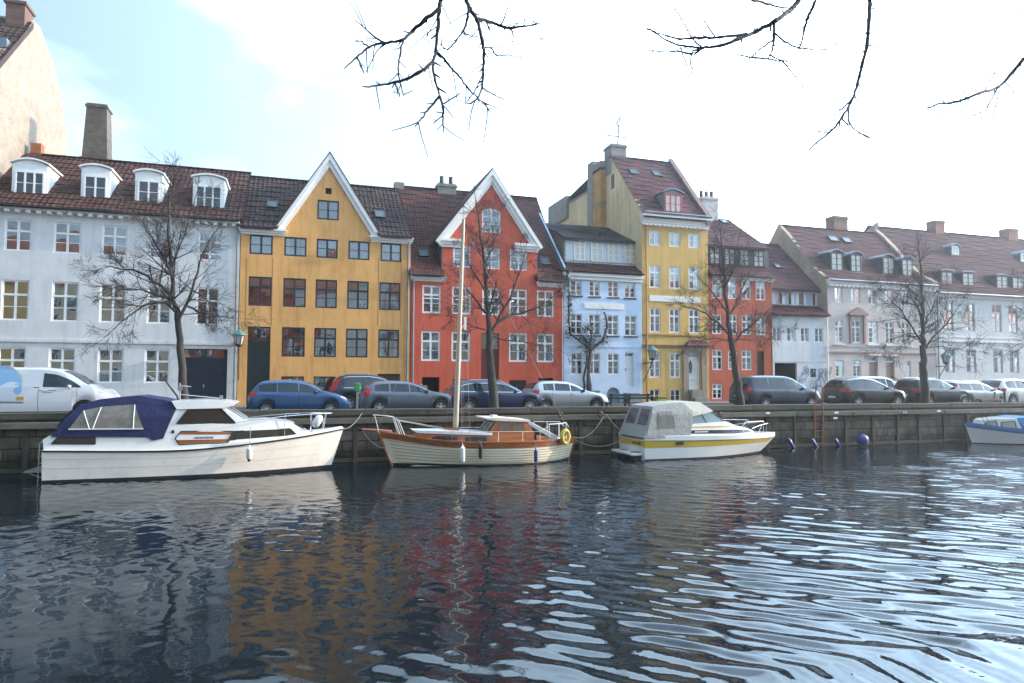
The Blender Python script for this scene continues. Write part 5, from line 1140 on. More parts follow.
A = lambda a, b_: at(a, b_, Yb)
near_tree('bare branches with a few orange leaves hanging in at the top centre', [(-3.6, 1.2, RZ), (-3.5, 1.3, 4.2), (-3.0, 1.6, 6.2), (-2.2, 2.4, 7.6)],
  [([(-2.2, 2.4, 7.6), (-1, 3.8, 8.0), A(440, -60) + Vector((0, 0, .4)), A(500, -90)], [.12, .07, .03, .02]), ([A(440, -60) + Vector((0, 0, .4)), A(442, -25), A(441, 0)], [.03, .018, .014]), ([A(440, -60) + Vector((0, 0, .4)), A(462, -25), A(466, 0)], [.02, .016, .014]),
   ([(-1, 3.8, 8.0), A(640, -150), A(780, -110), A(880, -60)], [.08, .06, .05, .02]), ([A(780, -110), A(812, -40), A(800, -5)], [.04, .026, .022]), ([A(880, -60), A(874, -25), A(870, 0)], [.02, .016, .014]), ([A(780, -110), A(735, -45), A(752, 0)], [.03, .02, .012]), ([A(812, -40), A(820, -12), A(815, 2)], [.02, .012, .010])],
  [(Yb, .0155, [(441, 0), (439, 10), (437.5, 30), (435.5, 52), (433, 64), (435, 80), (439.5, 96)]), (Yb, .013, [(439, 9), (425, 20), (412, 31), (403, 40), (384, 43), (369, 47), (357, 57), (344, 69)]), (Yb, .008, [(384, 43), (370, 33), (354, 19)]), (Yb, .006, [(369, 47), (362, 42), (354, 41)]), (Yb, .006, [(357, 57), (361, 66), (364, 74)]),
   (Yb, .007, [(403, 40), (400, 55), (398, 70), (400.5, 84), (404, 96)]), (Yb, .012, [(433, 62), (418, 73), (400, 81), (380, 85), (362, 87)]), (Yb, .006, [(395, 83), (398, 91), (400, 97)]), (Yb, .006, [(423, 69), (418, 64)]), (Yb, .008, [(439.5, 96), (429, 109), (422, 118), (415, 127)]), (Yb, .009, [(439.5, 96), (443, 108), (443, 120), (443, 133)]), (Yb, .006, [(443, 104), (453, 98), (460, 93)]), (Yb, .005, [(443, 115), (433, 124)]),
   (Yb, .008, [(437.5, 52), (448, 64), (458, 75), (468, 88), (478, 98), (486, 106), (490, 113)]), (Yb, .014, [(466, 0), (470, 9), (477, 20), (482, 40), (484, 55), (483, 75), (482, 88), (478, 98), (470, 104)]), (Yb, .009, [(469, 8), (467, 20), (463, 30), (457, 40), (447, 49), (439, 43)]), (Yb, .006, [(463, 30), (468, 35), (479, 37)]), (Yb, .012, [(478, 19), (490, 22), (501, 26), (511, 28), (524, 26), (534, 25), (540, 23)]), (Yb, .006, [(501, 25), (506, 13), (509, 4)]), (Yb, .006, [(511, 28), (513, 38), (513, 47)]), (Yb, .005, [(524, 26), (525, 17)]), (Yb, .005, [(486, 22), (490, 32)]),
   (Yb, .007, [(482, 48), (491, 48), (496, 55), (508, 55), (523, 58)]), (Yb, .006, [(482, 88), (495, 95), (504, 100)]), (Yb, .005, [(482, 77), (474, 92), (467, 102)]),
   (Yb, .020, [(800, -2), (791, 9), (775, 21), (757, 31), (738, 39), (720, 46), (703, 48), (693, 56)]), (Yb, .010, [(752, 0), (768, 4), (779, 7), (790, 8)]), (Yb, .010, [(747, 34), (720, 37), (700, 38), (680, 39), (667, 36), (655, 32), (643, 26)]), (Yb, .009, [(703, 48), (685, 46), (670, 42), (655, 33), (645, 27)]), (Yb, .007, [(692, 54), (672, 51), (657, 51), (643, 50)]), (Yb, .007, [(703, 48), (692, 38), (681, 18), (671, 2)]), (Yb, .006, [(715, 37), (705, 22), (699, 9)]), (Yb, .006, [(693, 50), (690, 62), (692, 72), (680, 79)]), (Yb, .005, [(680, 47), (686, 62), (690, 72)]),
   (Yb, .012, [(774, 22), (774, 38), (772, 50), (768, 59)]), (Yb, .008, [(774, 32), (785, 42), (800, 48), (820, 50), (832, 48), (839, 41)]), (Yb, .008, [(768, 59), (752, 57), (738, 55), (724, 53)]), (Yb, .007, [(773, 40), (760, 49), (748, 60), (743, 62)]), (Yb, .007, [(769, 55), (783, 62), (793, 74), (803, 85)]), (Yb, .012, [(815, 2), (808, 18), (804, 30), (801, 44), (792, 59)]), (Yb, .007, [(768, 59), (780, 61), (791, 60)]), (Yb, .005, [(804, 47), (803, 57), (800, 64)]),
   (Yb, .015, [(870, 0), (869, 20), (867, 45), (862, 65), (857, 85), (852, 100), (842, 117), (830, 132), (816, 143), (808, 151)]), (Yb, .007, [(868, 46), (875, 47)]), (Yb, .007, [(869, 8), (875, 9)]), (Yb, .008, [(853, 98), (843, 108), (834, 115)]), (Yb, .008, [(849, 105), (849, 122), (860, 133), (868, 138)]), (Yb, .007, [(842, 118), (852, 130)]), (Yb, .006, [(829, 133), (823, 132)])],
  12, [(541, 39, .035), (694, 37, .05), (704, 36, .04), (467, 103, .03), (801, 46, .022)])
Yb = 5.6
near_tree('slender bare twigs hanging in at the top right corner', [(7.6, 1.2, RZ), (7.7, 1.3, 4.4), (7.5, 2, 6.2), (6.8, 3.2, 7.2)],
  [([(6.8, 3.2, 7.2), A(1080, -30), A(1050, 30), A(1024, 58)], [.08, .04, .02, .012]), ([A(1080, -30), A(1035, 5), A(1020, 12)], [.02, .009, .007])],
  [(Yb, .019, [(1024, 58), (1012, 73), (998, 87), (980, 93), (965, 99), (950, 103), (938, 104), (925, 110)]), (Yb, .007, [(985, 91), (990, 80), (1000, 67)]), (Yb, .007, [(998, 87), (988, 105), (975, 115), (955, 124)]), (Yb, .006, [(995, 92), (986, 110), (975, 130), (964, 148)]), (Yb, .006, [(950, 103), (940, 112), (930, 126)]), (Yb, .005, [(970, 97), (962, 110), (955, 122)]), (Yb, .005, [(1005, 82), (1013, 92), (1012, 103)]), (Yb, .005, [(1020, 12), (1012, 14), (1006, 10)]), (Yb, .005, [(1000, 85), (996, 105), (990, 122)]), (Yb, .005, [(1020, 12), (1014, 22)]), (Yb, .005, [(960, 100), (965, 88)]), (Yb, .005, [(1022, 62), (1019, 72), (1024, 74)])], 13)
# ================================================================== boats
class Hull:
    """lofted hull along X: stern / stem rake, sheer curve, plan curve, flare"""
    def __init__(s, xs, xsw, xb, xbw, yc, B, sheer, plan, flare, zk=-.25, flip=False):
        s.xs, s.xsw, s.xb, s.xbw, s.yc, s.B, s.sheer, s.plan, s.flare, s.zk = xs, xsw, xb, xbw, yc, B, sheer, plan, flare, zk
    def p(s, t, v, side):
        a, b = lerp(s.xsw, s.xs, v), lerp(s.xbw, s.xb, v ** .9); f = s.flare(t)
        return Vector((lerp(a, b, t), s.yc + side * s.B / 2 * s.plan(t) * (f + (1 - f) * max(v, 0) ** .7), lerp(s.zk, s.sheer(t), v)))
    def vz(s, t, z): return min(1, max(0, (z - s.zk) / (s.sheer(t) - s.zk)))
    def tx(s, x):       # t for a sheer X
        return min(1, max(0, (x - s.xs) / (s.xb - s.xs)))
    def mesh(s, nt_=48, nv=12, clinker=0, deck=True, camber=.05):
        m = MB(); tt = [.5 - .5 * math.cos(PI * (i / nt_) ** 1.0) if False else i / nt_ for i in range(nt_ + 1)]
        for side in (-1, 1):
            if clinker:
                for k in range(clinker):
                    v0, v1 = k / clinker, (k + 1) / clinker
                    def P(i, j):
                        q = s.p(tt[i], (v0, v1, v1)[j], side); 
                        f = min(1, s.plan(tt[i]) * 3); q.y += side * (.026, .008, -.004)[j] * f; return q
                    m.grid(P, nt_ + 1, 3)
            else: m.grid(lambda i, j: s.p(tt[i], j / nv, side), nt_ + 1, nv + 1)
        for tend in (0, 1):
            m.grid(lambda i, j: s.p(tend, i / nv, (-1, 1)[j]), nv + 1, 2)
        if deck:
            def D(i, j):
                a, b = s.p(tt[i], 1, -1), s.p(tt[i], 1, 1); q = a.lerp(b, j / 6); q.z += camber * (1 - (j / 3 - 1) ** 2) - .01; return q
            m.grid(D, nt_ + 1, 7)
        return m
    def strip(s, t0, t1, zlo, zhi, off, n=40, sides=(-1, 1), thick=True):
        """a strip lying on the hull skin between two heights"""
        m = MB()
        for sd_ in sides:
            def P(i, j):
                t = lerp(t0, t1, i / n); lo, hi = zlo(t), zhi(t); z = (lo, lo, lerp(lo, hi, .5), hi, hi)[j]; q = s.p(t, s.vz(t, z), sd_); q.z = z; q.y += sd_ * (-.01, off, off, off, -.01)[j]; return q
            m.grid(P, n + 1, 5)
        return m
    def rim(s, h0, h1, out_, inn, t0=0, t1=1, n=48, sides=(-1, 1)):
        """toe rail / coaming standing on the sheer"""
        m = MB()
        for sd_ in sides:
            def P(i, j):
                t = lerp(t0, t1, i / n); q = s.p(t, 1, sd_); o_, z_ = ((out_, h0), (out_, h1), (-inn, h1), (-inn, h0), (out_, h0))[j]
                q.y += sd_ * o_ if abs(q.y - s.yc) > inn else sd_ * o_ * .3; q.z += z_; return q
            m.grid(P, n + 1, 5)
        return m
def tri_fit(pts, fn, step=.22):
    """fill an outline with small triangles that follow a curved side"""
    m = MB().poly(pts, lambda u, v: (u, v, 0)); out_ = MB(); st_ = [[Vector(m.v[i]) for i in f] for f in m.f]
    while st_:
        a, b, c = st_.pop(); l = [(a - b).length, (b - c).length, (c - a).length]; k = l.index(max(l))
        if max(l) > step:
            if k == 0: d = (a + b) / 2; st_ += [[a, d, c], [d, b, c]]
            elif k == 1: d = (b + c) / 2; st_ += [[a, b, d], [a, d, c]]
            else: d = (c + a) / 2; st_ += [[a, b, d], [d, b, c]]
        else: out_.tri(*[fn(q.x, q.y) for q in (a, b, c)])
    return out_
def dense(pts, step=.22):
    r_ = []
    for i in range(len(pts)):
        a, c = pts[i], pts[(i + 1) % len(pts)]; n = max(1, int(math.ceil(math.hypot(c[0] - a[0], c[1] - a[1]) / step - 1e-9)))
        k = 1
        while k < n: k *= 2
        r_ += [(lerp(a[0], c[0], j / k), lerp(a[1], c[1], j / k)) for j in range(k)]
    return r_
def prism_y(pts, yc, hw):
    """side outline (x, z) given a half width depending on (x, z); the sides follow the plan curve"""
    f = lambda u, v: (u, yc - hw(u, v), v); g = lambda u, v: (u, yc + hw(u, v), v); m = tri_fit(pts, f); k = tri_fit(pts, g); m.add(k.v, k.f)
    for i in range(len(pts)):
        a, c = pts[i], pts[(i + 1) % len(pts)]; L_ = math.hypot(c[0] - a[0], c[1] - a[1]); n = 1
        while L_ / n > .22: n *= 2
        q = [(lerp(a[0], c[0], j / n), lerp(a[1], c[1], j / n)) for j in range(n + 1)]
        for p, r_ in zip(q, q[1:]): m.quad(f(*p), f(*r_), g(*r_), g(*p))
    return m
def strip_y(pts, yc, hw, off, sides=(-1,)):
    m = MB()
    for s in sides: k = tri_fit(pts, lambda u, v: (u, yc + s * (hw(u, v) + off), v)); m.add(k.v, k.f)
    return m
def flat_frame(pts, yc, hw, off, w, sides=(-1,), d=.03):
    """thin raised border round a window outline"""
    m = MB(); n = len(pts)
    for s in sides:
        for i in range(n):
            a, c = pts[i], pts[(i + 1) % n]; P = lambda q, o_: Vector((q[0], yc + s * (hw(q[0], q[1]) + o_), q[1])); m.bar(P(a, off), P(c, off), w, d)
    return m
def fender(label, cat, px, py0, py1, Y, r, mat, group, top, tipm=None):
    a = at(px, py0, Y); b = at(px, py1, Y); t = thing('fender', label, cat, (a.x, Y, b.z), 0, group); L_ = a.z - b.z
    m = MB().lathe([(.012, b.z), (r * .6, b.z + .02), (r, b.z + r * .8), (r, a.z - r * .8), (r * .55, a.z - .03), (.025, a.z), (.02, a.z + .05)], (a.x, Y, 0), 'z', 14); m.build('body', mat, t, t.location, smooth=True)
    MB().tube([(a.x, Y, a.z + .04), (a.x + .02, Y + .05, lerp(a.z, top, .6)), (a.x + .01, Y + .25, top)], .010, 5).build('lanyard', M['rope'], t, t.location)
    if tipm: MB().lathe([(r * .3, b.z - .05), (r * .5, b.z - .01), (r * .62, b.z + .03), (r * .2, b.z + .04)], (a.x, Y, 0), 'z', 12).build('end_cap', tipm, t, t.location, smooth=True)
    return t
def interp(tab):
    xs = [a for a, _ in tab]; ys = [b for _, b in tab]
    def f(x): return float(np.interp(x, xs, ys))
    return f
def smooth_tab(tab, n=60, k=5):
    xs = np.linspace(tab[0][0], tab[-1][0], n); ys = np.interp(xs, [a for a, _ in tab], [b for _, b in tab]); p = np.pad(ys, k, mode='edge')
    # keep the end slopes
    for i in range(k): p[k - 1 - i] = 2 * ys[0] - ys[i + 1]; p[n + k + i] = 2 * ys[-1] - ys[-2 - i]
    ys = np.convolve(p, np.ones(2 * k + 1) / (2 * k + 1), 'valid'); return lambda x: float(np.interp(x, xs, ys))

# ---------------------------------------------------------------- 1: white cabin cruiser with navy canopy
yc, Bm = 26.5, 2.55; YN = yc - Bm / 2                 # near side plane
PX = lambda a, b: (lambda q: (q.x, q.z))(at(a, b, YN))
PC = lambda a, b: (lambda q: (q.x, q.z))(at(a, b, yc))
bow = PC(343.4, 428.2); st = PX(40.2, 450.8); bw = at(331, 464, 27.0)
sh = smooth_tab([(st[0], st[1]), (PX(120, 450.8)[0], PX(120, 450.8)[1]), (PX(180, 450.3)[0], PX(180, 450.3)[1]), (PX(218, 447)[0], PX(218, 447)[1]), (PX(267, 441.5)[0], at(267, 441.5, YN + .15).z), (at(316, 434, 26).x, at(316, 434, 26).z), (bow[0], bow[1])])
def plan1(t): return (.90 + .10 * min(1, t / .3)) if t < .45 else max(.012, (1 - ((t - .45) / .55) ** 2.3))
H1 = Hull(st[0], st[0] + .03, bow[0], bw.x - .15, yc, Bm, lambda t: sh(lerp(st[0], bow[0], t)), plan1, lambda t: .95 - .45 * max(0, (t - .5) / .5) ** 1.3)
b1 = thing('cabin_cruiser', 'white cabin cruiser with a navy canvas canopy, longest of the moored boats', 'boat', (lerp(st[0], bow[0], .5), yc, 0)); O = b1.location
H1.mesh().build('hull', M['gel'], b1, O, smooth=True)
H1.strip(0, 1, lambda t: -.2, lambda t: .07 + .05 * t, .004).build('waterline_stripe', M['antifoul'], b1, O, smooth=True)
H1.strip(0, 1, lambda t: H1.sheer(t) - .055, lambda t: H1.sheer(t) - .004, .035).build('rubbing_strake', M['plastic'], b1, O)
seam = pm('hull_seam', (.50, .46, .41), .5)
for f in (.36, .68): H1.strip(.0, .93, lambda t: lerp(.1, H1.sheer(t), f), lambda t: lerp(.1, H1.sheer(t), f) + .012, .003).build('hull_seam', seam, b1, O)
H1.rim(-.01, .09, .0, .10, .55, .995).build('toe_rail', M['gelw'], b1, O, bevel=.01)
hw1 = lambda x, z: (Bm / 2 - .10) * max(.15, H1.plan(H1.tx(x))) - .12 * max(0, z - sh(x)) - .02
# coaming aft, wheelhouse, trunk cabin
cz = lambda a, b: at(a, b, YN + .12); C1 = lambda a, b: (lambda q: (q.x, q.z))(cz(a, b))
co = [(st[0] + .03, st[1] - .02), (C1(40.5, 449)[0], C1(47.5, 437)[1] - .1), C1(47.5, 436.2), C1(98, 437), C1(150, 437.5), C1(163, 437.5), C1(175.4, 409), C1(222.5, 408), C1(243.5, 421.8), C1(262, 420.5), C1(284, 422.3), C1(292, 424.2), C1(305.5, 431.6), (C1(312, 433)[0], sh(C1(312, 433)[0]) - .02)]
prism_y(co + [(lerp(co[-1][0], co[0][0], k / 6), sh(lerp(co[-1][0], co[0][0], k / 6)) - .06) for k in range(1, 6)], yc, hw1).build('superstructure', M['gelw'], b1, O, bevel=.035)
rf_ = [C1(170.5, 401.3), C1(200, 400.2), C1(225, 401.3), C1(236.3, 403.2), C1(234, 405.4), C1(224, 408.3), C1(176, 409.6)]
prism_y(rf_, yc, lambda x, z: hw1(x, z) + .04).build('wheelhouse_roof', M['gelw'], b1, O, bevel=.03)
tint = pm('tinted_boat_window', (.035, .03, .022), .06, spec=.5)
def bwin(name, pts, par, org, hw, mat, fm, w=.03, off=.006):
    o_ = strip_y(pts, yc, hw, off).build(name, mat, par, org); flat_frame(pts, yc, hw, off + .004, w).build('window_frame', fm, o_, org); return o_
bwin('side_window', [C1(176, 423.8), C1(187, 409.8), C1(221, 409.2), C1(235.3, 423.2)], b1, O, hw1, tint, M['plastic'])
bwin('side_window', [C1(228, 440.3), C1(233, 431.5), C1(290, 429.5), C1(297, 436)], b1, O, hw1, tint, M['plastic'])
bwin('quarter_window', [C1(50, 444.2), C1(57, 436.9), C1(94.7, 437.3), C1(94.7, 444.2)], b1, O, hw1, tint, M['plastic'], .02)
wd = [[C1(178.5, 434.5), C1(181.5, 431.8), C1(234, 431.8), C1(232.2, 434.6)], [C1(176, 440.2), C1(229.5, 439.2), C1(227.5, 442.2), C1(179, 443.8)]]
for w_ in wd: strip_y(w_, yc, hw1, .008).build('wood_stripe', M['varnish'], b1, O)
flat_frame([C1(175, 438.6), C1(181, 431.4), C1(234.5, 431.4), C1(227.5, 443), C1(179, 444.6)], yc, hw1, .006, .022).build('panel_edge', M['plastic'], b1, O)
m = MB(); r_ = random.Random(3); x, z = C1(194.5, 437.9); x1 = C1(212, 437.2)[0]
while x < x1: w = r_.uniform(.03, .05); m.box(x, x + w, yc - hw1(x, z) - .009, yc - hw1(x, z) - .004, z - .035, z + .03); x += w + .015
m.build('lettering', pm('grey_lettering', (.18, .16, .14), .6), b1, O)
strip_y([C1(171, 433.6), C1(174.2, 433.6), C1(174.2, 430.4), C1(171, 430.4)], yc, hw1, .012).build('vent', M['darkframe'], b1, O)
strip_y([(lambda q: (q.x, q.z))(at(151, 458, YN)), (lambda q: (q.x, q.z))(at(158, 458, YN)), (lambda q: (q.x, q.z))(at(158, 454.3, YN)), (lambda q: (q.x, q.z))(at(151, 454.3, YN))], yc, lambda x, z: Bm / 2 * .99, .0, (-1,)).build('hull_vent', M['galv'], b1, O)
def across(pts_a, pts_b): return MB().grid(lambda i, j: (pts_a, pts_b)[i][j], 2, len(pts_a))
# windscreen and forward cabin light
a, c = C1(223.5, 408.6), C1(242.5, 421.3); d_ = (.02, .02)
y0 = hw1(*a) - .08; y1 = hw1(*c) - .08
m = MB().quad((a[0] + .03, yc - y0, a[1]), (c[0] + .03, yc - y1, c[1] + .02), (c[0] + .03, yc + y1, c[1] + .02), (a[0] + .03, yc + y0, a[1])); ws = m.build('windscreen', M['carglass'], b1, O)
m = MB()
for k in (-1, 0, 1): m.bar((a[0] + .04, yc + k * y0, a[1]), (c[0] + .04, yc + k * y1, c[1] + .02), .05)
m.build('window_frame', M['gelw'], ws, O)
a, c = C1(294, 425.2), C1(303.5, 430.8); y0 = hw1(*a) - .12; m = MB().quad((a[0] + .03, yc - y0, a[1]), (c[0] + .03, yc - y0 * .9, c[1] + .02), (c[0] + .03, yc + y0 * .9, c[1] + .02), (a[0] + .03, yc + y0, a[1])); m.build('fore_window', M['carglass'], b1, O)
# canopy
hwc = lambda x, z: hw1(x, z) + .05 - .20 * max(0, z - 2.05)
cp = [C1(49.5, 437.2), C1(62, 420), C1(77, 405.6), C1(97, 399.6), C1(118, 397.4), C1(136, 396), C1(158, 399.2), C1(176.5, 403), C1(170, 421), C1(163.2, 438.4), C1(152, 440.6), C1(147, 436.6), C1(100, 437)]
cv = prism_y(cp, yc, hwc).build('canopy', M['bluecanvas'], b1, O, bevel=.06)
vw = [C1(67.6, 429.8), C1(81.5, 410.6), C1(100, 407), C1(133.3, 404.6), C1(143, 428.8)]
strip_y(vw, yc, hwc, .008).build('canopy_window', M['vinyl'], cv, O)
m = MB()
for a_, c_ in (((82, 411), (88.5, 429)), ((99.5, 407.5), (92, 429.3)), ((133.5, 405), (133, 428.6))):
    A_, B_ = C1(*a_), C1(*c_); pp = [(lerp(A_[0], B_[0], k / 8), lerp(A_[1], B_[1], k / 8)) for k in range(9)]; m.tube([(x, yc - hwc(x, z) - .014, z) for x, z in pp], .016, 6)
m.bar((C1(67.6, 429)[0], yc - hwc(*C1(80, 429)) - .012, C1(80, 429.2)[1]), (C1(143, 428.6)[0], yc - hwc(*C1(143, 428.6)) - .012, C1(143, 428.8)[1]), .04)
m.build('canopy_hoop', M['gelw'], cv, O)
m = MB()
for k in (-1, 1): m.quad((C1(58, 426)[0] - .10, yc + k * .2, C1(58, 426)[1] - .05), (C1(58, 426)[0] - .10, yc + k * .95, C1(58, 426)[1] - .05), (C1(72, 410)[0] - .10, yc + k * .95, C1(72, 410)[1] - .02), (C1(72, 410)[0] - .10, yc + k * .2, C1(72, 410)[1] - .02))
m.build('canopy_back_window', M['vinyl'], cv, O)
# rails, mast, ladder, platform, aerial
def ypt(px, py, side=-1, inset=.06):
    q = at(px, py, YN + .25); t = H1.tx(q.x); return Vector((q.x, yc + side * (Bm / 2 * H1.plan(t) - inset), q.z))
m = MB(); top = [(237, 422), (262, 419), (285, 416.6), (312, 414.8), (327.5, 414.6)]
for sd_ in (-1, 1):
    L_ = [ypt(a, b_, sd_) for a, b_ in top]; m.tube(L_, .014, 6)
    for i in (2, 3, 4): b_ = L_[i].copy(); b_.x -= .1 * (i == 4) ; b_.z = sh(b_.x) + .05; m.tube([L_[i], b_], .013, 6)
    if sd_ == 1: m.tube([ypt(327.5, 414.6, -1), ypt(330, 414.6, -1) + Vector((.12, .15, 0)), ypt(330, 414.6, 1) + Vector((.12, -.15, 0)), ypt(327.5, 414.6, 1)], .014, 6)
q = ypt(322.5, 430); m.tube([ypt(327, 415), q], .013, 6); m.build('bow_rail', M['chrome'], b1, O, smooth=True)
m = MB(); mz = C1(176, 401)
m.tube([at(162.5, 377, yc), at(177, 396, yc), at(179, 402, yc)], [.022, .03, .03], 8); m.build('folded_aerial', M['plastic'], b1, O)
m = MB().tube([at(178.5, 394.2, yc), at(219.6, 398.2, yc), at(221, 400.2, yc)], .018, 6).tube([at(180, 385.5, yc), at(191, 386.6, yc)], .02, 6).tube([at(180, 402, yc), at(180, 383, yc)], .025, 6).box(at(221, 398, yc).x - .05, at(221, 398, yc).x + .06, yc - .06, yc + .06, at(221, 402, yc).z, at(221, 395.5, yc).z).box(at(180, 389, yc).x - .07, at(180, 389, yc).x + .07, yc - .07, yc + .07, at(180, 390.5, yc).z, at(180, 386.5, yc).z)
m.build('mast_light_bar', M['galv'], b1, O, smooth=True)
m = MB(); xl = st[0] - .12
for k in (-.2, .2): m.tube([(st[0] + .02, YN + .55 + k, st[1] + .35), (st[0] - .13, YN + .55 + k, st[1] + .2), (st[0] - .14, YN + .55 + k, .0)], .014, 6)
for z in (.12, .35, .58, .8): m.tube([(st[0] - .14, YN + .35, z), (st[0] - .14, YN + .75, z)], .013, 6)
m.build('boarding_ladder', M['galv'], b1, O, smooth=True)
m = MB().box(st[0] - .55, st[0] + .02, yc - .9, yc + .9, .30, .345)
for k in (-.8, 0, .8): m.bar((st[0] - .48, yc + k, .30), (st[0] + .02, yc + k, .08), .03)
m.build('swim_platform', M['galv'], b1, O)
q = at(317.5, 421, YN + .75); t = thing('fender', 'white fender lashed on the bow rail of the navy canopied cruiser', 'fender', (q.x, q.y, q.z - .2), 0, 'boat fenders')
p0, p1 = at(313.5, 427, YN + .75), at(321.5, 415.2, YN + .75); d_ = (p1 - p0).normalized()
MB().tube([p0, p0 + d_ * .06, p0 + d_ * .12, p1 - d_ * .12, p1 - d_ * .06, p1], [.03, .11, .15, .15, .11, .03], 14).build('body', M['gelw'], t, t.location, smooth=True)
fender('white sausage fender with a black tip on the hull of the navy canopied cruiser', 'fender', 249.4, 446.5, 460, YN - .09, .105, M['gelw'], 'boat fenders', sh(0) + .45, M['plastic'])

# ---------------------------------------------------------------- 2: varnished wooden sailing boat
yc2, B2 = 26.55, 2.45; yc = yc2; YN = yc - B2 / 2
tipb = PX2 = None
P2 = lambda a, b, Y=None: (lambda q: (q.x, q.z))(at(a, b, Y or (yc - B2 / 2 * .96)))
bx, bz = P2(379.5, 432, yc); sx_, sz_ = P2(574.5, 437.5, yc)
wb = P2(394, 462.5, yc)[0]; wsn = P2(566, 457, yc)[0]
tab = sorted([(bx, bz - .02), (P2(400, 435.8, 26.1)[0], P2(400, 435.8, 26.1)[1]), (P2(430, 441.5)[0], P2(430, 441.5)[1]), (P2(470, 443.6)[0], P2(470, 443.6)[1]), (P2(523, 442.6)[0], P2(523, 442.6)[1]), (P2(550, 440.6, 25.8)[0], P2(550, 440.6, 25.8)[1]), (sx_, sz_)])
sh2 = smooth_tab(tab)
def plan2(t):          # t = 0 stern (right), 1 bow (left)
    if t < .4: return max(.02, 1 - ((.4 - t) / .4) ** 2.6)
    return max(.012, 1 - ((t - .4) / .6) ** 2.0)
H2 = Hull(sx_, wsn, bx, wb + .1, yc, B2, lambda t: sh2(lerp(sx_, bx, t)), plan2, lambda t: .90 - .45 * (abs(t - .35) / .65) ** 1.3)
b2 = thing('wooden_sailing_boat', 'wooden sailing boat with white clinker hull, varnished wheelhouse and bare mast', 'boat', (lerp(sx_, bx, .5), yc, 0)); O = b2.location
clm = pm('cream_clinker_paint', (.76, .67, .50), .4, var=.08, vs=2, coat=.2)
H2.mesh(60, clinker=11, deck=True).build('hull', clm, b2, O)
H2.strip(0, 1, lambda t: -.2, lambda t: .10, .022).build('waterline_stripe', M['antifoul'], b2, O)
H2.strip(0, 1, lambda t: H2.sheer(t) - .20, lambda t: H2.sheer(t) - .0, .03).build('sheer_strake', M['varnish'], b2, O)
for k in range(3, 10): H2.strip(.02, .97, lambda t: lerp(H2.zk, H2.sheer(t), k / 11) - .004, lambda t: lerp(H2.zk, H2.sheer(t), k / 11) + .012, .030).build('plank_seam_shade', pm('brown_seam_shade', (.26, .20, .13), .7), b2, O)  # dark lines paint the shadow gap and caulk below each plank
H2.rim(-.02, .06, .05, .06).build('cap_rail', M['varnish'], b2, O, bevel=.01)
m = MB(); A_ = [H2.p(1, v / 8, 0) for v in range(9)]; m.tube([p + Vector((-.03, 0, 0)) for p in A_] + [A_[-1] + Vector((-.10, 0, .06))], .055, 6); m.build('stem_post', M['varnish'], b2, O)
m = MB(); A_ = [H2.p(0, v / 8, 0) for v in range(9)]; m.tube([p + Vector((.03, 0, 0)) for p in A_], .05, 6); m.build('stern_post', M['varnish'], b2, O)
MB().tube([at(392, 431.5, yc), at(376, 430.2, yc), at(362, 429.4, yc)], [.05, .045, .03], 8).build('bowsprit', M['varnish'], b2, O, smooth=True)
h2 = lambda x, z: max(.2, (B2 / 2 - .38) * H2.plan(min(1, max(0, (x - sx_) / (bx - sx_)))) - .10 * max(0, z - sh2(x)))
Q2 = lambda a, b: (lambda q: (q.x, q.z))(at(a, b, yc - B2 / 2 + .42))
tr = [Q2(417.5, 434), Q2(491, 435.5), Q2(492, 446), Q2(419, 446)]
prism_y(tr, yc, h2).build('trunk_cabin', M['varnish'], b2, O, bevel=.02)
prism_y([Q2(415, 430.8), Q2(455, 431.5), Q2(492, 432.8), Q2(492, 435.2), Q2(455, 434.6), Q2(419, 433.8)], yc, lambda x, z: h2(x, z) + .05).build('trunk_roof', pm('white_deck_paint', (.66, .69, .72), .5, var=.1), b2, O, bevel=.02)
def oval(x0, x1, z0, z1, n=20): return [((x0 + x1) / 2 + (x1 - x0) / 2 * math.copysign(abs(math.cos(a)) ** .6, math.cos(a)), (z0 + z1) / 2 + (z1 - z0) / 2 * math.copysign(abs(math.sin(a)) ** .8, math.sin(a))) for a in [2 * PI * i / n for i in range(n)]]
for a_, c_ in (((433, 441.3), (458.5, 436.3)), ((465, 442.3), (487, 436.8))): p, q = Q2(*a_), Q2(*c_); strip_y(oval(p[0], q[0], p[1], q[1]), yc, h2, .012).build('cabin_window', M['carglass'], b2, O)
wh = [Q2(486.5, 446), Q2(487, 435.5), Q2(496.5, 421), Q2(529, 421.8), Q2(533, 430), Q2(537, 446)]
whm = prism_y(wh, yc, h2).build('wheelhouse', M['varnish'], b2, O, bevel=.015)
prism_y([Q2(485, 417.8), Q2(505, 418), Q2(530, 420), Q2(530, 421.9), Q2(496, 421), Q2(487, 419.6)], yc, lambda x, z: h2(x, z) + .06).build('wheelhouse_roof', pm('pale_roof_paint', (.62, .57, .50), .6, var=.15), b2, O, bevel=.015)
MB().box(*sorted((Q2(497, 417)[0], Q2(502, 417)[0])), yc - .2, yc + .2, Q2(500, 418.2)[1], Q2(500, 415.8)[1]).build('roof_hatch', M['gelw'], b2, O, bevel=.01)
for pts in ([Q2(499, 430.2), Q2(501, 422.6), Q2(511.5, 422.8), Q2(511.5, 430.4)], [Q2(513, 430.4), Q2(513, 422.8), Q2(523.5, 423.2), Q2(525.5, 430.6)]): o_ = strip_y(pts, yc, h2, .006).build('side_window', pm('dim_wheelhouse_glass', (.10, .095, .085), .06, spec=.8, coat=1), whm, O); flat_frame(pts, yc, h2, .008, .03).build('window_frame', M['varnish'], o_, O)
a, c = Q2(495.5, 422.2), Q2(488, 433.5); m = MB()
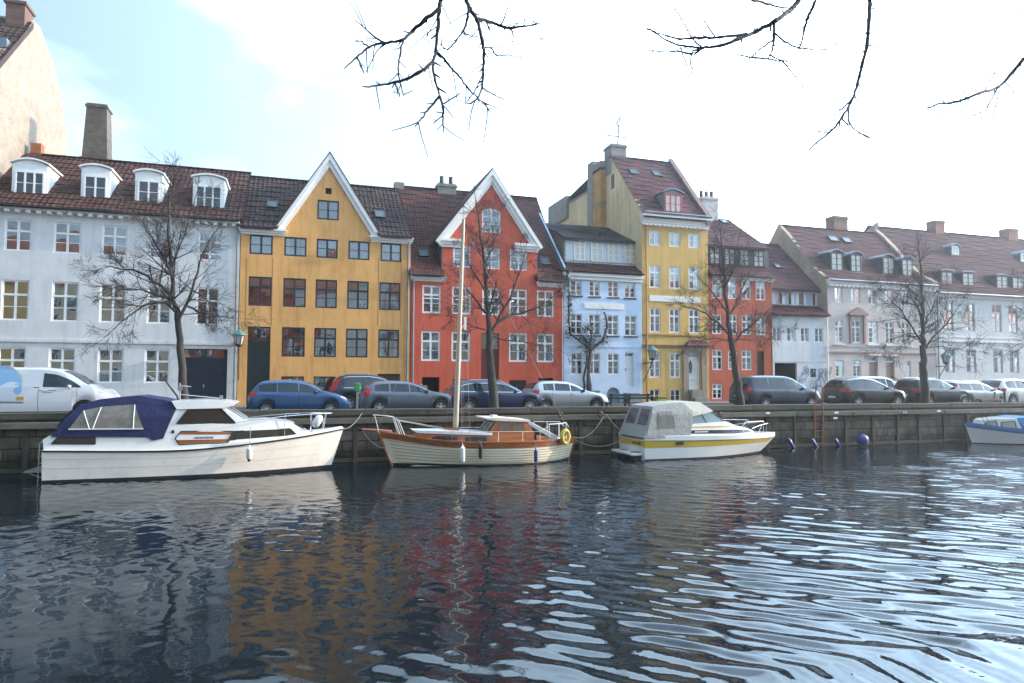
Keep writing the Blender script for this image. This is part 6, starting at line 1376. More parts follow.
for k in range(3):
    y0, y1 = lerp(-1, 1, k / 3) + .04, lerp(-1, 1, (k + 1) / 3) - .04; ha, hc = h2(*a) - .06, h2(*c) - .06; m.quad((a[0] - .03, yc + y0 * ha, a[1]), (c[0] - .03, yc + y0 * hc, c[1]), (c[0] - .03, yc + y1 * hc, c[1]), (a[0] - .03, yc + y1 * ha, a[1]))
m.build('windscreen', pm('grey_windscreen', (.30, .31, .32), .1, coat=1), b2, O)
# aft cockpit cover sloping from the wheelhouse roof
m = MB(); A1, A2 = Q2(529, 420.6), Q2(558.5, 436.4)
m.hexa([(A1[0], yc - h2(*A1) - .02, A1[1]), (A2[0], yc - h2(*A2) - .25, A2[1]), (A2[0], yc + h2(*A2) + .25, A2[1]), (A1[0], yc + h2(*A1) + .02, A1[1])] + [(A1[0] - .05, yc - h2(*A1) - .02, A1[1] - .14), (A2[0] - .10, yc - h2(*A2) - .25, A2[1] - .20), (A2[0] - .10, yc + h2(*A2) + .25, A2[1] - .20), (A1[0] - .05, yc + h2(*A1) + .02, A1[1] - .14)])
m.build('cockpit_cover', pm('grey_white_tarpaulin', (.50, .51, .52), .8, var=.12, bump=(6, .3)), b2, O, bevel=.03)
prism_y([Q2(536, 446), Q2(536, 435), Q2(556, 438), Q2(562, 445)], yc, lambda x, z: h2(x, z) + .08).build('cockpit_coaming', M['varnish'], b2, O, bevel=.02)
# rig
mb_ = at(455.5, 432, yc); mt = at(463.6, 219, yc); m = MB().tube([mb_, mb_.lerp(mt, .25), mb_.lerp(mt, .6), mt], [.105, .10, .085, .06], 10); mast = m.build('mast', M['spar'], b2, O, smooth=True)
MB().tube([mt + Vector((.02, 0, -.1)), at(463.8, 194, yc)], .008, 5).build('whip_aerial', M['iron'], mast, O)
m = MB(); x, z = Q2(448, 429.2); m.box(min(x, Q2(463, 429)[0]), max(x, Q2(463, 429)[0]), yc - .2, yc + .2, Q2(455, 432)[1], Q2(455, 429)[1]); m.build('mast_step', M['varnish'], b2, O)
m = MB()
def stay(a, b_, r=.006): m.tube([a, b_], r, 4, cap=False)
hd = mb_.lerp(mt, .97); sp_ = mb_.lerp(mt, .55)
for px in (452, 462, 470): stay(hd if px != 462 else sp_, at(px, 443, YN + .06)); q = at(px, 442, yc); stay(hd if px != 462 else sp_, Vector((q.x, yc + B2 / 2 - .06, q.z + .2)))
stay(hd, at(377, 430, yc)); stay(hd, at(572, 437, yc), .005)
m.build('standing_rigging', pm('wire_rope', (.20, .19, .18), .5, .5), b2, O)
m = MB(); m.box(at(465.2, 330, yc).x - .05, at(465.2, 330, yc).x + .05, yc - .03, yc + .03, at(465, 330, yc).z, at(465, 317, yc).z); m.tube([mb_.lerp(mt, .47), at(465, 324, yc)], .02, 5); m.build('radar_reflector', M['gelw'], b2, O)
def y2(px, py, sd_): q = at(px, py, yc - .8); t = min(1, max(0, (q.x - sx_) / (bx - sx_))); return Vector((q.x, yc + sd_ * max(.03, B2 / 2 * H2.plan(t) - .07), q.z))
m = MB()
for sd_ in (-1, 1):
    tp = [y2(377, 416, sd_), y2(386, 416.8, sd_), y2(396, 418, sd_), y2(401, 421.5, sd_)]; m.tube(tp, .015, 6)
    for i, px in ((0, 381), (2, 402), (3, 406.5)): q = y2(px, 434, sd_); q.z = sh2(q.x) + .06; m.tube([tp[i], q], .013, 6)
m.tube([y2(377, 416, -1), y2(375.5, 416.5, -1), y2(375.5, 416.5, 1), y2(377, 416, 1)], .015, 6); m.build('pulpit', M['gelw'], b2, O, smooth=True)
m = MB()
for sd_ in (-1, 1):
    tp = [y2(548, 424, sd_), y2(560, 424, sd_), y2(570, 423.4, sd_), y2(574, 428, sd_)]; m.tube(tp, .015, 6)
    for i, px in ((0, 549), (1, 560), (2, 570)): q = y2(px, 438, sd_); q.z = sh2(q.x) + .05; m.tube([tp[i], q], .013, 6)
    L_ = [y2(496, 431, sd_), y2(520, 431, sd_), y2(538, 431, sd_), y2(548, 426, sd_)]; m.tube(L_, .007, 4)
    for p in L_[:3]: q = p.copy(); q.z = sh2(q.x) + .05; m.tube([p, q], .010, 5)
    m.tube([y2(401, 421.5, sd_), y2(452, 431, sd_), y2(496, 431, sd_)], .006, 4)
m.build('stern_rail', M['gelw'], b2, O, smooth=True)
q = at(565.3, 437, YN + .35); t = thing('lifebuoy', 'yellow horseshoe lifebuoy hung on the stern rail of the wooden sailing boat', 'lifebuoy', (q.x, q.y, q.z - .3)); m = MB(); R_, r_ = .205, .085
pts = [(q.x + R_ * .82 * math.cos(a), q.y + .06 * math.cos(a), q.z + R_ * 1.25 * math.sin(a)) for a in [2 * PI * i / 28 for i in range(29)]]; m.tube(pts, r_, 10); m.build('ring', pm('yellow_buoy_cover', (.52, .40, .06), .65, var=.15), t, t.location, smooth=True)
m = MB()
for i in (3, 10, 17, 24): p = Vector(pts[i]); m.tube([p + (p - q) * -.02, p + (p - q) * .02 + Vector((0, .001, .01))], r_ + .008, 10)
m.build('band', pm('faded_yellow_tape', (.42, .33, .06), .6), t, t.location)
fz2 = sh2(9)
fender('white flat fender amidships on the wooden sailing boat', 'fender', 462.5, 446, 463, YN - .08, .10, M['gelw'], 'boat fenders', fz2 + .1)
fender('black fender on the wooden sailing boat under the cabin windows', 'fender', 480.6, 444, 459, YN - .06, .07, M['plastic'], 'boat fenders', fz2 + .1)
fender('blue fender on the wooden sailing boat under the wheelhouse', 'fender', 535.8, 449, 462.5, YN - .06, .075, pm('royal_blue_vinyl', (.016, .042, .19), .45, coat=.3), 'boat fenders', fz2 + .1)

# ---------------------------------------------------------------- 3: yellow-striped motor cruiser
yc, B3 = 26.35, 2.5; YN = yc - B3 / 2
P3 = lambda a, b, Y=None: (lambda q: (q.x, q.z))(at(a, b, Y or YN))
s0 = P3(645.5, 440.5); bo = P3(774.5, 436.2, yc); wb = P3(754.5, 453.5, yc)[0] - .2
sh3 = smooth_tab([(s0[0], s0[1]), (P3(690, 440.2)[0], P3(690, 440.2)[1]), (P3(730, 438.8, YN + .2)[0], P3(730, 438.8, YN + .2)[1]), bo])
def plan3(t): return (.93 + .07 * min(1, t / .3)) if t < .4 else max(.02, 1 - ((t - .4) / .6) ** 2.5)
H3 = Hull(s0[0], s0[0] + .05, bo[0], wb, yc, B3, lambda t: sh3(lerp(s0[0], bo[0], t)), plan3, lambda t: .93 - .55 * max(0, (t - .45) / .55) ** 1.2)
b3 = thing('motor_cruiser', 'white motor cruiser with a yellow hull stripe and grey canvas cockpit tent', 'boat', (lerp(s0[0], bo[0], .5), yc, 0)); O = b3.location
H3.mesh().build('hull', M['gelw'], b3, O, smooth=True)
H3.strip(0, 1, lambda t: -.2, lambda t: .05 + .05 * t, .004).build('waterline_stripe', M['antifoul'], b3, O, smooth=True)
yel = pm('yellow_stripe_paint', (.60, .40, .045), .35, coat=.3, var=.06)
H3.strip(0, .97, lambda t: H3.sheer(t) - lerp(.33, .20, t), lambda t: H3.sheer(t) - .025, .005).build('yellow_stripe', yel, b3, O, smooth=True)
H3.strip(0, 1, lambda t: H3.sheer(t) - .03, lambda t: H3.sheer(t) - .002, .02).build('rubbing_strake', pm('brown_rub_strip', (.10, .075, .05), .5), b3, O)
H3.rim(-.02, .19, .03, .12).build('gunwale', M['gelw'], b3, O, bevel=.03)
m = MB()
for k in range(2): z0 = (s0[1] - .26, s0[1] - .02)
tx0 = s0[0] - .012
MB().poly([(yc - B3 / 2 * .92, s0[1] - .27), (yc + B3 / 2 * .92, s0[1] - .27), (yc + B3 / 2 * .93, s0[1] - .03), (yc - B3 / 2 * .93, s0[1] - .03)], lambda u, v: (tx0 + .008, u, v)).build('transom_stripe', yel, b3, O)
m = MB()                                       # worn hand-painted name, no longer legible
r_ = random.Random(4); y = yc - .85
for k in range(7):
    pts = [(tx0 - .004, y + .08 * i / 5, s0[1] - .16 + (.10 if k == 0 else .05) * math.sin(i * 1.4 + k)) for i in range(6)]; m.tube(pts, .012, 4); y += .11
m.build('transom_lettering', pm('brown_lettering', (.10, .07, .04), .6), b3, O)
m = MB().box(s0[0] - .48, s0[0] + .02, yc - .95, yc + .95, .18, .30); m.build('swim_platform', M['gelw'], b3, O, bevel=.04)
m = MB().box(s0[0] - .35, s0[0] + .02, yc - .85, yc - .45, -.15, .32).box(s0[0] - .35, s0[0] + .02, yc + .15, yc + .6, -.1, .3); m.build('outdrive', M['plastic'], b3, O, bevel=.04)
h3 = lambda x, z: max(.12, (B3 / 2 - .16) * H3.plan(H3.tx(x)) - .22 * max(0, z - sh3(x)))
Q3 = lambda a, b: (lambda q: (q.x, q.z))(at(a, b, YN + .22))
cab = [Q3(684, 437), Q3(684.5, 424.8), Q3(728, 421.6), Q3(738, 425.8), Q3(748, 427.6), Q3(757, 431.2), Q3(762, 436), Q3(720, 438.5)]
prism_y(cab, yc, h3).build('fore_cabin', M['gelw'], b3, O, bevel=.03)
strip_y([Q3(684.8, 433.6), Q3(684.8, 430.4), Q3(734, 429.8), Q3(752, 430.2), Q3(756, 432.6), Q3(734, 433.5)], yc, h3, .008).build('side_window', M['carglass'], b3, O)
strip_y([Q3(690, 428.2), Q3(690, 426.8), Q3(722, 425.8), Q3(736, 426.6), Q3(722, 427.6)], yc, h3, .008).build('cabin_stripe', yel, b3, O)
m = MB(); x, z = Q3(695, 432); x1 = Q3(708, 431.6)[0]
while x < x1: w = r_.uniform(.04, .07); m.box(x, x + w, yc - h3(x, z) - .014, yc - h3(x, z) - .008, z - .035, z + .035); x += w + .02
m.build('lettering', M['gelw'], b3, O)
q = at(683, 443.3, YN - .004); MB().box(at(676, 443, YN).x, at(683.8, 443, YN).x, YN - .012, YN + .1, q.z - .05, q.z + .07).build('hull_vent', M['plastic'], b3, O)
h3w = lambda x, z: max(.1, (B3 / 2 - .22) * H3.plan(H3.tx(x)) - .24 * max(0, z - sh3(x)))
wsc = [Q3(689, 425), Q3(689, 417), Q3(705, 414.2), Q3(714, 411.6), Q3(727.5, 422), Q3(705, 424)]
prism_y(wsc, yc, h3w).build('windscreen', pm('green_grey_windscreen', (.10, .13, .125), .06, spec=1, coat=1), b3, O)
m = MB()
for a_, c_ in (((689.5, 417), (713.8, 411.4)), ((713.8, 411.4), (727.5, 421.9)), ((704.5, 414), (709, 423.5))):
    A_, B_ = Q3(*a_), Q3(*c_)
    for s in (-1, 1): m.bar((A_[0], yc + s * (h3w(*A_) + .01), A_[1]), (B_[0], yc + s * (h3w(*B_) + .01), B_[1]), .035)
m.build('screen_frame', M['galv'], b3, O)
hc = lambda x, z: (B3 / 2 - .02) - .16 * max(0, z - 1.0) - .25 * max(0, z - 1.9)
tent = [Q3(648, 438), Q3(654, 420), Q3(658.2, 406.6), Q3(662, 405), Q3(672, 403.4), Q3(684, 402.5), Q3(693, 411), Q3(691.5, 421), Q3(687.5, 437), Q3(666, 438)]
tx_off = Q3(648, 434)[0] - s0[0]
tent = [(x - tx_off * (.9 if i in (0, 1, 2) else .3 if i in (3, 9) else 0), z) for i, (x, z) in enumerate(tent)]
tn = prism_y(tent, yc, hc).build('canvas_tent', M['greycanvas'], b3, O, bevel=.07)
hood = [Q3(683, 404), Q3(690, 401.8), Q3(703, 402.2), Q3(714.5, 411.2), Q3(706, 413.6), Q3(692, 416.8)]
prism_y(hood, yc, lambda x, z: hc(x, z) - .10).build('canvas_hood', pm('cream_canvas', (.60, .56, .48), .85, var=.1, bump=(5, .3)), b3, O, bevel=.06)
strip_y([Q3(655.8, 428.2), Q3(656.4, 411.6), Q3(672.6, 411), Q3(673.4, 427.6)], yc, hc, .012, (-1,)).build('tent_window', M['vinyl'], tn, O)
strip_y([Q3(655.8, 428.2), Q3(656.4, 411.6), Q3(672.6, 411), Q3(673.4, 427.6)], yc, hc, .012, (1,)).build('tent_window', M['vinyl'], tn, O)
zt0, zt1 = tent[1][1] - .12, tent[2][1] - .12
fxn = lambda z: lerp(tent[1][0], tent[2][0], (z - tent[1][1]) / (tent[2][1] - tent[1][1]))
for k in (-1, 1): MB().poly([(yc + k * .12, zt0 - .1), (yc + k * .95, zt0 - .1), (yc + k * .88, zt1), (yc + k * .12, zt1)], lambda u, v: (fxn(v) - .016, u, v)).build('tent_back_window', pm('purple_grey_vinyl', (.10, .095, .11), .15, var=.2, coat=.5), tn, O)
def y3(px, py, sd_): q = at(px, py, yc - .6); t = H3.tx(q.x); return Vector((q.x, yc + sd_ * max(.05, B3 / 2 * H3.plan(t) - .06), q.z))
m = MB()
for sd_ in (-1, 1):
    tp = [y3(737, 424.5, sd_), y3(740, 421.6, sd_), y3(752, 421.3, sd_), y3(764.5, 421.4, sd_)]; m.tube(tp, .015, 6); m.tube([y3(748, 428, sd_), y3(760, 425, sd_), y3(769.5, 424, sd_)], .012, 6)
    for px, dx in ((740, -3), (764.5, .2), (769.5, -1)): a = y3(px, 421.5 if px < 769 else 424, sd_); c = y3(px + dx, 433, sd_); c.z = sh3(c.x) + .2; m.tube([a, c], .013, 6)
    a = y3(762, 425, sd_); c = y3(756, 432, sd_); c.z = sh3(c.x) + .2; m.tube([a, c], .012, 6)
m.tube([y3(769.5, 424, -1), y3(772, 423.6, -1), y3(772, 423.6, 1), y3(769.5, 424, 1)], .013, 6); m.build('bow_rail', M['chrome'], b3, O, smooth=True)

# ---------------------------------------------------------------- 4: small blue and white cabin boat cut by the frame
q = at(965, 424.5, 27.2); ang = math.radians(-12)
b4 = thing('small_cabin_boat', 'small white boat with blue foredeck and blue canvas cover at the right edge', 'boat', (q.x, q.y, 0), ang)
L4, B4 = 6.6, 2.3; zb4, zs4 = q.z, q.z - .42
# local frame: bow at x = 0, stern at x = L4
def plan4(t): return max(.02, 1 - ((t - .45) / .55) ** 2.2) if t > .45 else .9 + .1 * t / .45
H4 = Hull(L4, L4 - .1, 0, .5, 0, B4, lambda t: zs4 + .42 * max(0, (t - .3) / .7) ** 1.7, plan4, lambda t: .8 - .4 * max(0, (t - .4) / .6))
H4.mesh().build('hull', M['gelw'], b4, smooth=True); H4.strip(0, 1, lambda t: -.2, lambda t: .05, .004).build('waterline_stripe', M['antifoul'], b4)
blu = pm('mid_blue_paint', (.05, .17, .40), .4, coat=.2, var=.1); H4.strip(0, 1, lambda t: H4.sheer(t) - .12, lambda t: H4.sheer(t), .02).build('sheer_band', blu, b4); H4.rim(-.01, .14, .02, .08, .5, 1).build('foredeck_coaming', blu, b4); H4.mesh(40, 4).build('foredeck', blu, b4) if False else None
h4 = lambda x, z: max(.1, (B4 / 2 - .16) * H4.plan(1 - x / L4) - .15 * max(0, z - zs4))
cb4 = [(.55, zs4 + .28), (.75, zs4 + .66), (1.0, zs4 + .74), (2.35, zs4 + .80), (2.6, zs4 - .05), (.9, zs4 + .02)]
prism_y(cb4, 0, h4).build('cabin', M['gelw'], b4, bevel=.05)
for a_, c_ in ((.82, 1.36), (1.48, 2.2)):
    pts = [(a_ + .02, zs4 + .24), (a_ + .06, zs4 + .58), (c_ - .04, zs4 + .64), (c_, zs4 + .22)]; o_ = strip_y(pts, 0, h4, .008).build('side_window', pm('cream_curtained_glass', (.40, .38, .30), .15, coat=.8), b4); flat_frame(pts, 0, h4, .01, .04).build('window_frame', M['plastic'], o_)
cv4 = [(2.3, zs4 + .80), (3.2, zs4 + .88), (4.8, zs4 + .72), (6.3, zs4 + .30), (6.3, zs4 - .05), (2.62, zs4 - .05)]
prism_y(cv4, 0, lambda x, z: (B4 / 2 + .03) * H4.plan(1 - x / L4) - .35 * max(0, z - zs4)).build('canvas_cover', pm('sky_blue_canvas', (.05, .19, .43), .8, var=.2, vs=3, bump=(4, .5, .06)), b4, bevel=.08)
m = MB().tube([(.25, -.12, zb4), (.18, -.12, zb4 + .5)], .02, 6).tube([(.75, -.5, zb4 - .05), (.62, -.45, zb4 + .40), (.62, .45, zb4 + .40), (.75, .5, zb4 - .05)], .016, 6).tube([(.95, -.6, zb4 - .05), (.8, -.5, zb4 + .42)], .012, 6); m.build('pulpit', M['iron'], b4)

# ---------------------------------------------------------------- mooring ropes and things floating at the wall
def rope(label, a, b, sag, r=.014, name='mooring_rope'):
    a, b = Vector(a), Vector(b); pts = [a.lerp(b, i / 14) - Vector((0, 0, sag * 4 * (i / 14) * (1 - i / 14))) for i in range(15)]
    m = MB().tube(pts, r, 5); o_ = m.build(name, M['rope'], None, a, loc=a); return tag(o_, label, 'rope', 'mooring ropes')
rope('slack mooring rope from the wooden sailing boat stern to a quay ring', at(574, 437, 26.6), at(604, 416, QY - .12), .35)
rope('low mooring rope between the wooden sailing boat and the motor cruiser', at(574, 439, 26.6), at(626, 437, 26.4), .35)
rope('mooring rope from the motor cruiser stern up to a quay ring', at(627, 434, 26.8), at(606, 414, QY - .12), .12)
rope('mooring rope from the wooden sailing boat bowsprit down past the stem', at(363, 431, 26.6), at(384, 448, 26.3), .15)
rope('bow mooring rope of the navy canopied cruiser to the quay', at(340, 429, 26.6), at(362, 413, QY - .12), .2)
def ball(label, px, py, r): q = at(px, py, QY - r - .12); o_ = MB().lathe([(r * math.sin(PI * i / 14) + .0005, -r * math.cos(PI * i / 14)) for i in range(15)] + [(.05, r + .02), (.05, r + .08)], (0, 0, 0), 'z', 24).build('ball_fender', MATS['royal_blue_vinyl'], None, loc=q, smooth=True); return tag(o_, label, 'fender')
ball('big round blue ball fender hanging low on the quay wall', 862, 439.8, .31)
for px, lab in ((791, 'blue pipe fender on the quay wall nearest the motor cruiser bow'), (814.3, 'blue pipe fender on the quay wall directly under the rusty ladder'), (837.6, 'blue pipe fender on the quay wall between the rusty ladder and the blue ball')):
    a, c = at(px - 3, 438.5, QY - .2), at(px + 3, 448.5, QY - .2); o_ = MB().tube([a, a.lerp(c, .1), a.lerp(c, .9), c], [.05, .09, .09, .05], 12).build('pipe_fender', MATS['royal_blue_vinyl'], None, a, loc=a, smooth=True); tag(o_, lab, 'fender', 'blue pipe fenders on the quay wall')
# ================================================================== parked cars
CG = 'cars parked along the quay'
class Car:
    def __init__(s, name, label, x0, yc, spec, paint, cat='car', group=CG):
        s.sp = spec; s.L, s.W = spec['L'], spec['W']; s.r = spec['wheel'][2]; L_ = s.L
        s.t = thing(name, label, cat, (x0 + L_ / 2, yc, RZ), 0, group); s.x0 = -L_ / 2; s.paint = paint
        xs = np.linspace(0, L_, 240); z = np.interp(xs, [p[0] for p in spec['prof']], [p[1] for p in spec['prof']])
        k = np.exp(-.5 * (np.linspace(-2, 2, 15)) ** 2); k /= k.sum(); zp = np.pad(z, 7, mode='edge'); zs = np.convolve(zp, k, 'valid'); w = np.clip(np.minimum(xs, L_ - xs) / .25, 0, 1); z = zs * w + z * (1 - w)
        s.top = lambda x: float(np.interp(x, xs, z)); s.body()
    def plan(s, x):
        a = s.sp.get('rear_round', .18); b = s.sp.get('front_round', .26)
        return 1 - a * (1 - min(max(x, 0) / .42, 1)) ** 2.4 - b * (1 - min(max(s.L - x, 0) / .85, 1)) ** 2.3
    def belt(s, x): return min(lerp(s.sp['belt'][0], s.sp['belt'][1], x / s.L), s.top(x) - .05)
    def sect(s, x):
        zt = s.top(x); b = s.belt(x); ws = s.W / 2 * s.plan(x); cab = zt - b; q = min(cab / .5, 1); zb = s.sp.get('sill', .22)
        if x < .5: zb += .10 * (1 - x / .5)
        if x > s.L - .6: zb += .04 * (1 - (s.L - x) / .6)
        ra = s.r * 1.14
        for cx in s.sp['wheel'][:2]:
            if abs(x - cx) < ra: zb = max(zb, s.r + math.sqrt(ra * ra - (x - cx) ** 2))
        zb = min(zb, b - .03); wt = ws * .95 - s.sp.get('tumble', .19) * q; k = min(1, cab / .3)
        zz = lambda f: lerp(zb, b, f)
        return [(ws * .93, zb), (ws * .985, zz(.22)), (ws * 1.0, zz(.5)), (ws * .995, zz(.74)), (ws * .965, b), (wt, zt - .075 * k), (wt - .09, zt - .012), (wt * .5, zt + .004), (0, zt + .016)]
    def ys(s, x, z):
        p = s.sect(x)
        for a, b in zip(p[:5], p[1:6]):
            if z <= b[1] or b is p[5]:
                if b[1] - a[1] < 1e-6: continue
                return a[0] + (b[0] - a[0]) * min(max((z - a[1]) / (b[1] - a[1]), 0), 1)
        return p[5][0]
    def ztop_at(s, x, y):
        p = s.sect(x)[5:]
        for a, b in zip(p, p[1:]):
            if abs(y) >= b[0]: return b[1] + (a[1] - b[1]) * (abs(y) - b[0]) / max(1e-6, a[0] - b[0])
        return p[-1][1]
    def part(s, m, name, mat, par=None, **k): return m.build(name, mat, par or s.t, **k)
    def body(s):
        L_ = s.L; xs = sorted(set([0, .012, .03, .06, .1, .15] + [L_ - q for q in (0, .012, .03, .06, .1, .15)] + list(np.linspace(.2, L_ - .2, int(L_ / .055))) + [cx + e * s.r * 1.14 * f for cx in s.sp['wheel'][:2] for e in (-1, 1) for f in (.93, .985, 1.0, 1.005)]))
        m = MB(); rows = [s.sect(x) for x in xs]; n = len(rows[0])
        ring = lambda x, p: [(x + s.x0, -y, z) for y, z in p] + [(x + s.x0, y, z) for y, z in p[-2::-1]]
        R_ = [ring(x, p) for x, p in zip(xs, rows)]; m.grid(lambda i, j: R_[i][j], len(xs), len(R_[0]))
        for e in (0, -1):
            o = len(m.v); m.v += R_[e]; m.f.append(tuple(range(o, o + len(R_[e]))))
        s.bodyo = s.part(m, 'body', s.paint, smooth=True, ang=38)
        # dark wheel wells and floor
        m = MB(); m.box(s.x0 + .25, s.x0 + L_ - .3, -s.W / 2 + .16, s.W / 2 - .16, .24, .55)
        for cx in s.sp['wheel'][:2]: m.lathe([(s.r * 1.13, -s.W / 2 * .93 + .03), (s.r * 1.13, s.W / 2 * .93 - .03)], (cx + s.x0, 0, s.r), 'y', 24)
        s.part(m, 'underbody', M['plastic'])
        # wheels
        wm = rm = None; st, nsp = s.sp.get('rim', ('alloy', 5))
        for cx in s.sp['wheel'][:2]:
            for sd_ in (-1, 1):
                if wm is None:
                    w = .10; r = s.r; t = MB().lathe([(r * .60, -w), (r * .93, -w), (r, -w * .7), (r, w * .7), (r * .93, w), (r * .60, w)], (0, 0, 0), 'y', 28, cap=False).build('wheel', M['rubber'], s.t, smooth=True)
                    g = MB().lathe([(r * .62, -w + .015), (r * .66, -w - .004), (r * .60, -w + .008), (r * .56, -w + .05)], (0, 0, 0), 'y', 28, cap=False); g.lathe([(.05, -w + .012), (r * .17, -w + .012), (r * .17, -w + .06)], (0, 0, 0), 'y', 14)
                    for i in range(nsp):
                        a = 2 * PI * i / nsp + .3; c_, s_ = math.cos(a), math.sin(a); q = r * .12 if nsp < 7 else r * .065
                        for wd in ((-1, 1) if nsp == 5 else (0,)):
                            o1, o2 = (wd * q * .35, wd * q * .9) if wd else (0, 0); g.bar((c_ * r * .1 - s_ * o1, -w + .03, s_ * r * .1 + c_ * o1), (c_ * r * .62 - s_ * o2, -w + .03, s_ * r * .62 + c_ * o2), q * (.75 if wd else 1.3), .03)
                    ro = g.build('rim', M['alloy'], t, smooth=False)
                    bd = MB().lathe([(r * .60, -w + .07), (r * .60, w - .02)], (0, 0, 0), 'y', 20).build('brake_disc', M['iron'], t); wm, rm, dm = t.data, ro.data, bd.data
                else: t = link('wheel', wm, s.t); link('rim', rm, t); link('brake_disc', dm, t)
                t.location = (cx + s.x0, sd_ * (s.W / 2 - .115), s.r); 
                if sd_ == 1: t.rotation_euler = (0, 0, PI)
        s.glazing(); s.trim()
    def side(s, x0, x1, lo, hi, off, sd_, n=14, mrow=4):
        m = MB()
        def P(i, j):
            x = lerp(x0, x1, i / n); l, h_ = lo(x), hi(x); z = lerp(l, max(l + .001, h_), j / mrow); return (x + s.x0, sd_ * (s.ys(x, z) + off), z)
        return m.grid(P, n + 1, mrow + 1)
    def over(s, x0, x1, fr, off, n=10, k=8):
        m = MB()
        def P(i, j):
            x = lerp(x0, x1, i / n); y = lerp(-1, 1, j / k) * (s.sect(x)[5][0] - .02) * fr; z = s.ztop_at(x, y); dz = (s.top(min(x + .02, s.L)) - s.top(max(x - .02, 0))) / .04; q = math.hypot(1, dz); return (x + s.x0 - dz / q * off, y, z + off / q)
        return m.grid(P, n + 1, k + 1)
    def glazing(s):
        sp = s.sp; gx = sp['glass']; cuts = [gx[0]] + sp['pillars'] + [gx[1]]
        for sd_ in (-1, 1):
            for a, b in zip(cuts, cuts[1:]):
                a2, b2 = a + (.03 if a != gx[0] else 0), b - (.03 if b != gx[1] else 0)
                m = s.side(a2, b2, lambda x: s.belt(x) + .035, lambda x: min(s.top(x) - sp.get('roofgap', .115), s.sect(x)[5][1] - .03), .007, sd_, 16)
                s.part(m, 'side_window', M['carglass'], smooth=True)
        s.part(s.over(*sp['screen'], .90, .010), 'windscreen', M['carglass'], smooth=True)
        if 'rear' in sp: s.part(s.over(*sp['rear'], .88, .010), 'rear_window', M['carglass'], smooth=True)
    def blk(s, x, y, z, lx, ly, lz, name, mat, par=None, bev=.03): return s.part(MB().box(x + s.x0 - lx / 2, x + s.x0 + lx / 2, y - ly / 2, y + ly / 2, z - lz / 2, z + lz / 2), name, mat, par, bevel=bev)
    def trim(s):
        sp = s.sp; L_, W_ = s.L, s.W
        z0, z1, ln = sp['tail']
        for sd_ in (-1, 1):
            m = MB(); n = 6
            def P(i, j):   # wraps from the rear face round the corner on to the flank
                z = lerp(z0, z1, j / 4); f = i / n
                x = max(.0, (f - .35) / .65 * ln) if f > .35 else 0
                # the rear end of the body at this height
                xr = next((q * .01 for q in range(0, 60) if s.top(q * .01) > z + .02), .0); x = xr + .002 + x; y = s.ys(x, z)
                if f <= .35: y = y - (.35 - f) / .35 * .24
                return (x + s.x0 - (.012 if f <= .4 else .0), sd_ * (y + (.010 if f > .3 else .004)), z)
            m.grid(P, n + 1, 5); s.part(m, 'tail_lamp', M['redlamp'], smooth=True)
            hz0, hz1, hl = sp['head']
            m = MB()
            def Q(i, j):
                f = i / 6; x = L_ - .03 - hl * f; z = lerp(lerp(hz0, (hz0 + hz1) / 2 + .03, f), min(hz1, s.top(x) - .03), j / 3); xf = next((L_ - q * .01 for q in range(0, 90) if s.top(L_ - q * .01) > z + .015), L_); x = min(x, xf - .01)
                return (x + s.x0, sd_ * (s.ys(x, z) + .008), z)
            m.grid(Q, 7, 4); s.part(m, 'headlight', M['lamp'], smooth=True)
            x = sp['mirror']; s.blk(x, sd_ * (s.ys(x, s.belt(x) + .05) + .09), s.belt(x) + .07, .12, .18, .13, 'door_mirror', s.paint if not sp.get('blackmirror') else M['plastic'], bev=.05)
            for cx in sp['doors']:   # shut lines and handles
                m = s.side(cx - .006, cx + .006, lambda x: .30, lambda x: s.belt(x) + .01, .003, sd_, 2, 6); s.part(m, 'door_seam', M['plastic'])
            for hx in sp['handles']: z = s.belt(hx) - .10; s.blk(hx, sd_ * (s.ys(hx, z) + .012), z, .18, .035, .03, 'door_handle', s.paint, bev=.01)
            m = s.side(s.sp['wheel'][0] + s.r * 1.2, s.sp['wheel'][1] - s.r * 1.2, lambda x: .235, lambda x: .30, .006, sd_, 6, 1); s.part(m, 'sill_trim', M['plastic'])
        zr = s.top(.0); s.blk(-.012, 0, sp.get('platez', .72), .02, .5, .11, 'number_plate', M['plate'], bev=0)
        s.blk(.0, 0, .40, .10, W_ * .72, .20, 'rear_bumper_trim', M['plastic'], bev=.03)
        s.blk(L_ - .03, 0, .42, .08, W_ * .45, .18, 'grille', M['plastic'], bev=.03); s.blk(L_ + .0, 0, .5, .02, .5, .11, 'number_plate', M['plate'], bev=0)
        if sp.get('rails'):
            for sd_ in (-1, 1):
                a, b = sp['rails']; pts = [(lerp(a, b, i / 8) + s.x0, sd_ * (s.sect(lerp(a, b, i / 8))[5][0] - .05), s.top(lerp(a, b, i / 8)) + (.045 if 0 < i < 8 else -.02)) for i in range(9)]; s.part(MB().tube(pts, .018, 6), 'roof_rail', M['galv'], smooth=True)
        if sp.get('chromeline'):
            for sd_ in (-1,): m = s.side(sp['glass'][0], sp['glass'][1], lambda x: s.belt(x) + .01, lambda x: s.belt(x) + .03, .010, sd_, 20, 1); s.part(m, 'window_trim', M['chrome']); m = s.side(sp['glass'][0], sp['glass'][1], lambda x: min(s.top(x) - .115, s.sect(x)[5][1] - .03) , lambda x: min(s.top(x) - .095, s.sect(x)[5][1] - .012), .010, sd_, 20, 1); s.part(m, 'window_trim', M['chrome'])
def paint(name, c, metal=.3, r=.28): return pm(name, c, r, metal, coat=1.)
def sx(s, f): return s * f
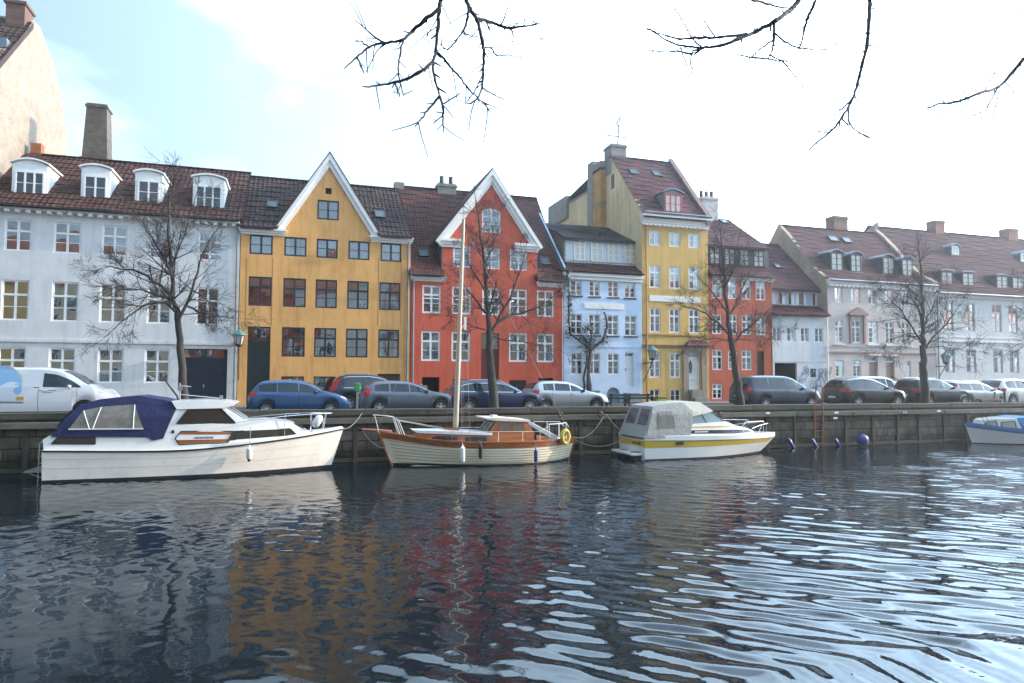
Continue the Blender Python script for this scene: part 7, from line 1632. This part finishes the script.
HATCH = dict(L=4.0, W=1.70, wheel=(.72, 3.22, .30), belt=(.98, .90), prof=[(0, .60), (.02, .86), (.10, 1.0), (.22, 1.16), (.40, 1.36), (.60, 1.435), (1.2, 1.475), (1.9, 1.46), (2.35, 1.37), (2.75, 1.16), (3.05, .995), (3.5, .90), (3.85, .76), (3.97, .62), (4.0, .45)], glass=(.42, 2.95), pillars=[1.12, 1.95], screen=(2.32, 3.0), rear=(.16, .46), tail=(.80, 1.02, .22), head=(.62, .82, .36), mirror=2.62, doors=[1.0, 1.95, 2.85], handles=[1.12, 2.05], rim=('alloy', 9))
VOLVO = dict(L=4.37, W=1.78, wheel=(.82, 3.46, .32), belt=(1.0, .88), prof=[(0, .58), (.02, .82), (.10, .98), (.30, 1.22), (.55, 1.37), (.9, 1.43), (1.5, 1.445), (2.1, 1.41), (2.6, 1.25), (3.05, 1.02), (3.6, .92), (4.1, .80), (4.32, .64), (4.37, .46)], glass=(.62, 3.0), pillars=[1.25, 2.1], screen=(2.5, 3.1), rear=(.14, .58), tail=(.80, 1.12, .30), head=(.62, .82, .42), mirror=2.82, doors=[1.12, 2.1, 3.05], handles=[1.25, 2.2], rim=('alloy', 5), blackmirror=True)
ESTATE = dict(L=4.7, W=1.83, wheel=(.92, 3.74, .33), belt=(.98, .90), prof=[(0, .60), (.02, .88), (.08, .98), (.35, 1.22), (.75, 1.41), (1.3, 1.455), (2.2, 1.46), (2.7, 1.38), (3.2, 1.13), (3.5, .99), (4.1, .90), (4.5, .76), (4.66, .62), (4.7, .46)], glass=(.55, 3.35), pillars=[1.3, 2.3], screen=(2.78, 3.5), rear=(.12, .66), tail=(.78, .98, .30), head=(.64, .80, .42), mirror=3.05, doors=[1.3, 2.3, 3.3], handles=[1.42, 2.42], rim=('alloy', 9), rails=(.8, 2.6), chromeline=True)
H208 = dict(L=3.97, W=1.74, wheel=(.70, 3.24, .31), belt=(1.02, .90), prof=[(0, .62), (.02, .88), (.10, 1.04), (.25, 1.24), (.42, 1.39), (.7, 1.445), (1.3, 1.46), (1.85, 1.43), (2.3, 1.30), (2.75, 1.05), (3.0, .96), (3.5, .88), (3.82, .74), (3.94, .60), (3.97, .46)], glass=(.62, 2.85), pillars=[1.15, 1.95], screen=(2.25, 2.9), rear=(.14, .46), tail=(.82, 1.05, .30), head=(.64, .84, .40), mirror=2.55, doors=[1.02, 1.95, 2.8], handles=[1.15, 2.05], rim=('alloy', 7), blackmirror=True)
MPV = dict(L=4.78, W=1.90, wheel=(1.0, 3.85, .33), belt=(1.06, 1.0), prof=[(0, .62), (.02, .9), (.05, 1.1), (.12, 1.35), (.22, 1.62), (.42, 1.73), (1.2, 1.76), (2.4, 1.74), (2.9, 1.62), (3.4, 1.33), (3.75, 1.10), (4.3, .96), (4.62, .80), (4.75, .62), (4.78, .46)], glass=(.30, 3.55), pillars=[1.25, 2.35], screen=(2.95, 3.75), rear=(.07, .24), tail=(.86, 1.16, .16), head=(.72, .92, .34), mirror=3.25, doors=[1.25, 2.35, 3.45], handles=[1.5, 2.5], rim=('alloy', 5), sill=.24)
SUV = dict(L=4.55, W=1.86, wheel=(.92, 3.62, .35), belt=(1.08, 1.0), prof=[(0, .66), (.02, .95), (.06, 1.08), (.28, 1.38), (.5, 1.56), (.95, 1.635), (1.7, 1.65), (2.3, 1.58), (2.75, 1.40), (3.2, 1.14), (3.6, 1.03), (4.15, .93), (4.42, .76), (4.52, .62), (4.55, .48)], glass=(.55, 3.05), pillars=[1.3, 2.25], screen=(2.5, 3.25), rear=(.10, .50), tail=(.90, 1.08, .36), head=(.72, .92, .44), mirror=2.85, doors=[1.2, 2.25, 3.15], handles=[1.4, 2.35], rim=('alloy', 5), sill=.28, platez=.62)
BOXSUV = dict(L=4.32, W=1.82, wheel=(.85, 3.5, .34), belt=(1.08, 1.02), prof=[(0, .66), (.02, .95), (.05, 1.10), (.15, 1.42), (.28, 1.60), (.6, 1.645), (1.5, 1.65), (2.0, 1.60), (2.5, 1.40), (2.95, 1.14), (3.3, 1.06), (3.95, .98), (4.2, .80), (4.3, .64), (4.32, .48)], glass=(.45, 2.85), pillars=[1.15, 2.05], screen=(2.3, 3.0), rear=(.07, .28), tail=(.84, 1.08, .22), head=(.74, .94, .36), mirror=2.65, doors=[1.1, 2.05, 2.95], handles=[1.25, 2.15], rim=('alloy', 5), sill=.28, rails=(.6, 1.9))
OLDEST = dict(L=4.7, W=1.78, wheel=(.98, 3.66, .31), belt=(.95, .90), prof=[(0, .58), (.02, .84), (.05, .98), (.16, 1.26), (.26, 1.42), (.5, 1.465), (1.6, 1.47), (2.3, 1.44), (2.75, 1.28), (3.2, 1.02), (3.5, .95), (4.2, .86), (4.58, .72), (4.68, .58), (4.7, .44)], glass=(.42, 3.05), pillars=[1.3, 2.2], screen=(2.6, 3.2), rear=(.07, .27), tail=(.78, 1.36, .14), head=(.60, .78, .36), mirror=2.88, doors=[1.25, 2.2, 3.05], handles=[1.4, 2.3], rim=('alloy', 5), rails=(.5, 2.1), platez=.62)
VAN = dict(L=5.3, W=1.92, wheel=(.95, 4.33, .34), belt=(1.22, 1.12), prof=[(0, .64), (.02, 1.2), (.06, 1.74), (.18, 1.88), (.6, 1.92), (2.9, 1.92), (3.4, 1.86), (3.85, 1.66), (4.3, 1.34), (4.6, 1.20), (4.95, 1.06), (5.18, .84), (5.28, .64), (5.3, .46)], glass=(2.98, 4.2), pillars=[], screen=(3.55, 4.4), tail=(.9, 1.5, .08), head=(.86, 1.06, .46), mirror=3.85, doors=[2.85, 4.08], handles=[3.05], rim=('alloy', 7), tumble=.16, roofgap=.2)
PICKV = dict(MPV); 
CY = 30.15                                   # middle of the parked row
def park(px, Y, side='left', L_=0):
    """X of the rear bumper whose visible edge is at picture column px"""
    return at(px, 400, Y).x
x = park(247.5, CY - .85); Car('parked_car', 'bright blue small hatchback parked below the bottle green door', x, CY, HATCH, paint('bright_blue_metallic', (.035, .095, .22)))
x = park(329.5, 34.2 - .9); BX = dict(BOXSUV); BX.update(L=4.6, wheel=(.9, 3.7, .35), prof=[(0, .66), (.02, .95), (.06, 1.1), (.2, 1.40), (.42, 1.62), (.8, 1.72), (1.9, 1.73), (2.5, 1.62), (3.0, 1.36), (3.4, 1.14), (4.1, 1.0), (4.45, .8), (4.58, .62), (4.6, .48)], glass=(.65, 3.2), pillars=[1.5, 2.4], screen=(2.6, 3.4), rear=(.12, .40), tail=(.95, 1.50, .22), mirror=3.0, doors=[1.4, 2.4, 3.3], handles=[1.6, 2.5], chromeline=True)
Car('parked_car', 'dark navy car standing behind the bright blue hatchback and the grey blue hatchback', x, 34.2, BX, paint('dark_navy', (.012, .018, .035)))
x = park(360, CY - .9); Car('parked_car', 'grey blue metallic hatchback left of the sailing boat mast', x, CY, VOLVO, paint('grey_blue_metallic', (.12, .145, .19), .5))
x = park(449, CY - .9); Car('parked_car', 'dark blue estate car with chrome window line behind the mast and tree trunk', x, CY, ESTATE, paint('dark_blue_metallic', (.018, .032, .085)))
x = park(529.5, CY - .6); Car('parked_car', 'silver small hatchback parked where the red and pale blue houses meet', x, CY, H208, paint('silver_metallic', (.44, .45, .47), .6))
x = park(734.5, CY + .3); Car('parked_car', 'dark slate minivan parked before the orange red house', x, CY, MPV, paint('slate_minivan_paint', (.045, .055, .075), .5), cat='minivan')
x = park(822, CY + .75); Car('parked_car', 'black sport utility car with red tail lamps right of the rusty ladder', x, CY, SUV, paint('black_car_paint', (.012, .012, .015), .2))
x = park(846, 34.0); WH = dict(MPV); Car('parked_car', 'white car standing behind the black sport utility car', x, 34.0, WH, paint('white_car_paint_far', (.66, .66, .66), 0))
x = park(888, CY + 1.1); Car('parked_car', 'dark boxy car parked left of the pale tree trunk', x, CY, BOXSUV, paint('dark_anthracite', (.022, .022, .026), .3))
x = park(918, 34.2); Car('parked_car', 'black car standing behind the pale tree trunk', x, 34.2, dict(HATCH), paint('black_far_paint', (.015, .015, .018), .2))
x = park(931, CY + .75); Car('parked_car', 'old silver estate car with tall red tail lamps', x, CY, OLDEST, paint('old_silver', (.30, .31, .31), .5))
x = park(977, CY + .6); WS = dict(SUV); WS.update(L=4.7, wheel=(.95, 3.75, .36)); Car('parked_car', 'white sport utility car at the right edge beside the iron post', x, CY, WS, paint('white_car_paint', (.72, .72, .72), 0))
# ---- the white delivery van with its side picture
xn = at(114.5, 395, CY - .8).x - 5.3
v = Car('delivery_van', 'white delivery van with a sky blue picture on its side at the left edge', xn, CY, VAN, paint('white_van_paint', (.70, .70, .72), 0), cat='van')
def vside(name, pts, mat, off):
    m = MB().poly(pts, lambda u, w: (u + v.x0, 0, w)); m2 = MB()
    # subdivide so that it follows the flank
    tri = [[Vector(m.v[i]) for i in f] for f in m.f]
    for _ in range(3):
        nt_ = []
        for a, b, c in tri: ab, bc, ca = (a + b) / 2, (b + c) / 2, (c + a) / 2; nt_ += [[a, ab, ca], [ab, b, bc], [ca, bc, c], [ab, bc, ca]]
        tri = nt_
    for t_ in tri: m2.tri(*[(p.x, -(v.ys(p.x - v.x0, p.z) + off), p.z) for p in t_])
    return v.part(m2, name, mat)
def VP(px, py): q = at(px, py, CY - .95); return (q.x - (xn + 2.65) - v.x0, q.z - RZ)
vside('side_picture', [VP(-30, 366), VP(4, 365.5), VP(14, 370), VP(19, 376), VP(21.5, 383), VP(21.5, 392), VP(10, 400), VP(-30, 400)], pm('picture_sky_blue', (.27, .46, .68), .4), .004)
vside('picture_ray', [VP(4, 365.5), VP(9, 366), VP(16, 370.5), VP(21.5, 376), VP(22, 383), VP(21.5, 383), VP(19, 376), VP(14, 370)], pm('picture_pale_yellow', (.66, .58, .38), .4), .005)
vside('picture_snow', [VP(-30, 384), VP(-12, 388), VP(0, 386), VP(5, 383), VP(10, 381.4), VP(15, 382.2), VP(18, 384.4), VP(17.5, 387), VP(14, 388.5), VP(13, 392), VP(18, 396), VP(22, 400.6), VP(-30, 401)], pm('picture_snow_white', (.62, .66, .70), .5), .006)
vside('picture_mark', [VP(15, 384.2), VP(16.2, 384.2), VP(16.2, 385.2), VP(15, 385.2)], M['plastic'], .008)
vside('yellow_sticker', [VP(16.4, 397), VP(23.8, 396.6), VP(23.8, 400.2), VP(16.4, 400.4)], pm('amber_sticker', (.55, .33, .06), .5), .008)
m = MB(); r_ = random.Random(2); px = 0.
while px < 23.5:
    w = r_.uniform(.5, 1.1); a = VP(px, 403.2); c = VP(px + w, 401.7); m.box(a[0] + v.x0, c[0] + v.x0, -(v.ys(a[0], a[1]) + .008), -(v.ys(a[0], a[1]) + .003), a[1], c[1]); px += w + .35
v.part(m, 'lettering', pm('dark_grey_lettering', (.10, .11, .13), .6))
for (a, b, t, s_) in ((38, 56, 390.2, 390.8), (42, 52, 392.3, 392.8), (33, 39, 387.2, 387.9)): vside('lettering', [VP(a, s_), VP(b, s_), VP(b, t), VP(a, t)], MATS['dark_grey_lettering'], .006)

# ================================================================== street furniture
def wall_lantern(label, px, py, out_, arm_px, long_arm=False):
    """copper-capped lantern on an iron bracket; px, py: middle of the glass"""
    Y = FY - out_; q = at(px, py, Y); t = thing('wall_lantern', label, 'street lamp', (q.x, FY, q.z), 0, 'lanterns on the house fronts'); x, z = q.x, q.z; O_ = t.location
    m = MB().lathe([(.02, z + .62), (.05, z + .55), (.04, z + .50), (.10, z + .44), (.14, z + .40), (.34, z + .24), (.36, z + .20)], (x, Y, 0), 'z', 12); m.build('cap', M['verdigris'], t, O_)
    MB().lathe([(.16, z - .28), (.27, z + .20)], (x, Y, 0), 'z', 6).build('glass', pm('lantern_glass', (.42, .40, .36), .12, coat=.8), t, O_)
    m = MB()
    for k in range(6): a = 2 * PI * k / 6; m.bar((x + .165 * math.cos(a), Y + .165 * math.sin(a), z - .28), (x + .28 * math.cos(a), Y + .28 * math.sin(a), z + .20), .025)
    m.lathe([(.05, z - .42), (.18, z - .34), (.18, z - .27)], (x, Y, 0), 'z', 10); m.build('cage', M['iron'], t, O_)
    ax = arm_px; m = MB()
    m.tube([(x, Y, z - .40), (x, Y, z - .52), (lerp(x, ax, .5), lerp(Y, FY, .5), z - .55), (ax, FY - .02, z - .55)], .03, 6)
    if long_arm: m.tube([(x, Y + .02, z - .52), (ax, FY - .02, z - 1.7)], .028, 6)
    else: m.tube([(x, Y, z - .5), (x, FY - .3, z - 1.0), (ax, FY - .02, z - 2.1)], .02, 6)
    m.build('bracket', M['iron'], t, O_, smooth=True)
wall_lantern('copper capped lantern between the long white house and the ochre house', 239, 339, .55, fx(239.6, 340))
wall_lantern('copper capped lantern on a long bracket at the tall yellow house', 652.2, 353.8, 1.1, fx(643.4, 355), True)
wall_lantern('copper capped lantern on a long bracket before the large white house', 945.8, 358.5, 1.1, fx(935.4, 360), True)
# bench
a, c = at(606, 404, 28.9), at(647.5, 404, 28.9); t = thing('park_bench', 'dark green slatted bench on the quay before the pale blue house', 'bench', ((a.x + c.x) / 2, 29, RZ)); x0, x1 = a.x, c.x; O_ = t.location
gm = pm('dark_green_bench', (.012, .035, .042), .5, var=.2)
MB().box(x0, x1, 28.72, 28.81, RZ + .43, RZ + .47).box(x0, x1, 28.83, 28.92, RZ + .43, RZ + .47).box(x0, x1, 28.94, 29.03, RZ + .43, RZ + .47).box(x0, x1, 29.05, 29.14, RZ + .43, RZ + .47).build('seat', gm, t, O_)
MB().box(x0, x1, 28.62, 28.66, RZ + .62, RZ + .72).box(x0, x1, 28.59, 28.63, RZ + .76, RZ + .86).build('backrest', gm, t, O_)
for k in (.06, .5, .94):
    x = lerp(x0, x1, k); MB().bar((x, 28.68, RZ + .45), (x, 28.58, RZ + .88), .06).bar((x, 28.68, RZ + .45), (x, 28.62, RZ), .06).bar((x, 29.1, RZ + .43), (x, 29.14, RZ), .06).bar((x, 28.66, RZ + .41), (x, 29.14, RZ + .41), .05).build('leg', M['iron'], t, O_)
# crate / bag on the quay edge behind the tent
q = at(663.5, 399.6, 28.4); t = thing('plastic_crate', 'yellow green plastic crate standing on the quay edge behind the canvas tent', 'crate', (q.x, 28.4, COPZ)); w = .21; zc = q.z + .05
ym = pm('yellow_green_plastic', (.42, .50, .05), .5); m = MB()
z0 = RZ
for a in (-1, 1): m.box(q.x + a * w - .02, q.x + a * w + .02, 28.55, 28.9, z0, zc); m.box(q.x - w, q.x + w, 28.725 + a * .175 - .015, 28.725 + a * .175 + .015, z0, zc)
m.box(q.x - w, q.x + w, 28.56, 28.89, z0, z0 + .03); m.build('tub', ym, t, t.location); MB().box(q.x - w - .07, q.x + w + .07, 28.5, 28.95, zc, zc + .045).build('lid', M['plastic'], t, t.location, bevel=.01)
# charging post
q = at(357.5, 389, 28.75); t = thing('charging_post', 'slim green headed charging post between the bright blue and grey blue hatchbacks', 'charging post', (q.x, 28.75, RZ)); zt = at(357.5, 384, 28.75).z
MB().box(q.x - .045, q.x + .045, 28.71, 28.79, RZ, zt - .15).build('post', M['galv'], t, t.location); MB().box(q.x - .13, q.x + .11, 28.65, 28.85, zt - .30, zt + .05).build('head', pm('green_plastic', (.03, .25, .08), .45), t, t.location, bevel=.04)
MB().tube([(q.x + .1, 28.75, zt - .2), (q.x + .16, 28.75, zt - .6), (q.x + .12, 28.75, RZ + .25), (q.x + .1, 28.75, RZ + .1)], .018, 6).build('cable', M['plastic'], t, t.location); MB().box(q.x + .02, q.x + .22, 28.66, 28.84, RZ, RZ + .16).build('base_box', M['gelw'], t, t.location, bevel=.03)
# bicycle by the red house
def bicycle(label, x, Y, ang, c):
    t = thing('bicycle', label, 'bicycle', (x, Y, PZ), ang); m0 = None
    for wx in (-.53, .53):
        if m0 is None: w_ = MB().tube([(.33 * math.cos(2 * PI * i / 28), 0, .33 * math.sin(2 * PI * i / 28)) for i in range(29)], .02, 6).build('wheel', M['rubber'], t); sp_ = MB(); [sp_.tube([(0, 0, 0), (.32 * math.cos(2 * PI * i / 18), 0, .32 * math.sin(2 * PI * i / 18))], .003, 3) for i in range(18)]; s_ = sp_.build('spokes', M['galv'], w_); m0 = (w_.data, s_.data)
        else: w_ = link('wheel', m0[0], t); link('spokes', m0[1], w_)
        w_.location = (wx, 0, .35)
    fr = MB()
    for a, b in (((-.53, 0, .35), (-.12, 0, .30)), ((-.53, 0, .35), (-.22, 0, .82)), ((-.12, 0, .30), (-.24, 0, .92)), ((-.12, 0, .30), (.36, 0, .78)), ((-.22, 0, .80), (.34, 0, .86)), ((.53, 0, .35), (.33, 0, .98))): fr.tube([a, b], .018, 6)
    fr.build('frame', c, t); MB().box(-.36, -.12, -.07, .07, .94, 1.0).build('saddle', M['plastic'], t, bevel=.03); MB().tube([(.24, -.28, 1.06), (.34, -.2, 1.08), (.33, 0, 1.02), (.34, .2, 1.08), (.24, .28, 1.06)], .014, 6).build('handlebar', M['galv'], t); MB().box(.36, .66, -.17, .17, .80, 1.02).build('basket', pm('wicker', (.16, .15, .14), .8), t, bevel=.02)
bicycle('bicycle leaning near the red house cellar entrance behind the grey blue hatchback', fx(417.5, 384) - .2, FY - .35, .12, pm('grey_bike_frame', (.2, .21, .23), .4, .4))
# rusty ladder on the wall
p = at(814.6, 405, QY - .2), at(823, 405, QY - .2); xa, xb = p[0].x, p[1].x; t = thing('quay_ladder', 'rusty red iron ladder with a tall handrail on the quay wall', 'ladder', ((xa + xb) / 2, QY - .2, 0)); rust = pm('rust_red_paint', (.24, .065, .035), .8, var=.4, vs=6); zt = at(823, 386, QY - .2).z
m = MB().tube([(xa, QY - .18, .15), (xa, QY - .18, COPZ + .06), (xa, QY + .2, COPZ + .06)], .03, 6).tube([(xb, QY - .18, .1), (xb, QY - .18, zt - .1), (xb, QY - .08, zt), (xb, QY + .25, zt), (xb, QY + .3, COPZ)], .03, 6); m.build('rail', rust, t, t.location)
for z in np.linspace(.2, COPZ - .05, 7): MB().tube([(xa, QY - .18, z), (xb, QY - .18, z)], .02, 6).build('rung', rust, t, t.location)
# post and plank at the right edge
q = at(1004.5, 391, 28.35); o_ = MB().lathe([(.055, RZ), (.055, q.z - .05), (.07, q.z - .04), (.06, q.z + .01), (.02, q.z + .04)], (0, 0, 0), 'z', 12).build('iron_post', M['iron'], None, (0, 0, q.z - .5), loc=(q.x, 28.35, q.z - .5), smooth=True); tag(o_, 'dark iron post on the quay before the white sport utility car', 'post')
t = thing('wooden_trestle', 'low weathered plank on stub legs at the quay edge by the iron post', 'trestle', (at(990, 402, 28.3).x, 28.3, RZ)); x0, x1 = at(979, 402, 28.3).x, at(1001, 402, 28.3).x; pw = wood('weathered_plank', (.10, .07, .045), (.20, .14, .09), 0, 8, .8)
MB().box(x0, x1, 28.2, 28.5, RZ + .42, RZ + .52).build('plank', pw, t, t.location, bevel=.01)
for x in (x0 + .15, x1 - .3): MB().box(x, x + .14, 28.25, 28.42, RZ, RZ + .42).build('leg', pw, t, t.location, bevel=.01)
MB().tube([(x1 - .5, 28.3, RZ + .5), (x1 - .45, 28.3, RZ + .9)], .05, 6).build('peg', pw, t, t.location)
# rooftop aerial on the tall yellow house
a = at(617.3, 149, 43.4); b_ = at(619.5, 117.5, 43.4); t = thing('rooftop_aerial', 'thin television aerial mast on the tall yellow house chimney', 'aerial', a); m = MB().tube([a, a.lerp(b_, .75), a.lerp(b_, .76)], .05, 6); c = a.lerp(b_, .35); m.tube([at(605.5, 135, 43.4), at(627.5, 138, 43.4)], .035, 5)
for k in range(7): p = at(605.5, 135, 43.4).lerp(at(627.5, 138, 43.4), k / 6); m.tube([p + Vector((0, -.25, 0)), p + Vector((0, .25, 0))], .010, 4)
d = at(616.5, 124, 43.4); e = at(620.8, 116.5, 43.4); m.tube([a.lerp(b_, .7), d, e], .04, 5)
for k in range(6): p = d.lerp(e, k / 5); m.tube([p + Vector((-.18, 0, .06)), p + Vector((.18, 0, -.06))], .025, 4)
m.tube([at(610, 148.5, 43.4), at(610, 146, 43.4)], .02, 5); m.build('mast', M['iron'], t, t.location)

# ================================================================== thin scattering volume added in place of the lens's veiling glare
hz = MB().box(-640, 640, -330, 940, -3.2, 34).build('glare_haze', None); tag(hz, kind='stuff')
hm = bpy.data.materials.new('glare_haze_air'); hm.use_nodes = True; ht = hm.node_tree; ht.nodes.clear()
ho = ht.nodes.new('ShaderNodeOutputMaterial'); hv = ht.nodes.new('ShaderNodeVolumePrincipled'); hv.inputs['Color'].default_value = (.97, .97, .97, 1); hv.inputs['Density'].default_value = .0009; hv.inputs['Anisotropy'].default_value = .72
ht.links.new(hv.outputs[0], ho.inputs['Volume']); hz.data.materials.append(hm)
